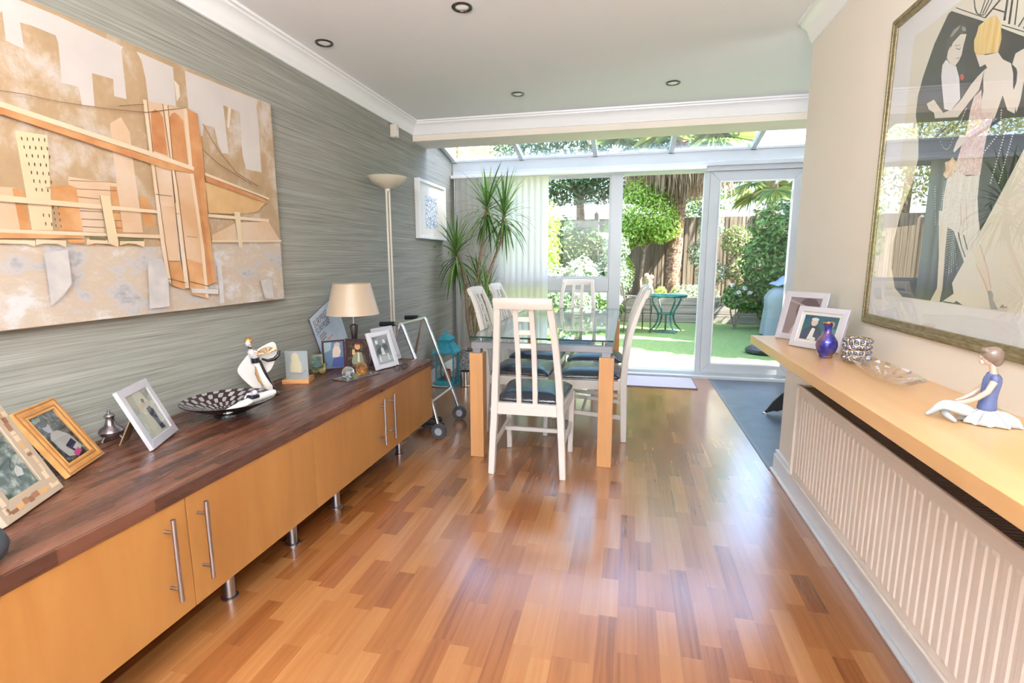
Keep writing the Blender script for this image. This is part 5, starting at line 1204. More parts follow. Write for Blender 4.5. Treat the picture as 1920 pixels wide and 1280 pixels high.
# coiled cable on the floor
random.seed(11); pts = []
for i in range(150):
    a = i*.33; r_ = .075+.022*math.sin(i*.9)+.012*math.sin(i*2.3)
    pts.append((-1.42+r_*1.15*math.cos(a)+.02*math.sin(i*.21), 3.40+r_*math.sin(a)+.02*math.cos(i*.17), .012+.028*abs(math.sin(i*.13))+.00022*i))
o = MB().tube(pts, .0045, 6).build('cable_coil', M['black']); tag(o, 'heap of coiled black cable on the floor by the walking frame', 'cable')
# teal lantern
ln = thing('lantern', 'turquoise metal lantern with pagoda roof on the floor by the grey wall', 'lantern', (-1.725, 4.68, 0), R(4))
TQ = NM('turquoise_metal', [(.3, (.02,.22,.30)), (.7, (.04,.33,.42))], ns=25, detail=6, rough=.45, metal=.2)
MB().box(-.105, .105, -.105, .105, 0, .018).box(-.095, .095, -.095, .095, .018, .045).build('base', TQ, ln, smooth=0, bevel=.003)
b = MB()
for sx in (-1, 1):
    for sy in (-1, 1): b.box(sx*.095, sx*.081, sy*.095, sy*.081, .045, .335)
for z in (.045, .322):
    for s in (-1, 1): b.box(-.081, .081, s*.094, s*.084, z, z+.014).box(s*.094, s*.084, -.081, .081, z, z+.014)
b.build('frame', TQ, ln, smooth=0, bevel=.001)
b = MB()
for s in (-1, 1): b.box(-.081, .081, s*.089, s*.0875, .059, .322).box(s*.089, s*.0875, -.081, .081, .059, .322)
b.build('pane', M['pane'], ln, smooth=0)
b = MB(); b.lathe([(.165, .330), (.160, .345), (.125, .375), (.095, .41), (.078, .43)], seg=4); b.lathe([(.072, .43), (.072, .458)], seg=4); b.lathe([(.105, .456), (.098, .468), (.065, .487), (.030, .505), (.014, .515), (.012, .53), (.006, .545), (0, .548)], seg=4)
for q in b.bm.verts:
    x, y = q.co.x, q.co.y; c_ = math.cos(PI/4); q.co.x, q.co.y = x*c_-y*c_, x*c_+y*c_
rf = b.build('roof', TQ, ln, smooth=0)
b = MB()
for k in range(4):
    for j in range(-3, 4):
        u = j/3; a = Matrix.Rotation(k*PI/2, 4, 'Z')
        p0 = a @ Vector((u*.105, -.112, .338)); p1 = a @ Vector((u*.055, -.058, .425)); b.tube([p0, p1], .0035, 5)
b.build('roof_rib', TQ, rf)
MB().lathe([(0, .046), (.033, .046), (.034, .15), (.030, .153), (0, .150)], seg=20).build('candle', M_('red_candle', (.25,.07,.04), rough=.5), ln)
# planter, steel tin and the dragon tree
pl = dt = thing('potted_dragon_tree', 'tall dragon tree with spiky green leaf heads in a grey woven planter by the blind', 'plant', (-1.535, 5.02, 0))
WV = NM('woven_grey', [(.4, (.16,.16,.16)), (.6, (.42,.42,.42))], (60, 60, 90), 1, 2, .5, .6, .004, rough=.7)
b = MB(); b.frame(-.14, .14, -.14, .14, 0, .30, .012)
b.bm.transform(Matrix(((1,0,0,0),(0,0,1,0),(0,1,0,0),(0,0,0,1)))); b.box(-.128, .128, -.128, .128, 0, .02); b.build('pot', WV, pl, smooth=0, bevel=.004)
MB().box(-.128, .128, -.128, .128, .02, .27).build('soil', NM('soil', [(.3, (.03,.018,.012)), (.7, (.09,.06,.04))], ns=60, bmp=.8, rough=1), pl, smooth=0)
ti = MB().lathe([(0, 0), (.054, 0), (.056, .004), (.056, .012), (.0535, .014), (.0535, .135), (.056, .137), (.056, .150), (.053, .150), (.051, .02), (0, .02)], (-1.525, 4.66, 0), 32).build('steel_tin', M_('tin', (.62,.57,.50), rough=.22, metal=1), smooth=40)
tag(ti, 'shiny steel tin on the floor between lantern and table leg', 'tin')
DL = leafmat('dracaena_leaf', [(0, (.05,.11,.025)), (.5, (.11,.22,.045)), (.8, (.20,.34,.07)), (1, (.30,.44,.11))], .3, .35)
def strap(b, base, d0, length, width, droop, rnd):
    """one arching strap leaf"""
    p = Vector(base); d = Vector(d0).normalized(); n = 7; L, R_ = [], []
    side = d.cross(Vector((0,0,1)));
    if side.length < .05: side = Vector((1,0,0))
    side.normalize(); st = length/n
    for i in range(n+1):
        t_ = i/n; wdt = width*(.55+1.6*t_*(1-t_))*(1-t_**4)
        L.append(b.bm.verts.new(p-side*wdt/2+Vector((0,0,.1*wdt)))); R_.append(b.bm.verts.new(p+side*wdt/2+Vector((0,0,.1*wdt))) if i < n else L[-1])
        p = p+d*st; d = (d+Vector((0,0,-droop*(0.4+t_*1.2)))).normalized()
    for i in range(n-1): b._f([L[i], R_[i], R_[i+1], L[i+1]])
    b._f([L[n-1], R_[n-1], L[n]])
BK = NM('dracaena_bark', [(.3, (.20,.12,.07)), (.7, (.36,.25,.16))], (20, 20, 60), 1, 4, bmp=.5, rough=.8)
random.seed(21)
stems = [([(-1.55,5.02,.27), (-1.60,4.98,.62), (-1.62,5.0,.95), (-1.66,4.98,1.18), (-1.70,4.95,1.34)], .017, 1.34, 1.0),
         ([(-1.52,5.05,.27), (-1.56,5.02,.70), (-1.50,5.02,1.05), (-1.44,5.03,1.45), (-1.40,5.05,1.78)], .015, 1.78, 1.0),
         ([(-1.49,5.0,.27), (-1.50,5.0,.65), (-1.40,5.04,1.05), (-1.27,5.08,1.40), (-1.24,5.10,1.72)], .014, 1.72, 1.0),
         ([(-1.56,5.06,.27), (-1.62,5.08,.60), (-1.58,5.10,.85), (-1.52,5.12,1.05)], .013, 1.05, .75),
         ([(-1.50,4.98,.27), (-1.45,4.95,.60), (-1.38,4.92,.88)], .011, .86, .75)]
for pts, r_, hz, sc in stems:
    MB().tube(pts, [r_*(1.25-.4*i/(len(pts)-1)) for i in range(len(pts))], 9).build('stem', BK, dt, world=True)
    b = MB(); top = Vector(pts[-1])
    for i in range(int(78*sc)):
        t_ = i/(78*sc); a = i*2.39996; el = 1.35-2.25*t_+random.uniform(-.15, .15)
        dd = (math.cos(a)*math.cos(el), math.sin(a)*math.cos(el), math.sin(el))
        if dd[0] < -.35 and top.x < -1.6: dd = (-.30, dd[1], dd[2])
        strap(b, top+Vector((0,0,-.16*t_)), dd, random.uniform(.29, .47)*sc, .021*sc, .08+.24*t_, random)
    for v_ in b.bm.verts: v_.co.x = max(v_.co.x, -1.90+.02*random.random()); v_.co.y = min(v_.co.y, 5.385-.02*random.random())
    b.build('leaf_head', DL, dt, world=True, smooth=60)
for (a_, b_) in (((-1.60,4.98,.60), (-1.52,4.98,.98)), ((-1.50,5.0,.66), (-1.44,5.0,1.0))):
    MB().tube([a_, ((a_[0]+b_[0])/2+.02, a_[1], (a_[2]+b_[2])/2), b_], [.009,.007,.005], 7).build('twig', BK, dt, world=True)
# stool foot seen past the wall nib
st = thing('stool', 'black curved fin foot of a stool seen past the wall nib on slate floor', 'stool', (1.55, 4.30, 0))
def fin():
    out = [(-.46, .012), (-.44, .035), (-.40, .10), (-.34, .17), (-.26, .225), (-.16, .255), (-.02, .265)]
    inn = [(-.02, .03), (-.10, .03), (-.20, .034), (-.26, .032), (-.318, .042), (-.365, .024), (-.386, .028), (-.42, .016), (-.44, .010)]
    return out+inn
for a in (0, 120, 240):
    b = MB(); b.prism(fin(), 'y', -.009, .009); b.bm.transform(Matrix.Rotation(R(a), 4, 'Z')); b.build('foot', M['black'], st, smooth=0, bevel=.002)
    q = Matrix.Rotation(R(a), 4, 'Z') @ Vector((-.45, 0, 0)); MB().lathe([(0, 0), (.018, 0), (.018, .010), (.008, .016), (0, .016)], q, 16).build('glide', M['chrome'], st)
MB().tube([(0,0,.05), (0,0,.62)], .025, 16).build('column', M['chrome'], st)
MB().lathe([(0, .61), (.15, .61), (.18, .63), (.18, .66), (.15, .68), (0, .685)], seg=28).build('seat', M['black'], st)
# ================================================================ PHOTO FRAMES AND ORNAMENTS
cols = {}
def flat(c):
    if c not in cols: cols[c] = M_('print_tone', c, rough=.45)
    return cols[c]
def ell(cx, cy, rx, ry, n=12, a0=0, a1=2*PI): return [(cx+rx*math.cos(a0+(a1-a0)*k/n), cy+ry*math.sin(a0+(a1-a0)*k/n)) for k in range(n)]
def photo_frame(label, mid, ang, tilt, w, h, fw, fd, mats, art, bgc, z=.5605, mount=0, leg=True, group=None, steps=(1,), name='photo_frame', legmat=None, noise=None):
    t = thing(name, label, 'photo frame', (mid[0], mid[1], z), R(ang), group)
    T = Matrix.Translation((0, 0, fd*math.sin(R(tilt))+.0003)) @ Matrix.Rotation(-R(tilt), 4, 'X')
    b = MB(); b.frame(-w/2, w/2, 0, h, .0, fd, fw)
    if len(steps) > 1:
        for i, s_ in enumerate(steps[1:]):
            b.mi = (i+1) % len(mats); b.frame(-w/2+fw*s_, w/2-fw*s_, fw*s_, h-fw*s_, -.0015*(1), .0005, fw*.14)
    b.bm.transform(T); b.build('frame', mats, t, smooth=0, bevel=.0012)
    b = MB(); b.box(-w/2+fw*.5, w/2-fw*.5, fd*.55, fd*.95, fw*.5, h-fw*.5); b.bm.transform(T); b.build('backing', M['back'], t, smooth=0)
    ow, oh = w-2*fw, h-2*fw
    if mount:
        b = MB(); b.frame(-ow/2, ow/2, fw, h-fw, fd*.40, fd*.5, mount); b.bm.transform(T); b.build('mount', flat((.74,.70,.62)), t, smooth=0)
    ow -= 2*mount; oh -= 2*mount; zb = fw+mount
    b = MB(); order = [bgc]; mm = [noise or flat(bgc)]
    b.box(-ow/2, ow/2, fd*.5, fd*.55, zb, zb+oh)
    for i, (c, pts) in enumerate(art):
        if c not in order: order.append(c); mm.append(flat(c))
        b.mi = order.index(c); b.poly([(-ow/2+min(max(u, 0), 1)*ow, fd*.5-.00008*(i+1), zb+min(max(v, 0), 1)*oh) for u, v in pts])
    b.bm.transform(T); b.build('photo', mm, t, smooth=0)
    b = MB(); b.box(-w/2+fw*.9, w/2-fw*.9, fd*.18, fd*.24, fw*.9, h-fw*.9); b.bm.transform(T); b.build('glass', M['picglass'], t, smooth=0)
    if leg:
        zt = h*.68; p0 = T @ Vector((0, fd, zt)); q = p0.copy(); reach = max(.03, h*.30+p0.y*.6)
        b = MB(); b.bar(p0, (0, p0.y+reach*.55, .0045), .055, .004, .07, .004, side=(1,0,0)); b.build('strut', legmat or M['back'], t, smooth=0)
    return t
WN = NM('pine_frame', [(.35, (.50,.24,.065)), (.65, (.62,.34,.11))], (3,3,3), 8, rough=.4); WD = M_('dark_pine_stripe', (.33,.13,.035), rough=.4)
gp = NM('grey_photo', [(.40, (.03,.05,.05)), (.5, (.12,.15,.15)), (.62, (.42,.44,.42))], ns=38, detail=8, rough=.5)
dpn = NM('dark_photo', [(.42, (.02,.025,.025)), (.55, (.09,.11,.10)), (.7, (.35,.37,.33))], ns=60, detail=8, rough=.5)
tk = M_('taupe_frame', (.42,.33,.24), rough=.5)
# mosaic wood frame at the far left
mo = photo_frame('taupe wooden photo frame inlaid with brown and cream blocks, nearest the left edge', (-1.549, .983), 116.5, 25, .232, .285, .052, .016, [tk], [((.55,.55,.53), [(.62,.22),(.80,.20),(.86,.30),(.78,.38),(.66,.33)]), ((.16,.2,.2), [(0,.4),(.5,.5),(.62,.78),(.3,1),(0,1)])], (.1,.12,.12), noise=gp, legmat=M['black'])
random.seed(8)
T = Matrix.Translation((0, 0, .016*math.sin(R(25))+.0003)) @ Matrix.Rotation(-R(25), 4, 'X')
b = MB(); tones = [(.55,.33,.15), (.22,.10,.05), (.62,.45,.28), (.30,.14,.07), (.66,.52,.38)]
for s in range(4):
    n_ = 9 if s % 2 else 12; tot = .232-.03 if s % 2 == 0 else .285-.03; u = .008
    while u < tot-.006:
        L_ = random.choice((.010, .018, .024)); q = .016+random.choice((0, .004)); wd = random.choice((.010, .016))
        b.mi = random.randrange(5)
        if s == 0: x0, x1, z0, z1 = -.116+u+.015, -.116+u+L_+.015, q, q+wd
        elif s == 2: x0, x1, z0, z1 = -.116+u+.015, -.116+u+L_+.015, .285-q-wd, .285-q
        elif s == 1: x0, x1, z0, z1 = -.116+q, -.116+q+wd, u+.015, u+L_+.015
        else: x0, x1, z0, z1 = .116-q-wd, .116-q, u+.015, u+L_+.015
        b.box(x0, x1, -.0006, .001, z0, z1); u += L_+random.choice((0, .003))
b.bm.transform(T); b.build('inlay', [flat(c) for c in tones], mo, smooth=0)
# pine frame
photo_frame('striped honey pine photo frame holding a grey portrait, leaning behind the inlaid frame', (-1.697, 1.232), 116, 31, .197, .243, .036, .016, [WN, WD], [((.50,.50,.48), [(.22,.30),(.20,.52),(.38,.64),(.62,.62),(.86,.46),(.92,.15),(.55,.05),(.3,.1)]), ((.38,.36,.34), ell(.38,.76,.13,.13)), ((.05,.05,.05), ell(.36,.84,.15,.08)), ((.03,.03,.08), [(.45,.30),(.80,.38),(.86,.22),(.58,.12)]), ((.50,.06,.22), [(.48,.10),(.74,.20),(.80,.08),(.56,.02)]), ((.55,.52,.50), [(.6,.2),(.84,.26),(.88,.2),(.66,.14)]), ((.22,.27,.18), [(.1,.95),(.45,.99),(.4,.9),(.14,.88)])], (.08,.1,.1), steps=(1, .12, .38, .64, .86), legmat=M['black'], noise=dpn)
# wedding photo
photo_frame('silver photo frame with a full-length wedding photo, standing alone beside the pewter pot', (-1.66, 1.49), 116, 23.5, .221, .233, .030, .014, [M['silver']], [((.40,.42,.36), [(0,.55),(.3,.6),(.35,1),(0,1)]), ((.66,.66,.52), [(.30,.02),(.62,.02),(.58,.35),(.52,.62),(.40,.60),(.34,.40)]), ((.04,.045,.08), [(.55,.60),(.74,.62),(.82,.45),(.78,.25),(.86,.05),(.66,.06),(.62,.3),(.56,.44)]), ((.60,.45,.36), ell(.60,.73,.06,.07)), ((.05,.04,.03), ell(.60,.78,.065,.045)), ((.62,.48,.38), ell(.46,.69,.05,.06)), ((.30,.34,.28), [(.8,.7),(1,.7),(1,1),(.7,1)])], (.55,.58,.50), legmat=M_('tan_strut', (.25,.16,.09), rough=.7))
# white pair by the lamp
KID = [((.30,.31,.30), [(0,0),(1,0),(1,.25),(0,.3)]), ((.05,.05,.05), [(.15,.35),(.40,.38),(.45,.66),(.30,.74),(.12,.66)]), ((.05,.05,.05), [(.58,.36),(.88,.34),(.88,.62),(.70,.72),(.58,.64)]), ((.62,.62,.60), ell(.26,.80,.09,.08)), ((.62,.62,.60), ell(.72,.79,.09,.08)), ((.70,.70,.68), [(.40,.32),(.60,.32),(.58,.55),(.46,.60),(.40,.5)]), ((.65,.65,.63), [(.18,.10),(.26,.08),(.28,.35),(.2,.35)]), ((.65,.65,.63), [(.72,.10),(.80,.08),(.80,.33),(.72,.33)]), ((.08,.08,.08), [(.46,.86),(.5,.98),(.54,.86),(.51,.86),(.5,.92),(.49,.86)])]
LAV = M_('white_frame_lacquer', (.66,.65,.69), rough=.3)
photo_frame('white photo frame with a black and white photo of two children, by the spectacles', (-1.438, 2.859), 74.5, 19, .200, .232, .030, .014, [LAV], KID, (.16,.17,.16), steps=(1, .7))
photo_frame('plain white photo frame leaning behind the two-children photo', (-1.515, 3.066), 76.5, 19, .200, .232, .030, .014, [LAV], [((.55,.54,.56), [(.7,0),(.75,0),(.75,1),(.7,1)])], (.66,.65,.68), steps=(1, .7))
# double folding frame
t = thing('folding_frame', 'dark folding double photo frame standing in front of the lamp', 'photo frame', (-1.69, 2.795, .5605))
def panel(x0, y0, ang, w, h, art, bgc, noise=None):
    T = Matrix.Translation((x0, y0, 0)) @ Matrix.Rotation(R(ang), 4, 'Z')
    b = MB(); b.frame(0, w, 0, h, 0, .008, .010); b.box(.005, w-.005, .005, .0075, .005, h-.005); b.bm.transform(T); f_ = b.build('panel', M_('oxblood_leather', (.055,.02,.03), rough=.4), t, smooth=0, bevel=.001)
    b = MB(); order = [bgc]; mm = [noise or flat(bgc)]; b.box(.009, w-.009, .003, .005, .009, h-.009)
    for i, (c, pts) in enumerate(art):
        if c not in order: order.append(c); mm.append(flat(c))
        b.mi = order.index(c); b.poly([(.009+u*(w-.018), .003-.0001*(i+1), .009+v*(h-.018)) for u, v in pts])
    b.bm.transform(T); b.build('photo', mm, f_, smooth=0)
a1 = R(20)
panel(-.004-.135*math.cos(R(48)), -.135*math.sin(R(48)), 48, .135, .182, [((.28,.38,.42), [(0,.6),(.35,.7),(.4,1),(0,1)]), ((.62,.50,.42), [(.42,.42),(.78,.40),(.86,.62),(.80,.82),(.55,.86),(.45,.7)]), ((.42,.40,.36), [(.50,.86),(.80,.80),(.84,.92),(.66,.98)]), ((.05,.07,.22), [(.35,.05),(1,.02),(1,.38),(.72,.42),(.45,.34)])], (.10,.17,.25))
panel(0, 0, 3, .150, .186, [((.62,.30,.13), ell(.52,.78,.14,.13)), ((.22,.24,.16), [(.2,.2),(.3,.5),(.5,.58),(.72,.56),(.80,.3),(.82,.12),(.25,.1)]), ((.60,.36,.18), [(.24,.46),(.40,.48),(.38,.66),(.26,.66)]), ((.66,.52,.36), [(.50,.20),(.62,.20),(.60,.55),(.52,.55)]), ((.10,.03,.02), ell(.52,.89,.13,.05))], (.035,.018,.012), noise=NM('dark_party_photo', [(.45, (.03,.014,.01)), (.7, (.14,.09,.05))], ns=40, rough=.5))
# mantel frames
MZ = .8657
photo_frame('silver photo frame with a dark-haired portrait, behind the other frame on the shelf end', (.725, 2.45), -51, 16, .20, .218, .026, .014, [M['silver']], [((.10,.06,.07), ell(.62,.66,.36,.36)), ((.62,.45,.42), [(.2,0),(.3,.25),(.5,.36),(.9,.30),(1,0)]), ((.60,.42,.36), ell(.78,.55,.18,.22)), ((.42,.36,.36), [(.0,.9),(1,.62),(1,.66),(0,.95)])], (.25,.20,.21), z=MZ)
photo_frame('silver photo frame of a man in a dinner jacket, behind the blue vase', (.721, 2.222), -54.4, 17.5, .213, .170, .022, .014, [M['silver']], [((.03,.05,.09), [(.0,0),(.05,.4),(.22,.55),(.48,.56),(.62,.35),(.62,0)]), ((.72,.70,.66), [(.22,.02),(.30,.50),(.40,.50),(.38,.02)]), ((.64,.50,.42), ell(.33,.72,.10,.15)), ((.70,.66,.62), ell(.33,.84,.11,.07)), ((.03,.03,.03), [(.24,.52),(.33,.56),(.42,.52),(.42,.46),(.33,.5),(.24,.46)]), ((.05,.17,.22), [(.62,.0),(.60,.4),(.80,.6),(1,.5),(1,0)]), ((.60,.46,.40), ell(.82,.70,.09,.13)), ((.7,.68,.66), ell(.4,.06,.09,.08)), ((.7,.68,.66), ell(.75,.05,.1,.08))], (.02,.10,.14), z=MZ, mount=.012)
# black item at the left edge: dark box frame leaning on wall
photo_frame('black frame leaning on the grey wall behind the pine frame, only its corner in view', (-1.84, 1.03), 95, 12, .20, .245, .02, .014, [M['black']], [], (.2,.2,.2))
bw = MB().lathe([(0, 0), (.030, 0), (.048, .016), (.055, .040), (.048, .066), (.034, .078), (.030, .078), (.044, .062), (.05, .04), (.03, .01), (0, .008)], (-1.372, .742, .5605), 28).build('small_pot', M_('slate_blue_pot', (.05,.06,.075), rough=.4))
tag(bw, 'dark slate blue little pot cut by the left edge of the photo', 'pot')
# pewter pot
PW = NM('pewter', [(.35, (.20,.15,.16)), (.65, (.50,.44,.45))], ns=25, detail=6, rough=.25, metal=.9)
pp = thing('pewter_pot', 'small tarnished pewter lidded pot between the pine and silver frames', 'pot', (-1.868, 1.452, .5605))
b = MB(); b.lathe([(0, .012), (.022, .014), (.036, .024), (.040, .036), (.034, .047), (.020, .056), (.015, .070), (.013, .084), (.015, .090), (0, .090)], seg=30)
b.build('body', PW, pp)
for k in range(3): a = k*2*PI/3+.4; MB().tube([(.026*math.cos(a), .026*math.sin(a), .020), (.034*math.cos(a), .034*math.sin(a), .008), (.036*math.cos(a), .036*math.sin(a), 0)], [.005,.004,.006], 8).build('foot', PW, pp)
MB().lathe([(.0165, .089), (.0175, .094), (.014, .100), (.006, .104), (.005, .108), (.007, .111), (.004, .115), (0, .115)], seg=24).build('lid', PW, pp)
# etched black bowl
bo = thing('footed_bowl', 'wide black footed bowl with carved leaf pattern inside, on the walnut top', 'bowl', (-1.674, 1.818, .5605))
mt, nt, p = new_mat('etched_bowl'); tc = N(nt, 'ShaderNodeTexCoord'); sp = N(nt, 'ShaderNodeSeparateXYZ'); nt.links.new(tc.outputs['Object'], sp.inputs[0])
r_ = math_(nt, 'SQRT', math_(nt, 'ADD', math_(nt, 'POWER', sp.outputs[0], 2), math_(nt, 'POWER', sp.outputs[1], 2)))
th = math_(nt, 'ARCTAN2', sp.outputs[1], sp.outputs[0])
w1 = math_(nt, 'SINE', math_(nt, 'ADD', math_(nt, 'MULTIPLY', th, 22), math_(nt, 'MULTIPLY', r_, 60)))
w2 = math_(nt, 'SINE', math_(nt, 'MULTIPLY', r_, 95))
pat = math_(nt, 'GREATER_THAN', math_(nt, 'MULTIPLY', w1, w2), .12)
nt.links.new(ramp(nt, pat, [(0, (.035,.016,.02)), (1, (.34,.34,.32))]), p.inputs['Base Color']); setp(p, rough=.3); M['etch'] = mt
b = MB(); b.lathe([(.054, .022), (.105, .040), (.160, .062), (.183, .072)], seg=56); b.build('bowl_interior', mt, bo)
b = MB(); b.lathe([(0, 0), (.062, 0), (.062, .004), (.060, .012), (.080, .020), (.130, .042), (.183, .068), (.1855, .071), (.183, .0725)], seg=56); b.lathe([(.054, .0222), (0, .0205)], seg=56); b.build('bowl_shell', M_('bowl_black', (.014,.012,.013), rough=.22), bo)
# small white figure lying over the bowl rim
CR = M_('ivory_glaze', (.80,.77,.73), rough=.15); CR2 = M_('black_glaze', (.015,.014,.02), rough=.15); GD = M_('gold_glaze', (.55,.30,.09), rough=.25, metal=.6)
# dancer figurine (built facing +x)
fg = thing('dancer_figurine', 'ceramic dancer figurine in a white cape holding a fan, behind the bowl', 'figurine', (-1.755, 2.11, .5605), R(-38))
def sheet(name, rows, mat, par, th=.003, sub=2):
    b = MB(); g = [[b.bm.verts.new(p) for p in r] for r in rows]
    for ra, rb in zip(g, g[1:]):
        for i in range(len(ra)-1): b._f([ra[i], ra[i+1], rb[i+1], rb[i]])
    o = b.build(name, mat, par, smooth=70); s = o.modifiers.new('solid', 'SOLIDIFY'); s.thickness = th; s.offset = 0
    if sub: q = o.modifiers.new('sub', 'SUBSURF'); q.levels = sub; q.render_levels = sub
    return o
FX = lambda u, v, d=0: (d, u, v)     # plane of the figure: u across, v up, d towards the viewer
MB().lathe([(0, 0), (.048, 0), (.050, .006), (.044, .014), (.022, .020), (0, .021)], (0, .035, 0), 28, sx=.8, sy=1.15).build('base', CR2, fg)
b = MB(); b.tube([FX(.045,.016), FX(.028,.07,.004), FX(.006,.13,.008), FX(-.010,.175,.008), FX(-.014,.205,.006), FX(-.020,.235,.005)], [.034,.026,.017,.015,.012,.015], 14); b.build('gown', CR, fg, sub=1)
MB().tube([FX(.060,.018,.008), FX(.040,.07,.016), FX(.018,.13,.018), FX(.004,.19,.016)], [.016,.011,.009,.007], 10).build('black_drape', CR2, fg, sub=1)
MB().tube([FX(.010,.055,.033), FX(-.008,.085,.027), FX(-.018,.12,.023), FX(-.016,.155,.018)], [.003,.005,.005,.003], 8).build('gold_trim', GD, fg)
MB().tube([FX(-.012,.172,.008), FX(-.013,.196,.008)], [.019,.019], 14).build('sash', CR2, fg)
b = MB(); b.tube([FX(-.020,.205,.008), FX(-.028,.228,.008), FX(-.030,.240,.008)], [.014,.018,.009], 12); b.tube([FX(-.028,.242,.008), FX(-.032,.262,.008)], [.006,.006], 10)
b.ball(FX(-.039,.271,.012), .0125, 16, 1, 1, 1.25); b.tube([FX(-.036,.232,.012), FX(-.024,.212,.026), FX(-.010,.205,.028)], [.007,.006,.005], 8); b.tube([FX(-.016,.232,.010), FX(.008,.216,.018), FX(.026,.214,.020)], [.007,.006,.005], 8)
b.build('body', M_('porcelain_skin', (.68,.60,.60), rough=.2), fg, smooth=60)
MB().ball(FX(-.034,.282,.004), .0165, 16, 1.05, 1.15, .95).build('gilt_hair', GD, fg)
MB().tube([FX(-.033,.244,.008), FX(-.031,.252,.008)], [.009,.009], 12).build('choker', CR2, fg)
sheet('cape', [[FX(-.024,.236,-.004), FX(-.060,.190,-.016), FX(-.100,.145,-.012)], [FX(-.015,.180,-.008), FX(-.045,.130,-.022), FX(-.082,.108,-.016)], [FX(.002,.120,-.010), FX(-.020,.080,-.024), FX(-.045,.058,-.014)], [FX(.030,.050,-.006), FX(.010,.035,-.018), FX(-.005,.022,-.008)]], CR, fg)
sheet('cape_wing', [[FX(-.010,.232,-.006), FX(.040,.252,-.014), FX(.085,.275,-.008)], [FX(-.005,.200,-.008), FX(.045,.205,-.020), FX(.100,.235,-.010)], [FX(.005,.160,-.010), FX(.045,.160,-.022), FX(.094,.185,-.012)], [FX(.020,.110,-.010), FX(.040,.105,-.016), FX(.060,.120,-.010)]], CR, fg)
b = MB()
for k in range(9):
    a = R(25+k*16); a2 = a+R(14); c0 = (.040, .214)
    b.hexa([FX(c0[0], c0[1], .020), FX(c0[0]+.052*math.cos(a), c0[1]-.012+.044*math.sin(a), .022+.004*(k%2)), FX(c0[0]+.052*math.cos(a2), c0[1]-.012+.044*math.sin(a2), .026-.004*(k%2)), FX(c0[0]+.001, c0[1]+.001, .020),
            FX(c0[0], c0[1], .022), FX(c0[0]+.052*math.cos(a), c0[1]-.012+.044*math.sin(a), .024+.004*(k%2)), FX(c0[0]+.052*math.cos(a2), c0[1]-.012+.044*math.sin(a2), .028-.004*(k%2)), FX(c0[0]+.001, c0[1]+.001, .022)])
b.build('fan', NM('gilt_fan', [(.4, (.38,.20,.08)), (.6, (.70,.50,.28))], ns=120, rough=.3, metal=.3), fg, smooth=0)
MB().tube([FX(.095,.222,.024), FX(.090,.200,.024), FX(.070,.182,.024), FX(.040,.178,.024), FX(.014,.190,.022)], [.008,.009,.009,.008,.005], 10).build('fan_edge', CR2, fg)
# reclining second figure resting on bowl rim
rc = thing('reclining_figurine', 'small white ceramic figurine lying across the rim of the black bowl', 'figurine', (-1.568, 1.826, .618), R(78))
b = MB(); b.tube([(.135, 0, .020), (.07, .002, .016), (0, .002, .012), (-.06, .004, .004), (-.10, .006, -.006), (-.13, .01, -.012)], [.016,.017,.015,.012,.010,.008], 12); b.tube([(.0, -.016, .012), (-.05, -.018, .004), (-.10, -.012, -.006), (-.13, -.012, -.012)], [.010,.010,.008,.006], 10)
b.build('body', CR, rc, sub=1)
MB().box(-.012, .030, -.022, .020, .018, .034).build('sash', CR2, rc, bevel=.006); MB().ball((.02, .0, .040), .012, 14).tube([(.02, 0, .03), (.0, .02, .036), (-.02, .016, .022)], [.006,.005,.004], 8).build('head', M_('violet_glaze', (.62,.55,.66), rough=.2), rc)
# tealight holder: beech base and frosted panel
te = thing('tealight_holder', 'beech block tealight holder with frosted glass panel of a robed figure', 'candle holder', (-1.765, 2.425, .5605), R(20))
MB().box(-.070, .070, -.060, .060, 0, .024).build('base', M_('beech_block', (.62,.30,.11), rough=.4), te, smooth=0, bevel=.002)
fr = MB().box(-.052, .066, -.040, -.034, .014, .178).build('frosted_panel', M_('frosted_glass', (.42,.47,.48), rough=.35, trans=.25), te, smooth=0, bevel=.001)
b = MB(); P_ = lambda q: [(-.052+u*.118, -.0402, .014+v*.164) for u, v in q]
b.poly(P_([(.22,.28),(.20,.5),(.30,.68),(.26,.82),(.36,.93),(.50,.95),(.60,.86),(.60,.72),(.70,.60),(.72,.40),(.66,.28)]))
b.mi = 1; b.poly([(x, y-.0001, z) for x, y, z in P_([(.18,.22),(.72,.22),(.92,.34),(.90,.38),(.70,.27),(.20,.30)])]); b.build('etched_figure', [flat((.60,.53,.36)), flat((.30,.27,.22))], te, smooth=0)
MB().lathe([(0, .024), (.019, .024), (.0195, .038), (.018, .040), (0, .037)], (0, .018, 0), 20).build('tealight', M['chrome'], te)
# green glass ornament with tiny picture
so = thing('green_ornament', 'small green and gold stone ornament with tiny framed view, behind the tealight holder', 'ornament', (-1.785, 2.63, .5605), R(30))
MB().frame(-.035, .035, .02, .115, -.004, .004, .006).build('frame', M_('olive_brass', (.22,.19,.08), rough=.35, metal=.5), so, smooth=0)
MB().box(-.031, .031, -.001, .001, .024, .111).build('picture', NM('seagreen_view', [(.4, (.02,.05,.05)), (.55, (.10,.18,.15)), (.7, (.35,.42,.38))], (1, 1, 4), 20, 5, rough=.3), so, smooth=0)
b = MB(); b.ball((.030, -.018, .024), .024, 14, 1.1, 1, 1).ball((-.010, -.016, .016), .018, 12).ball((.045, -.01, .052), .013, 12); b.build('stones', NM('moss_stone', [(.4, (.05,.07,.04)), (.6, (.32,.25,.09))], ns=40, rough=.2), so)
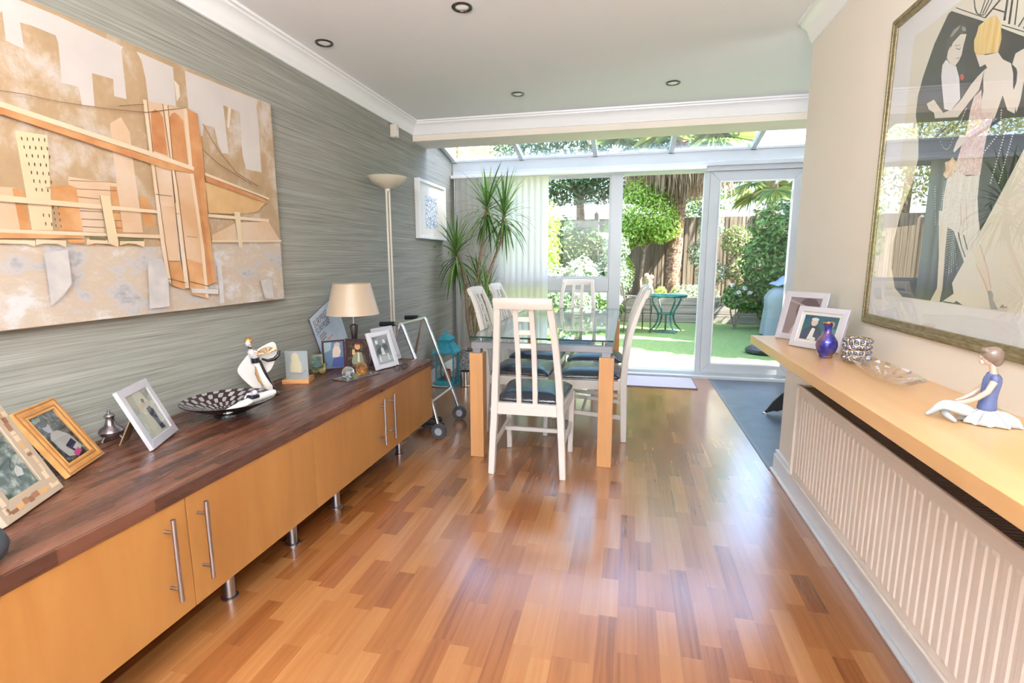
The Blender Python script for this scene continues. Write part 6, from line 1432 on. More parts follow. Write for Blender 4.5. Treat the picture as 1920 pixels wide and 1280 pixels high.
# SURPRISE card: leaning against the wall, resting on a corner
cd = thing('greeting_card', 'pale blue square card reading SURPRISE SURPRISE behind the table lamp', 'card', (-1.895, 2.885, .5605))
ca = R(24)
def Q(u, v, d=0): return (.0+d, u*math.cos(ca)-v*math.sin(ca), u*math.sin(ca)+v*math.cos(ca))
cc = NM('card_sky', [(.35, (.50,.58,.68)), (.5, (.60,.66,.74)), (.65, (.70,.73,.78))], ns=6, detail=5, rough=.5)
w_, h_ = .31, .335
MB().hexa([Q(0,0,-.002), Q(w_,0,-.002), Q(w_,h_,-.002), Q(0,h_,-.002), Q(0,0,.002), Q(w_,0,.002), Q(w_,h_,.002), Q(0,h_,.002)]).build('card_front', cc, cd, smooth=0)
MB().hexa([Q(0,.004,-.006), Q(w_-.01,.01,-.006), Q(w_-.01,h_,-.006), Q(0,h_,-.006), Q(0,.004,-.003), Q(w_-.01,.01,-.003), Q(w_-.01,h_,-.003), Q(0,h_,-.003)]).build('card_back', M_('card_navy', (.03,.03,.10), rough=.5), cd, smooth=0)
def text(body, size, loc, M3, mat, parent, name='lettering', shear=0):
    cu_ = bpy.data.curves.new(name, 'FONT'); cu_.body = body; cu_.size = size; cu_.extrude = .0003; cu_.shear = shear; cu_.resolution_u = 2
    o = bpy.data.objects.new(name, cu_); C.objects.link(o)
    dg = bpy.context.evaluated_depsgraph_get(); me = bpy.data.meshes.new_from_object(o.evaluated_get(dg)); bpy.data.objects.remove(o)
    me.transform(Matrix.Translation(loc) @ M3.to_4x4()); me.materials.clear(); me.materials.append(mat)
    q = bpy.data.objects.new(name, me); C.objects.link(q); q.parent = parent; return q
M3 = Matrix((( 0, 0, 1), (math.cos(ca), -math.sin(ca), 0), (math.sin(ca), math.cos(ca), 0)))
M3c = M3 @ Matrix(((.78,0,0),(0,1.25,0),(0,0,1)))
g1 = M_('glitter_bronze', (.20,.15,.13), rough=.4, metal=.3); g2 = M_('glitter_gold', (.42,.30,.18), rough=.4, metal=.3)
text('SURPRISE', .052, Q(.014, .262, .0028), M3c, g1, cd); text('SURPRISE', .052, Q(.014, .208, .0028), M3c, g1, cd)
text('CHASE', .020, Q(.042, .186, .0028), M3c, g2, cd) if False else None
b = MB()
for r_ in range(3):
    for k in range(5+(r_ == 1)): u = .035+k*.013; v = .182-r_*.018; b.hexa([Q(u, v, .0022), Q(u+.008, v, .0022), Q(u+.008, v+.011, .0022), Q(u, v+.011, .0022), Q(u, v, .0028), Q(u+.008, v, .0028), Q(u+.008, v+.011, .0028), Q(u, v+.011, .0028)])
b.build('lettering_marks', g1, cd, smooth=0)
b = MB()
for k in range(7): u = .10+k*.0095; v = .118; b.hexa([Q(u, v, .0022), Q(u+.006, v, .0022), Q(u+.006, v+.012, .0022), Q(u, v+.009, .0022), Q(u, v, .0028), Q(u+.006, v, .0028), Q(u+.006, v+.012, .0028), Q(u, v+.009, .0028)])
b.build('orange_marks', M_('orange_ink', (.60,.28,.12), rough=.5), cd, smooth=0)
# table lamp
tl = thing('table_lamp', 'table lamp with champagne satin shade and dark turned base', 'table lamp', (-1.672, 2.875, .5605))
b = MB(); b.lathe([(0, 0), (.058, 0), (.060, .006), (.056, .016), (.030, .024), (.016, .040), (.013, .07), (.014, .12), (.020, .20), (.026, .255), (.024, .262), (.012, .266), (.008, .27), (0, .27)], seg=30); b.build('base', M_('ebony_lamp_base', (.035,.022,.018), rough=.3), tl)
MB().tube([(0,0,.268), (0,0,.385)], .006, 10).lathe([(.014,.315), (.014,.36), (0,.36)], seg=14).build('stem', M['steel'], tl)
b = MB(); b.lathe([(.160, .330), (.113, .520), (.111, .520), (.158, .330), (.160, .330)], seg=56)
sm = M_('champagne_satin', (.56,.43,.30), rough=.38, spec=.6); sm.node_tree.nodes['Principled BSDF'].inputs['Sheen Weight'].default_value = .3
b.build('lamp_shade', sm, tl)
b = MB()
for k in range(3): a = k*2*PI/3; b.tube([(0,0,.50), (.111*math.cos(a), .111*math.sin(a), .512)], .0018, 6)
b.build('shade_ring', M['steel'], tl)
# tray and glass balls
ty = thing('tray', 'slim rectangular mirrored tray under the two glass balls', 'tray', (-1.510, 2.600, .5605), R(74))
b = MB(); b.box(-.125, .125, -.055, .055, .0, .004).frame(-.128, .128, -.058, .058, 0, .009, .004) if False else b.box(-.125, .125, -.055, .055, .0, .004)
b.build('plate', M_('brass_mirror', (.60,.57,.40), rough=.12, metal=.85), ty, smooth=0)
b = MB()
for q in ((-.129,.129,-.059,-.054),(-.129,.129,.054,.059),(-.129,-.124,-.054,.054),(.124,.129,-.054,.054)): b.box(*q, 0, .008)
b.build('rim', M['steel'], ty, smooth=0, bevel=.001)
def glassball(loc, r, col, label, core, ior=1.45):
    t = thing('glass_ball', label, 'ornament', loc, 0, None)
    MB().ball((0, 0, r), r, 32).build('ball', M_('ball_glass', col, rough=.03, trans=.92, ior=ior), t)
    b = MB(); random.seed(int(r*1e5))
    for k in range(9):
        a = k*.7; b.ball((r*.45*math.cos(a), r*.45*math.sin(a), r*(.55+.28*math.sin(a*2))), r*.16, 8)
    b.build('flecks', core, t)
glassball((-1.525, 2.535, .5655), .034, (.95,.95,.95), 'clear glass ball on the tray, in front', M_('dark_flecks', (.10,.11,.10), rough=.3))
glassball((-1.505, 2.650, .5655), .034, (.85,.42,.12), 'amber glass ball on the tray, behind the clear one', M_('amber_flecks', (.55,.25,.06), rough=.3))
# spectacles
gs = thing('spectacles', 'dark framed spectacles lying beside the white frame on the walnut top', 'glasses', (-1.335, 2.815, .5605), R(72))
for s in (-1, 1):
    b = MB(); b.tube([(s*.032+.024*math.cos(a), .0, .020+.018*math.sin(a)) for a in [2*PI*k/18 for k in range(18)]], .0019, 7, closed=True); b.build('rim', M['black'], gs)
    MB().lathe([(0, 0), (.022, 0)], (s*.032, 0, .020), 18, sy=.8, M=Matrix.Rotation(PI/2, 4, 'X')).build('lens', M['pane'], gs)
    MB().tube([(s*.056, 0, .026), (s*.064, .006, .024), (s*.062, .07, .012), (s*.052, .115, .003)], .002, 7).build('temple', M['black'], gs)
MB().tube([(-.009, 0, .024), (0, -.002, .028), (.009, 0, .024)], .0018, 7).build('bridge', M['black'], gs)
# ---------------------------------------------------------------- on the birch shelf
BV = NM('lustre_blue', [(.38, (.03,.022,.20)), (.50, (.07,.07,.34)), (.56, (.16,.09,.22)), (.64, (.28,.13,.06))], ns=26, detail=6, rough=.12, metal=.45)
vs = thing('vase', 'small lustre blue and purple bottle vase with gilt lip', 'vase', (.717, 2.058, MZ))
MB().lathe([(0, 0), (.021, 0), (.023, .004), (.022, .008), (.032, .026), (.036, .044), (.034, .060), (.024, .078), (.013, .092), (.0115, .102), (.014, .117), (.0185, .127), (.0165, .128), (.010, .105), (.010, .09), (0, .088)], seg=36).build('body', BV, vs)
MB().lathe([(.0175, .124), (.0195, .128), (.018, .1305), (.0160, .128)], seg=36).build('lip', M_('gilt', (.62,.33,.12), rough=.2, metal=1), vs)
th_ = thing('crystal_votive', 'round votive holder covered in clear beads on gilt wire', 'candle holder', (.779, 1.962, MZ))
gw = M_('pale_gilt_wire', (.70,.58,.44), rough=.2, metal=1); rr = .039
b = MB()
for z in (.012, .030, .048, .066, .088):
    b.tube([(rr*math.cos(a), rr*math.sin(a), z) for a in [2*PI*k/28 for k in range(28)]], .0014, 6, closed=True)
for k in range(14): a = 2*PI*k/14; b.tube([(rr*math.cos(a), rr*math.sin(a), .012), (rr*math.cos(a), rr*math.sin(a), .088)], .0010, 5)
for k in range(3): a = 2*PI*k/3+.5; b.tube([(rr*.8*math.cos(a), rr*.8*math.sin(a), .012), (rr*.9*math.cos(a), rr*.9*math.sin(a), .002)], .003, 6)
b.build('wire_cage', gw, th_)
bd = M_('crystal_bead', (.16,.16,.22), rough=.05, metal=.35)
for r_ in range(4):
    for k in range(14):
        a = 2*PI*(k+.5*(r_ % 2))/14; z = .020+.0195*r_
        if 0: pass
        MB().ball((rr*math.cos(a), rr*math.sin(a), z), .0072, 10).build('bead', bd, th_)
        b2 = MB(); a2 = a; c_ = Vector((math.cos(a), math.sin(a), 0)); s_ = Vector((-math.sin(a), math.cos(a), 0)); b2.tube([c_*rr+s_*.0082*math.cos(q)+Vector((0,0,z+.0082*math.sin(q))) for q in [2*PI*j/10 for j in range(10)]], .0012, 5, closed=True); b2.build('bead_ring', gw, th_)
MB().lathe([(0, .013), (.034, .013), (.035, .086), (.033, .086), (.032, .016), (0, .016)], seg=28).build('glass_cup', M['pane'], th_)
# crystal boat dish
ds = thing('crystal_dish', 'long cut crystal boat-shaped dish lying on the birch shelf', 'dish', (.757, 1.712, MZ), R(90))
CG = glass('cut_crystal', (.97,.97,.98), .02, 1.75)
b = MB(); n = 40; rows = []
for i, (sc, z) in enumerate(((.30, 0), (.34, .001), (.62, .012), (.90, .026), (1.0, .036), (.965, .036), (.84, .026), (.56, .013), (.28, .005))):
    ring = []
    for k in range(n):
        a = 2*PI*k/n; lx = .215*math.cos(a); ly = .052*math.sin(a)*(1-.25*math.cos(a)**4)
        wob = 1+.05*(1 if k % 2 else -1)*(0.3 if i < 2 or i > 7 else 1); zz = z+(.008*abs(math.cos(a))**3 if 2 < i < 7 else 0)
        ring.append(b.bm.verts.new((lx*sc*wob, ly*sc*wob, zz)))
    rows.append(ring)
for ra, rb in zip(rows, rows[1:]):
    for k in range(n): b._f([ra[k], ra[(k+1)%n], rb[(k+1)%n], rb[k]])
b._f(rows[0][::-1]); b._f(rows[-1]); b.build('bowl', CG, ds, smooth=0)
# seated ballerina figurine, facing the garden end (+y)
bf = thing('ballerina_figurine', 'porcelain girl figurine in blue bodice and white skirt sitting on the shelf', 'figurine', (.757, 1.288, MZ), R(72))
PS = M_('porcelain_skin_warm', (.52,.39,.32), rough=.18); PB = M_('porcelain_blue', (.095,.125,.27), rough=.15); PWt = NM('porcelain_white', [(.4, (.45,.46,.47)), (.6, (.55,.54,.52))], ns=12, rough=.15); PG = M_('porcelain_grey_blue', (.50,.56,.60), rough=.15)
b = MB(); n = 88; rows = []
for i, (rx, z) in enumerate(((0.02, .034), (.027, .031), (.036, .026), (.046, .019), (.056, .011), (.061, .005), (.058, .001), (.04, 0))):
    ring = []
    for k in range(n):
        a = 2*PI*k/n; w_ = (1 if i < 1 else 1+.10*math.sin(a*9+.6)*min(1, i/4)); zz = z+(.011*math.cos(a*11)*(i/5) if 1 < i < 6 else 0)
        ring.append(b.bm.verts.new((rx*w_*.72*math.cos(a), -.022+rx*w_*1.12*math.sin(a)*(1.0 if math.sin(a) < 0 else .80), max(zz, 0))))
    rows.append(ring)
for ra, rb in zip(rows, rows[1:]):
    for k in range(n): b._f([ra[k], ra[(k+1)%n], rb[(k+1)%n], rb[k]])
b._f(rows[0]); b._f(rows[-1][::-1]); b.build('skirt', PWt, bf, smooth=70, sub=1)
b = MB(); b.tube([(0,-.020,.026), (0,-.020,.045), (0,-.021,.068), (0,-.023,.092), (0,-.024,.108), (0,-.024,.117)], [.023,.0185,.0165,.020,.019,.010], 18)
for s in (-1, 1): b.ball((s*.021, -.023, .107), .0105, 12)
b.build('bodice', PB, bf, sub=1)
b = MB(); b.tube([(0,-.024,.112), (0,-.021,.128), (0,-.018,.140)], [.0085,.0070,.0075], 14)
b.ball((0,-.012,.152), .0165, 20, .88, 1.0, 1.12); b.ball((0,.0045,.151), .0032, 8); b.ball((0,.001,.1405), .006, 10)
for s in (-1, 1):
    b.tube([(s*.0225,-.022,.101), (s*.026,-.012,.078), (s*.024,.006,.060), (s*.016,.026,.048), (s*.010,.040,.043)], [.0078,.0070,.0060,.0050,.0045], 12)
    for q in range(4): b.tube([(s*(.007+q*.002),.040,.043), (s*(.004+q*.0025),.050,.040-.001*q)], [.0019,.0014], 6)
    b.tube([(s*.012,.038,.045), (s*.005,.044,.046)], [.0020,.0015], 6)
    b.ball((s*.006, .0025, .1545), .0016, 6)
b.build('body', PS, bf, smooth=60)
b = MB(); b.ball((0,-.0175,.1565), .0205, 22, .95, 1.08, .98); b.ball((0,-.026,.146), .0155, 16, 1.0, .85, .9)
b.ball((0,-.004,.166), .013, 14, 1.05, .9, .6); b.build('hair', M_('porcelain_hair', (.19,.135,.105), rough=.15), bf, smooth=60)
b = MB()
b.tube([(-.014,.005,.022), (-.024,.045,.036), (-.022,.070,.040), (-.012,.080,.026), (-.002,.090,.010), (.004,.100,.006)], [.015,.014,.012,.009,.006,.004], 14)
b.tube([(.014,.005,.020), (.026,.040,.030), (.016,.070,.028), (-.006,.060,.014), (-.030,.050,.008), (-.045,.044,.006)], [.015,.013,.011,.009,.006,.004], 14)
b.build('legs', PG, bf, smooth=60, sub=1)
bf.scale = (.86, .86, .97)
# ================================================================ GARDEN
GZ = -.12
LW = NM('lawn_turf', [(.3, (.10,.17,.045)), (.5, (.15,.24,.07)), (.7, (.20,.30,.10))], ns=22, detail=10, rough_n=.7, bmp=.5, bdist=.01, rough=.9)
lw = sb('lawn', LW, (-6, 8, 5.68, 11.5, GZ-.2, GZ))
sb('ground', NM('earth', [(.3, (.06,.045,.03)), (.7, (.13,.10,.07))], ns=5, rough=1), (-14, 16, 11.5, 30, GZ-.3, GZ-.02), (-14, -6, 5.68, 11.5, GZ-.3, GZ-.02), (8, 16, 5.68, 11.5, GZ-.3, GZ-.02))
FW = NM('weathered_fence', [(.3, (.11,.085,.055)), (.5, (.19,.15,.105)), (.7, (.27,.225,.16))], (9, 9, .7), 1.6, 6, .6, .3, .004, rough=.85)
def fence(label, a, b_, h=2.30):
    a, b_ = Vector((*a, 0)), Vector((*b_, 0)); d = b_-a; L = d.length; d.normalize(); ang = math.atan2(d.y, d.x)
    t = thing('garden_fence', label, 'fence', (a.x, a.y, GZ-.02), ang)
    npan = max(1, round(L/1.85)); pw = L/npan; random.seed(4)
    for k in range(npan):
        m_ = MB(); x = k*pw+.06
        while x < (k+1)*pw-.05:
            q = random.uniform(.0, .010); m_.hexa([(x, -.010-q, .02), (x+.098, -.004-q, .02), (x+.098, .004-q, .02), (x, .000-q, .02), (x, -.010-q, h-.02), (x+.098, -.004-q, h-.02), (x+.098, .004-q, h-.02), (x, .0-q, h-.02)])
            x += .088
        m_.build('fence_panel', FW, t, smooth=0)
        for z in (.35, 1.2, h-.15): MB().box(k*pw+.05, (k+1)*pw-.05, .005, .045, z, z+.075).build('rail', FW, t, smooth=0)
    for k in range(npan+1):
        MB().box(k*pw-.05, k*pw+.05, -.05, .05, .0, h+.10).lathe([(.07, h+.10), (0, h+.16)], (k*pw, 0, 0), 4).build('post', FW, t, smooth=0)
    return t
fence('brown close-board fence across the far end of the garden', (-6.2, 12.7), (8.2, 12.7), 2.34)
fence('close-board fence along the right side of the garden', (3.6, 5.75), (3.6, 12.6), 2.0)
fence('close-board fence along the left side of the garden', (-3.4, 5.75), (-3.4, 12.6), 2.0)
# raised bed of sleepers
rb = thing('raised_bed', 'raised bed of grey timber sleepers along the far edge of the lawn', 'raised bed', (.7, 11.45, GZ))
SL = NM('grey_sleeper', [(.3, (.20,.16,.13)), (.5, (.33,.28,.23)), (.7, (.44,.38,.31))], (1, 12, 16), 1.3, 6, .6, .4, .006, rough=.9)
for i, z in enumerate((GZ, GZ+.185, GZ+.365)):
    for x0, x1 in (((-3.3, -.9), (-.89, 1.51), (1.52, 3.5)), ((-3.3, -1.9), (-1.89, .5), (.51, 3.5)), ((-3.3, -.6), (-.59, 1.9), (1.91, 3.5)))[i]:
        MB().box(x0, x1, 11.40+.012*i, 11.58, z+.004, z+.178).build('sleeper', SL, rb, world=True, smooth=0, bevel=.008)
MB().box(-3.3, 3.5, 11.58, 12.62, GZ, .38).build('bed_soil', NM('bed_soil', [(.3, (.045,.03,.02)), (.7, (.12,.085,.055))], ns=14, detail=8, bmp=1, bdist=.03, rough=1), rb, world=True, smooth=0)
# ---- foliage
GR = {
 'lime': leafmat('leaf_lime', [(0, (.15,.30,.03)), (.4, (.30,.48,.06)), (.8, (.50,.62,.14)), (1, (.62,.66,.30))], .35),
 'mid': leafmat('leaf_mid', [(0, (.035,.10,.02)), (.5, (.10,.22,.04)), (1, (.24,.36,.09))], .3),
 'dark': leafmat('leaf_dark', [(0, (.015,.05,.012)), (.6, (.05,.12,.025)), (1, (.16,.24,.07))], .25, .3),
 'grey': leafmat('leaf_grey', [(0, (.10,.17,.10)), (.5, (.24,.33,.22)), (1, (.48,.54,.40))], .25),
 'varieg': leafmat('leaf_variegated', [(0, (.10,.20,.08)), (.5, (.30,.40,.24)), (.75, (.62,.66,.48)), (1, (.72,.72,.60))], .25),
 'rose': leafmat('leaf_rose', [(0, (.06,.15,.03)), (.6, (.20,.32,.08)), (.82, (.45,.30,.20)), (1, (.62,.36,.32))], .3),
 'yellow': leafmat('leaf_yellow', [(0, (.30,.36,.05)), (.5, (.52,.55,.14)), (1, (.72,.66,.32))], .4),
 'white': leafmat('petal_white', [(0, (.72,.72,.66)), (1, (.82,.82,.80))], .2)}
def leaf_cloud(name, mat, par, blobs, n, size, seed, up=.3, narrow=.45, shell=.55):
    """many small folded leaves in lumpy ellipsoids; blobs: (cx,cy,cz,rx,ry,rz)"""
    rnd = random.Random(seed); V, F = [], []
    tot = sum(b_[3]*b_[4]+b_[4]*b_[5]+b_[3]*b_[5] for b_ in blobs)
    for cx, cy, cz, rx, ry, rz in blobs:
        k = int(n*(rx*ry+ry*rz+rx*rz)/tot)
        clumps = [Vector((rnd.gauss(0,1), rnd.gauss(0,1), rnd.gauss(0,1))).normalized() for _ in range(26)]
        for _ in range(k):
            d = Vector((rnd.gauss(0,1), rnd.gauss(0,1), rnd.gauss(0,1))).normalized()
            c = max(clumps, key=lambda q: q.dot(d)); lump = .80+.24*max(0, c.dot(d))**14*1.0
            r = (shell+(1-shell)*rnd.random()**.5)*lump
            p = Vector((cx+d.x*rx*r, cy+d.y*ry*r, cz+d.z*rz*r))
            nrm = (d+Vector((rnd.uniform(-.8,.8), rnd.uniform(-.8,.8), rnd.uniform(-.5,.8)+up))).normalized()
            a = nrm.cross(Vector((rnd.uniform(-1,1), rnd.uniform(-1,1), rnd.uniform(-1,1)))).normalized(); bb = nrm.cross(a)
            s_ = size*rnd.uniform(.6, 1.25); i = len(V); w_ = s_*narrow
            V += [tuple(p-a*s_*.5), tuple(p+bb*w_*.5+nrm*w_*.15), tuple(p+a*s_*.5), tuple(p-bb*w_*.5+nrm*w_*.15)]
            F += [(i, i+1, i+2), (i, i+2, i+3)]
    me = bpy.data.meshes.new(name); me.from_pydata(V, [], F); me.materials.append(mat)
    o = bpy.data.objects.new(name, me); C.objects.link(o); o.parent = par; return o
TR = NM('tree_bark', [(.3, (.16,.11,.075)), (.7, (.36,.28,.20))], (8, 8, 20), 1, 5, bmp=.6, rough=.9)
def shrub(name, label, cat, loc, mat, blobs, n, size, seed, stems=4, group=None, narrow=.45, stemr=.012, shell=.55, trunk=None):
    t = thing(name, label, cat, loc, 0, group)
    rnd = random.Random(seed+100)
    if trunk: MB().tube(trunk[0], trunk[1], 8).build('trunk', TR, t)
    m_ = MB(); base = Vector(trunk[0][-1]) if trunk else Vector((0, 0, 0))
    for k in range(stems):
        bl_ = blobs[k % len(blobs)]; e = Vector((bl_[0]+rnd.uniform(-.5,.5)*bl_[3], bl_[1]+rnd.uniform(-.4,.4)*bl_[4], bl_[2]+rnd.uniform(-.2,.4)*bl_[5]))
        m_.tube([base, base.lerp(e, .5)+Vector((rnd.uniform(-.05,.05), 0, .03)), e], [stemr, stemr*.75, stemr*.35], 6)
    m_.build('branches', TR, t)
    leaf_cloud('foliage', mats_(mat), t, blobs, n, size, seed, narrow=narrow, shell=shell)
    return t
def mats_(k): return GR[k]
# round topiary tree
shrub('round_tree', 'bright lime-green round-headed small tree in the raised bed, behind the open doorway', 'tree', (.30, 11.95, .38), 'lime',
      [(.06, -.1, 1.85, .66, .60, .66), (-.25, -.1, 1.50, .42, .40, .42), (.34, -.1, 1.60, .50, .45, .50), (.0, -.1, 2.28, .52, .45, .42)], 7500, .085, 1, stems=9, stemr=.022, trunk=([(0,0,-.05), (-.05,0,.35), (.02,-.05,1.0)], [.05,.04,.034]))
# palm
pm = thing('fan_palm', 'tall fan palm with hairy trunk and hanging dead fronds behind the doorway', 'tree', (.98, 12.15, .36))
PT = NM('palm_fibre', [(.35, (.12,.07,.045)), (.5, (.28,.17,.11)), (.65, (.50,.36,.26))], (6, 6, 14), 1.4, 8, .7, 1.0, .05, rough=1)
b = MB(); b.tube([(0,0,0), (-.02,0,.5), (0,0,1.0), (.02,0,1.6), (.03,0,2.3), (.02,0,3.5)], [.17,.155,.175,.165,.18,.15], 16); b.build('trunk', PT, pm)
rnd = random.Random(5); m_ = MB()
for k in range(420):
    z = rnd.uniform(.1, 2.4); a = rnd.uniform(0, 2*PI); r_ = .165; c0 = Vector((r_*math.cos(a), r_*math.sin(a), z)); c1 = c0+Vector((math.cos(a)*rnd.uniform(.02,.07), math.sin(a)*rnd.uniform(.02,.07), rnd.uniform(-.10,.10)))
    s_ = Vector((-math.sin(a), math.cos(a), 0))*.012; m_.poly([c0-s_, c0+s_, c1])
o = m_.build('trunk_fibre', leafmat('palm_hair', [(0, (.10,.055,.035)), (.5, (.30,.18,.11)), (1, (.55,.40,.30))], .1, .9), pm, smooth=0); o['kind'] = 'stuff'
DF = leafmat('dead_frond', [(0, (.24,.16,.11)), (.5, (.42,.30,.22)), (1, (.62,.50,.40))], .25, .8)
m_ = MB()
for k in range(3200):
    a = rnd.uniform(0, 2*PI); r_ = rnd.uniform(.15, 1.25); top = 2.95+rnd.uniform(-.3, .25)-.05*r_; L_ = rnd.uniform(.4, .85)*(1.0-.25*r_)
    p0 = Vector((r_*.9*math.cos(a), r_*.8*math.sin(a), top)); out = Vector((math.cos(a), math.sin(a), 0))*rnd.uniform(-.12,.10)
    s_ = Vector((rnd.uniform(-1,1), rnd.uniform(-1,1), 0)).normalized()*.010; p1 = p0+out*.4+Vector((0,0,-L_*.55)); p2 = p0+out+Vector((rnd.uniform(-.04,.04), 0, -L_))
    v = [m_.bm.verts.new(q) for q in (p0-s_, p0+s_, p1+s_, p1-s_, p2)]; m_._f([v[0], v[1], v[2], v[3]]); m_._f([v[3], v[2], v[4]])
o = m_.build('dead_fronds', DF, pm, smooth=0); o['kind'] = 'stuff'
PL = leafmat('palm_leaf', [(0, (.10,.20,.05)), (.5, (.22,.34,.09)), (.85, (.46,.50,.16)), (1, (.66,.58,.22))], .4, .4)
def fan(m_, base, d, pet, rad, rnd):
    d = Vector(d).normalized(); tip = base+d*pet; tip.z -= pet*.12
    side = d.cross(Vector((0,0,1))).normalized() if abs(d.z) < .95 else Vector((1,0,0))
    upv = side.cross(d).normalized(); s_ = side*.012
    v = [m_.bm.verts.new(q) for q in (base-s_, base+s_, tip+s_, tip-s_)]; m_._f(v)
    n = 30
    for k in range(n):
        a = -2.2+4.4*k/(n-1); dr = (d*math.cos(a)+side*math.sin(a)).normalized(); L_ = rad*rnd.uniform(.85, 1.05)*(1-.12*abs(a)/2.2)
        pq = side*math.cos(a)-d*math.sin(a); w0 = rad*.055
        m1 = tip+dr*L_*.55+upv*.02; e = tip+dr*L_+Vector((0,0,-L_*rnd.uniform(.12,.38)))
        v = [m_.bm.verts.new(q) for q in (tip, m1-pq*w0, e, m1+pq*w0)]; m_._f([v[0], v[1], v[2]]); m_._f([v[0], v[2], v[3]])
for k in range(34):
    a = k*2.39996; el = 1.15-1.35*(k/34); d = Vector((math.cos(a)*math.cos(el), math.sin(a)*math.cos(el), math.sin(el)))
    m_ = MB(); fan(m_, Vector((.02,0,3.35+.3*(1-k/34))), d, rnd.uniform(.7,1.5), rnd.uniform(.65,.95), rnd); m_.build('frond', PL, pm, smooth=0)
# trees beyond the fence
def bigtree(label, loc, h, r_, mat, seed, n=7000, size=.12, crown=None, name='garden_tree'):
    rnd = random.Random(seed); z = h-r_
    blobs = crown or [(rnd.uniform(-.5,.5)*r_, rnd.uniform(-.4,.4)*r_, z+rnd.uniform(-.6,.5)*r_, r_*rnd.uniform(.5,.75), r_*.6, r_*rnd.uniform(.45,.65)) for _ in range(6)]
    return shrub(name, label, 'tree', loc, mat, blobs, n, size, seed, stems=8, stemr=.06, trunk=([(0,0,0), (.05,0,z*.5), (0,0,z*.8)], [.16,.13,.10]), group=None)
bigtree('tall dark spreading tree beyond the fence, left of the palm', (-1.35, 14.2, GZ), 6.2, 2.3, 'dark', 31, 15000, .12,
        [(-.6,0,3.5,1.3,1.0,.8), (.9,0,3.5,1.3,1.0,.75), (.4,-.5,3.1,1.5,.5,.45), (0,0,4.9,1.6,1.2,1.0), (1.9,0,4.6,1.0,.9,.9), (-1.5,0,4.4,1.0,.9,1.0)])
bigtree('sunlit yellow-green tree at the far left beyond the fence', (-5.6, 16.4, GZ), 7.3, 2.4, 'yellow', 32, 9000, .13)
bigtree('green tree behind the palm, seen through the roof glass', (1.3, 17.2, GZ), 6.4, 2.0, 'mid', 33, 6000, .14)
for k, (y, h) in enumerate(((7.35, 6.6), (8.7, 6.3), (10.05, 6.6))):  # three conifers out of view, put in to shade the lawn
    shrub('conifer', ('tall dark conifer added unseen beyond the right garden fence to shade the lawn, closest to the house', 'tall dark conifer added unseen beyond the right garden fence to shade the lawn, middle of three', 'tall dark conifer added unseen beyond the right garden fence to shade the lawn, farthest from the house')[k], 'tree', (4.75, y, GZ), 'dark', [(0,0,h*.30,.85,.75,h*.30), (0,0,h*.62,.72,.72,h*.26), (0,0,h*.84,.5,.5,h*.18)], 8000, .24, 90+k, stems=3, stemr=.05)
# left window shrubs
shrub('camellia', 'bright yellow-green tall shrub at the left edge of the garden window view', 'shrub', (-1.55, 8.9, GZ), 'lime', [(0,0,1.75,.42,.5,.85), (.05,0,.8,.45,.5,.75)], 4200, .085, 41)
shrub('rhododendron', 'sunlit broad-leaved shrub with pale leaves under the window transom view', 'shrub', (-.95, 8.6, GZ), 'varieg', [(0,0,.65,.50,.5,.62), (.15,.1,1.0,.36,.4,.42), (-.3,0,.9,.3,.4,.35)], 3200, .12, 42, narrow=.36)
shrub('mahonia', 'dark green spreading shrub in the middle of the window view', 'shrub', (-.90, 11.0, GZ), 'dark', [(0,.0,1.45,.70,.5,.62), (.2,0,.7,.75,.5,.6), (-.5,0,1.7,.55,.5,.6)], 4800, .10, 43)
shrub('euonymus', 'silvery green shrub right of the dark one in the window view', 'shrub', (-.33, 10.6, GZ), 'grey', [(0,0,.95,.42,.45,.60), (.05,0,1.55,.30,.35,.42)], 3400, .07, 44)
shrub('laurel', 'lime-green shrub right beside the window post, left of the round tree', 'shrub', (-.20, 11.85, .36), 'lime', [(-.02,0,1.45,.40,.4,.55), (.0,0,.6,.34,.4,.55)], 3000, .085, 45)
hy = thing('hydrangea', 'white mophead hydrangea low in the window view', 'shrub', (-.48, 9.7, GZ))
leaf_cloud('foliage', GR['mid'], hy, [(0,0,.40,.42,.4,.36)], 900, .10, 46)
for k, (x, y, z) in enumerate(((.08,-.3,.70), (.30,-.2,.62), (-.22,-.3,.55), (.22,-.35,.42), (-.05,-.4,.38))): leaf_cloud('flower_head', GR['white'], hy, [(x, y, z, .10, .10, .09)], 160, .035, 47+k, shell=.85, narrow=.9)
# middle
shrub('fuchsia', 'loose grey-green climber on the fence, between palm trunk and sliding door', 'shrub', (1.72, 12.2, .36), 'grey', [(0,0,1.55,.30,.25,.40), (-.15,0,1.0,.34,.25,.36), (.1,0,.55,.40,.3,.30), (-.1,0,1.95,.22,.2,.2)], 2600, .075, 50)
shrub('variegated_groundcover', 'variegated pale trailing plant spilling over the sleepers', 'shrub', (1.35, 11.65, .36), 'varieg', [(0,.1,.12,.48,.28,.22), (.35,-.12,.02,.26,.20,.26), (-.2,-.05,.05,.3,.2,.12)], 2600, .05, 51)
shrub('lime_spurge', 'small bright lime plant beside the palm foot', 'plant', (.70, 11.75, .36), 'lime', [(0,0,.14,.15,.14,.15)], 420, .055, 52)
shrub('heuchera', 'low dark red-brown plant at the palm foot', 'plant', (1.05, 11.78, .36), 'rose', [(0,0,.12,.18,.15,.14)], 380, .06, 53)
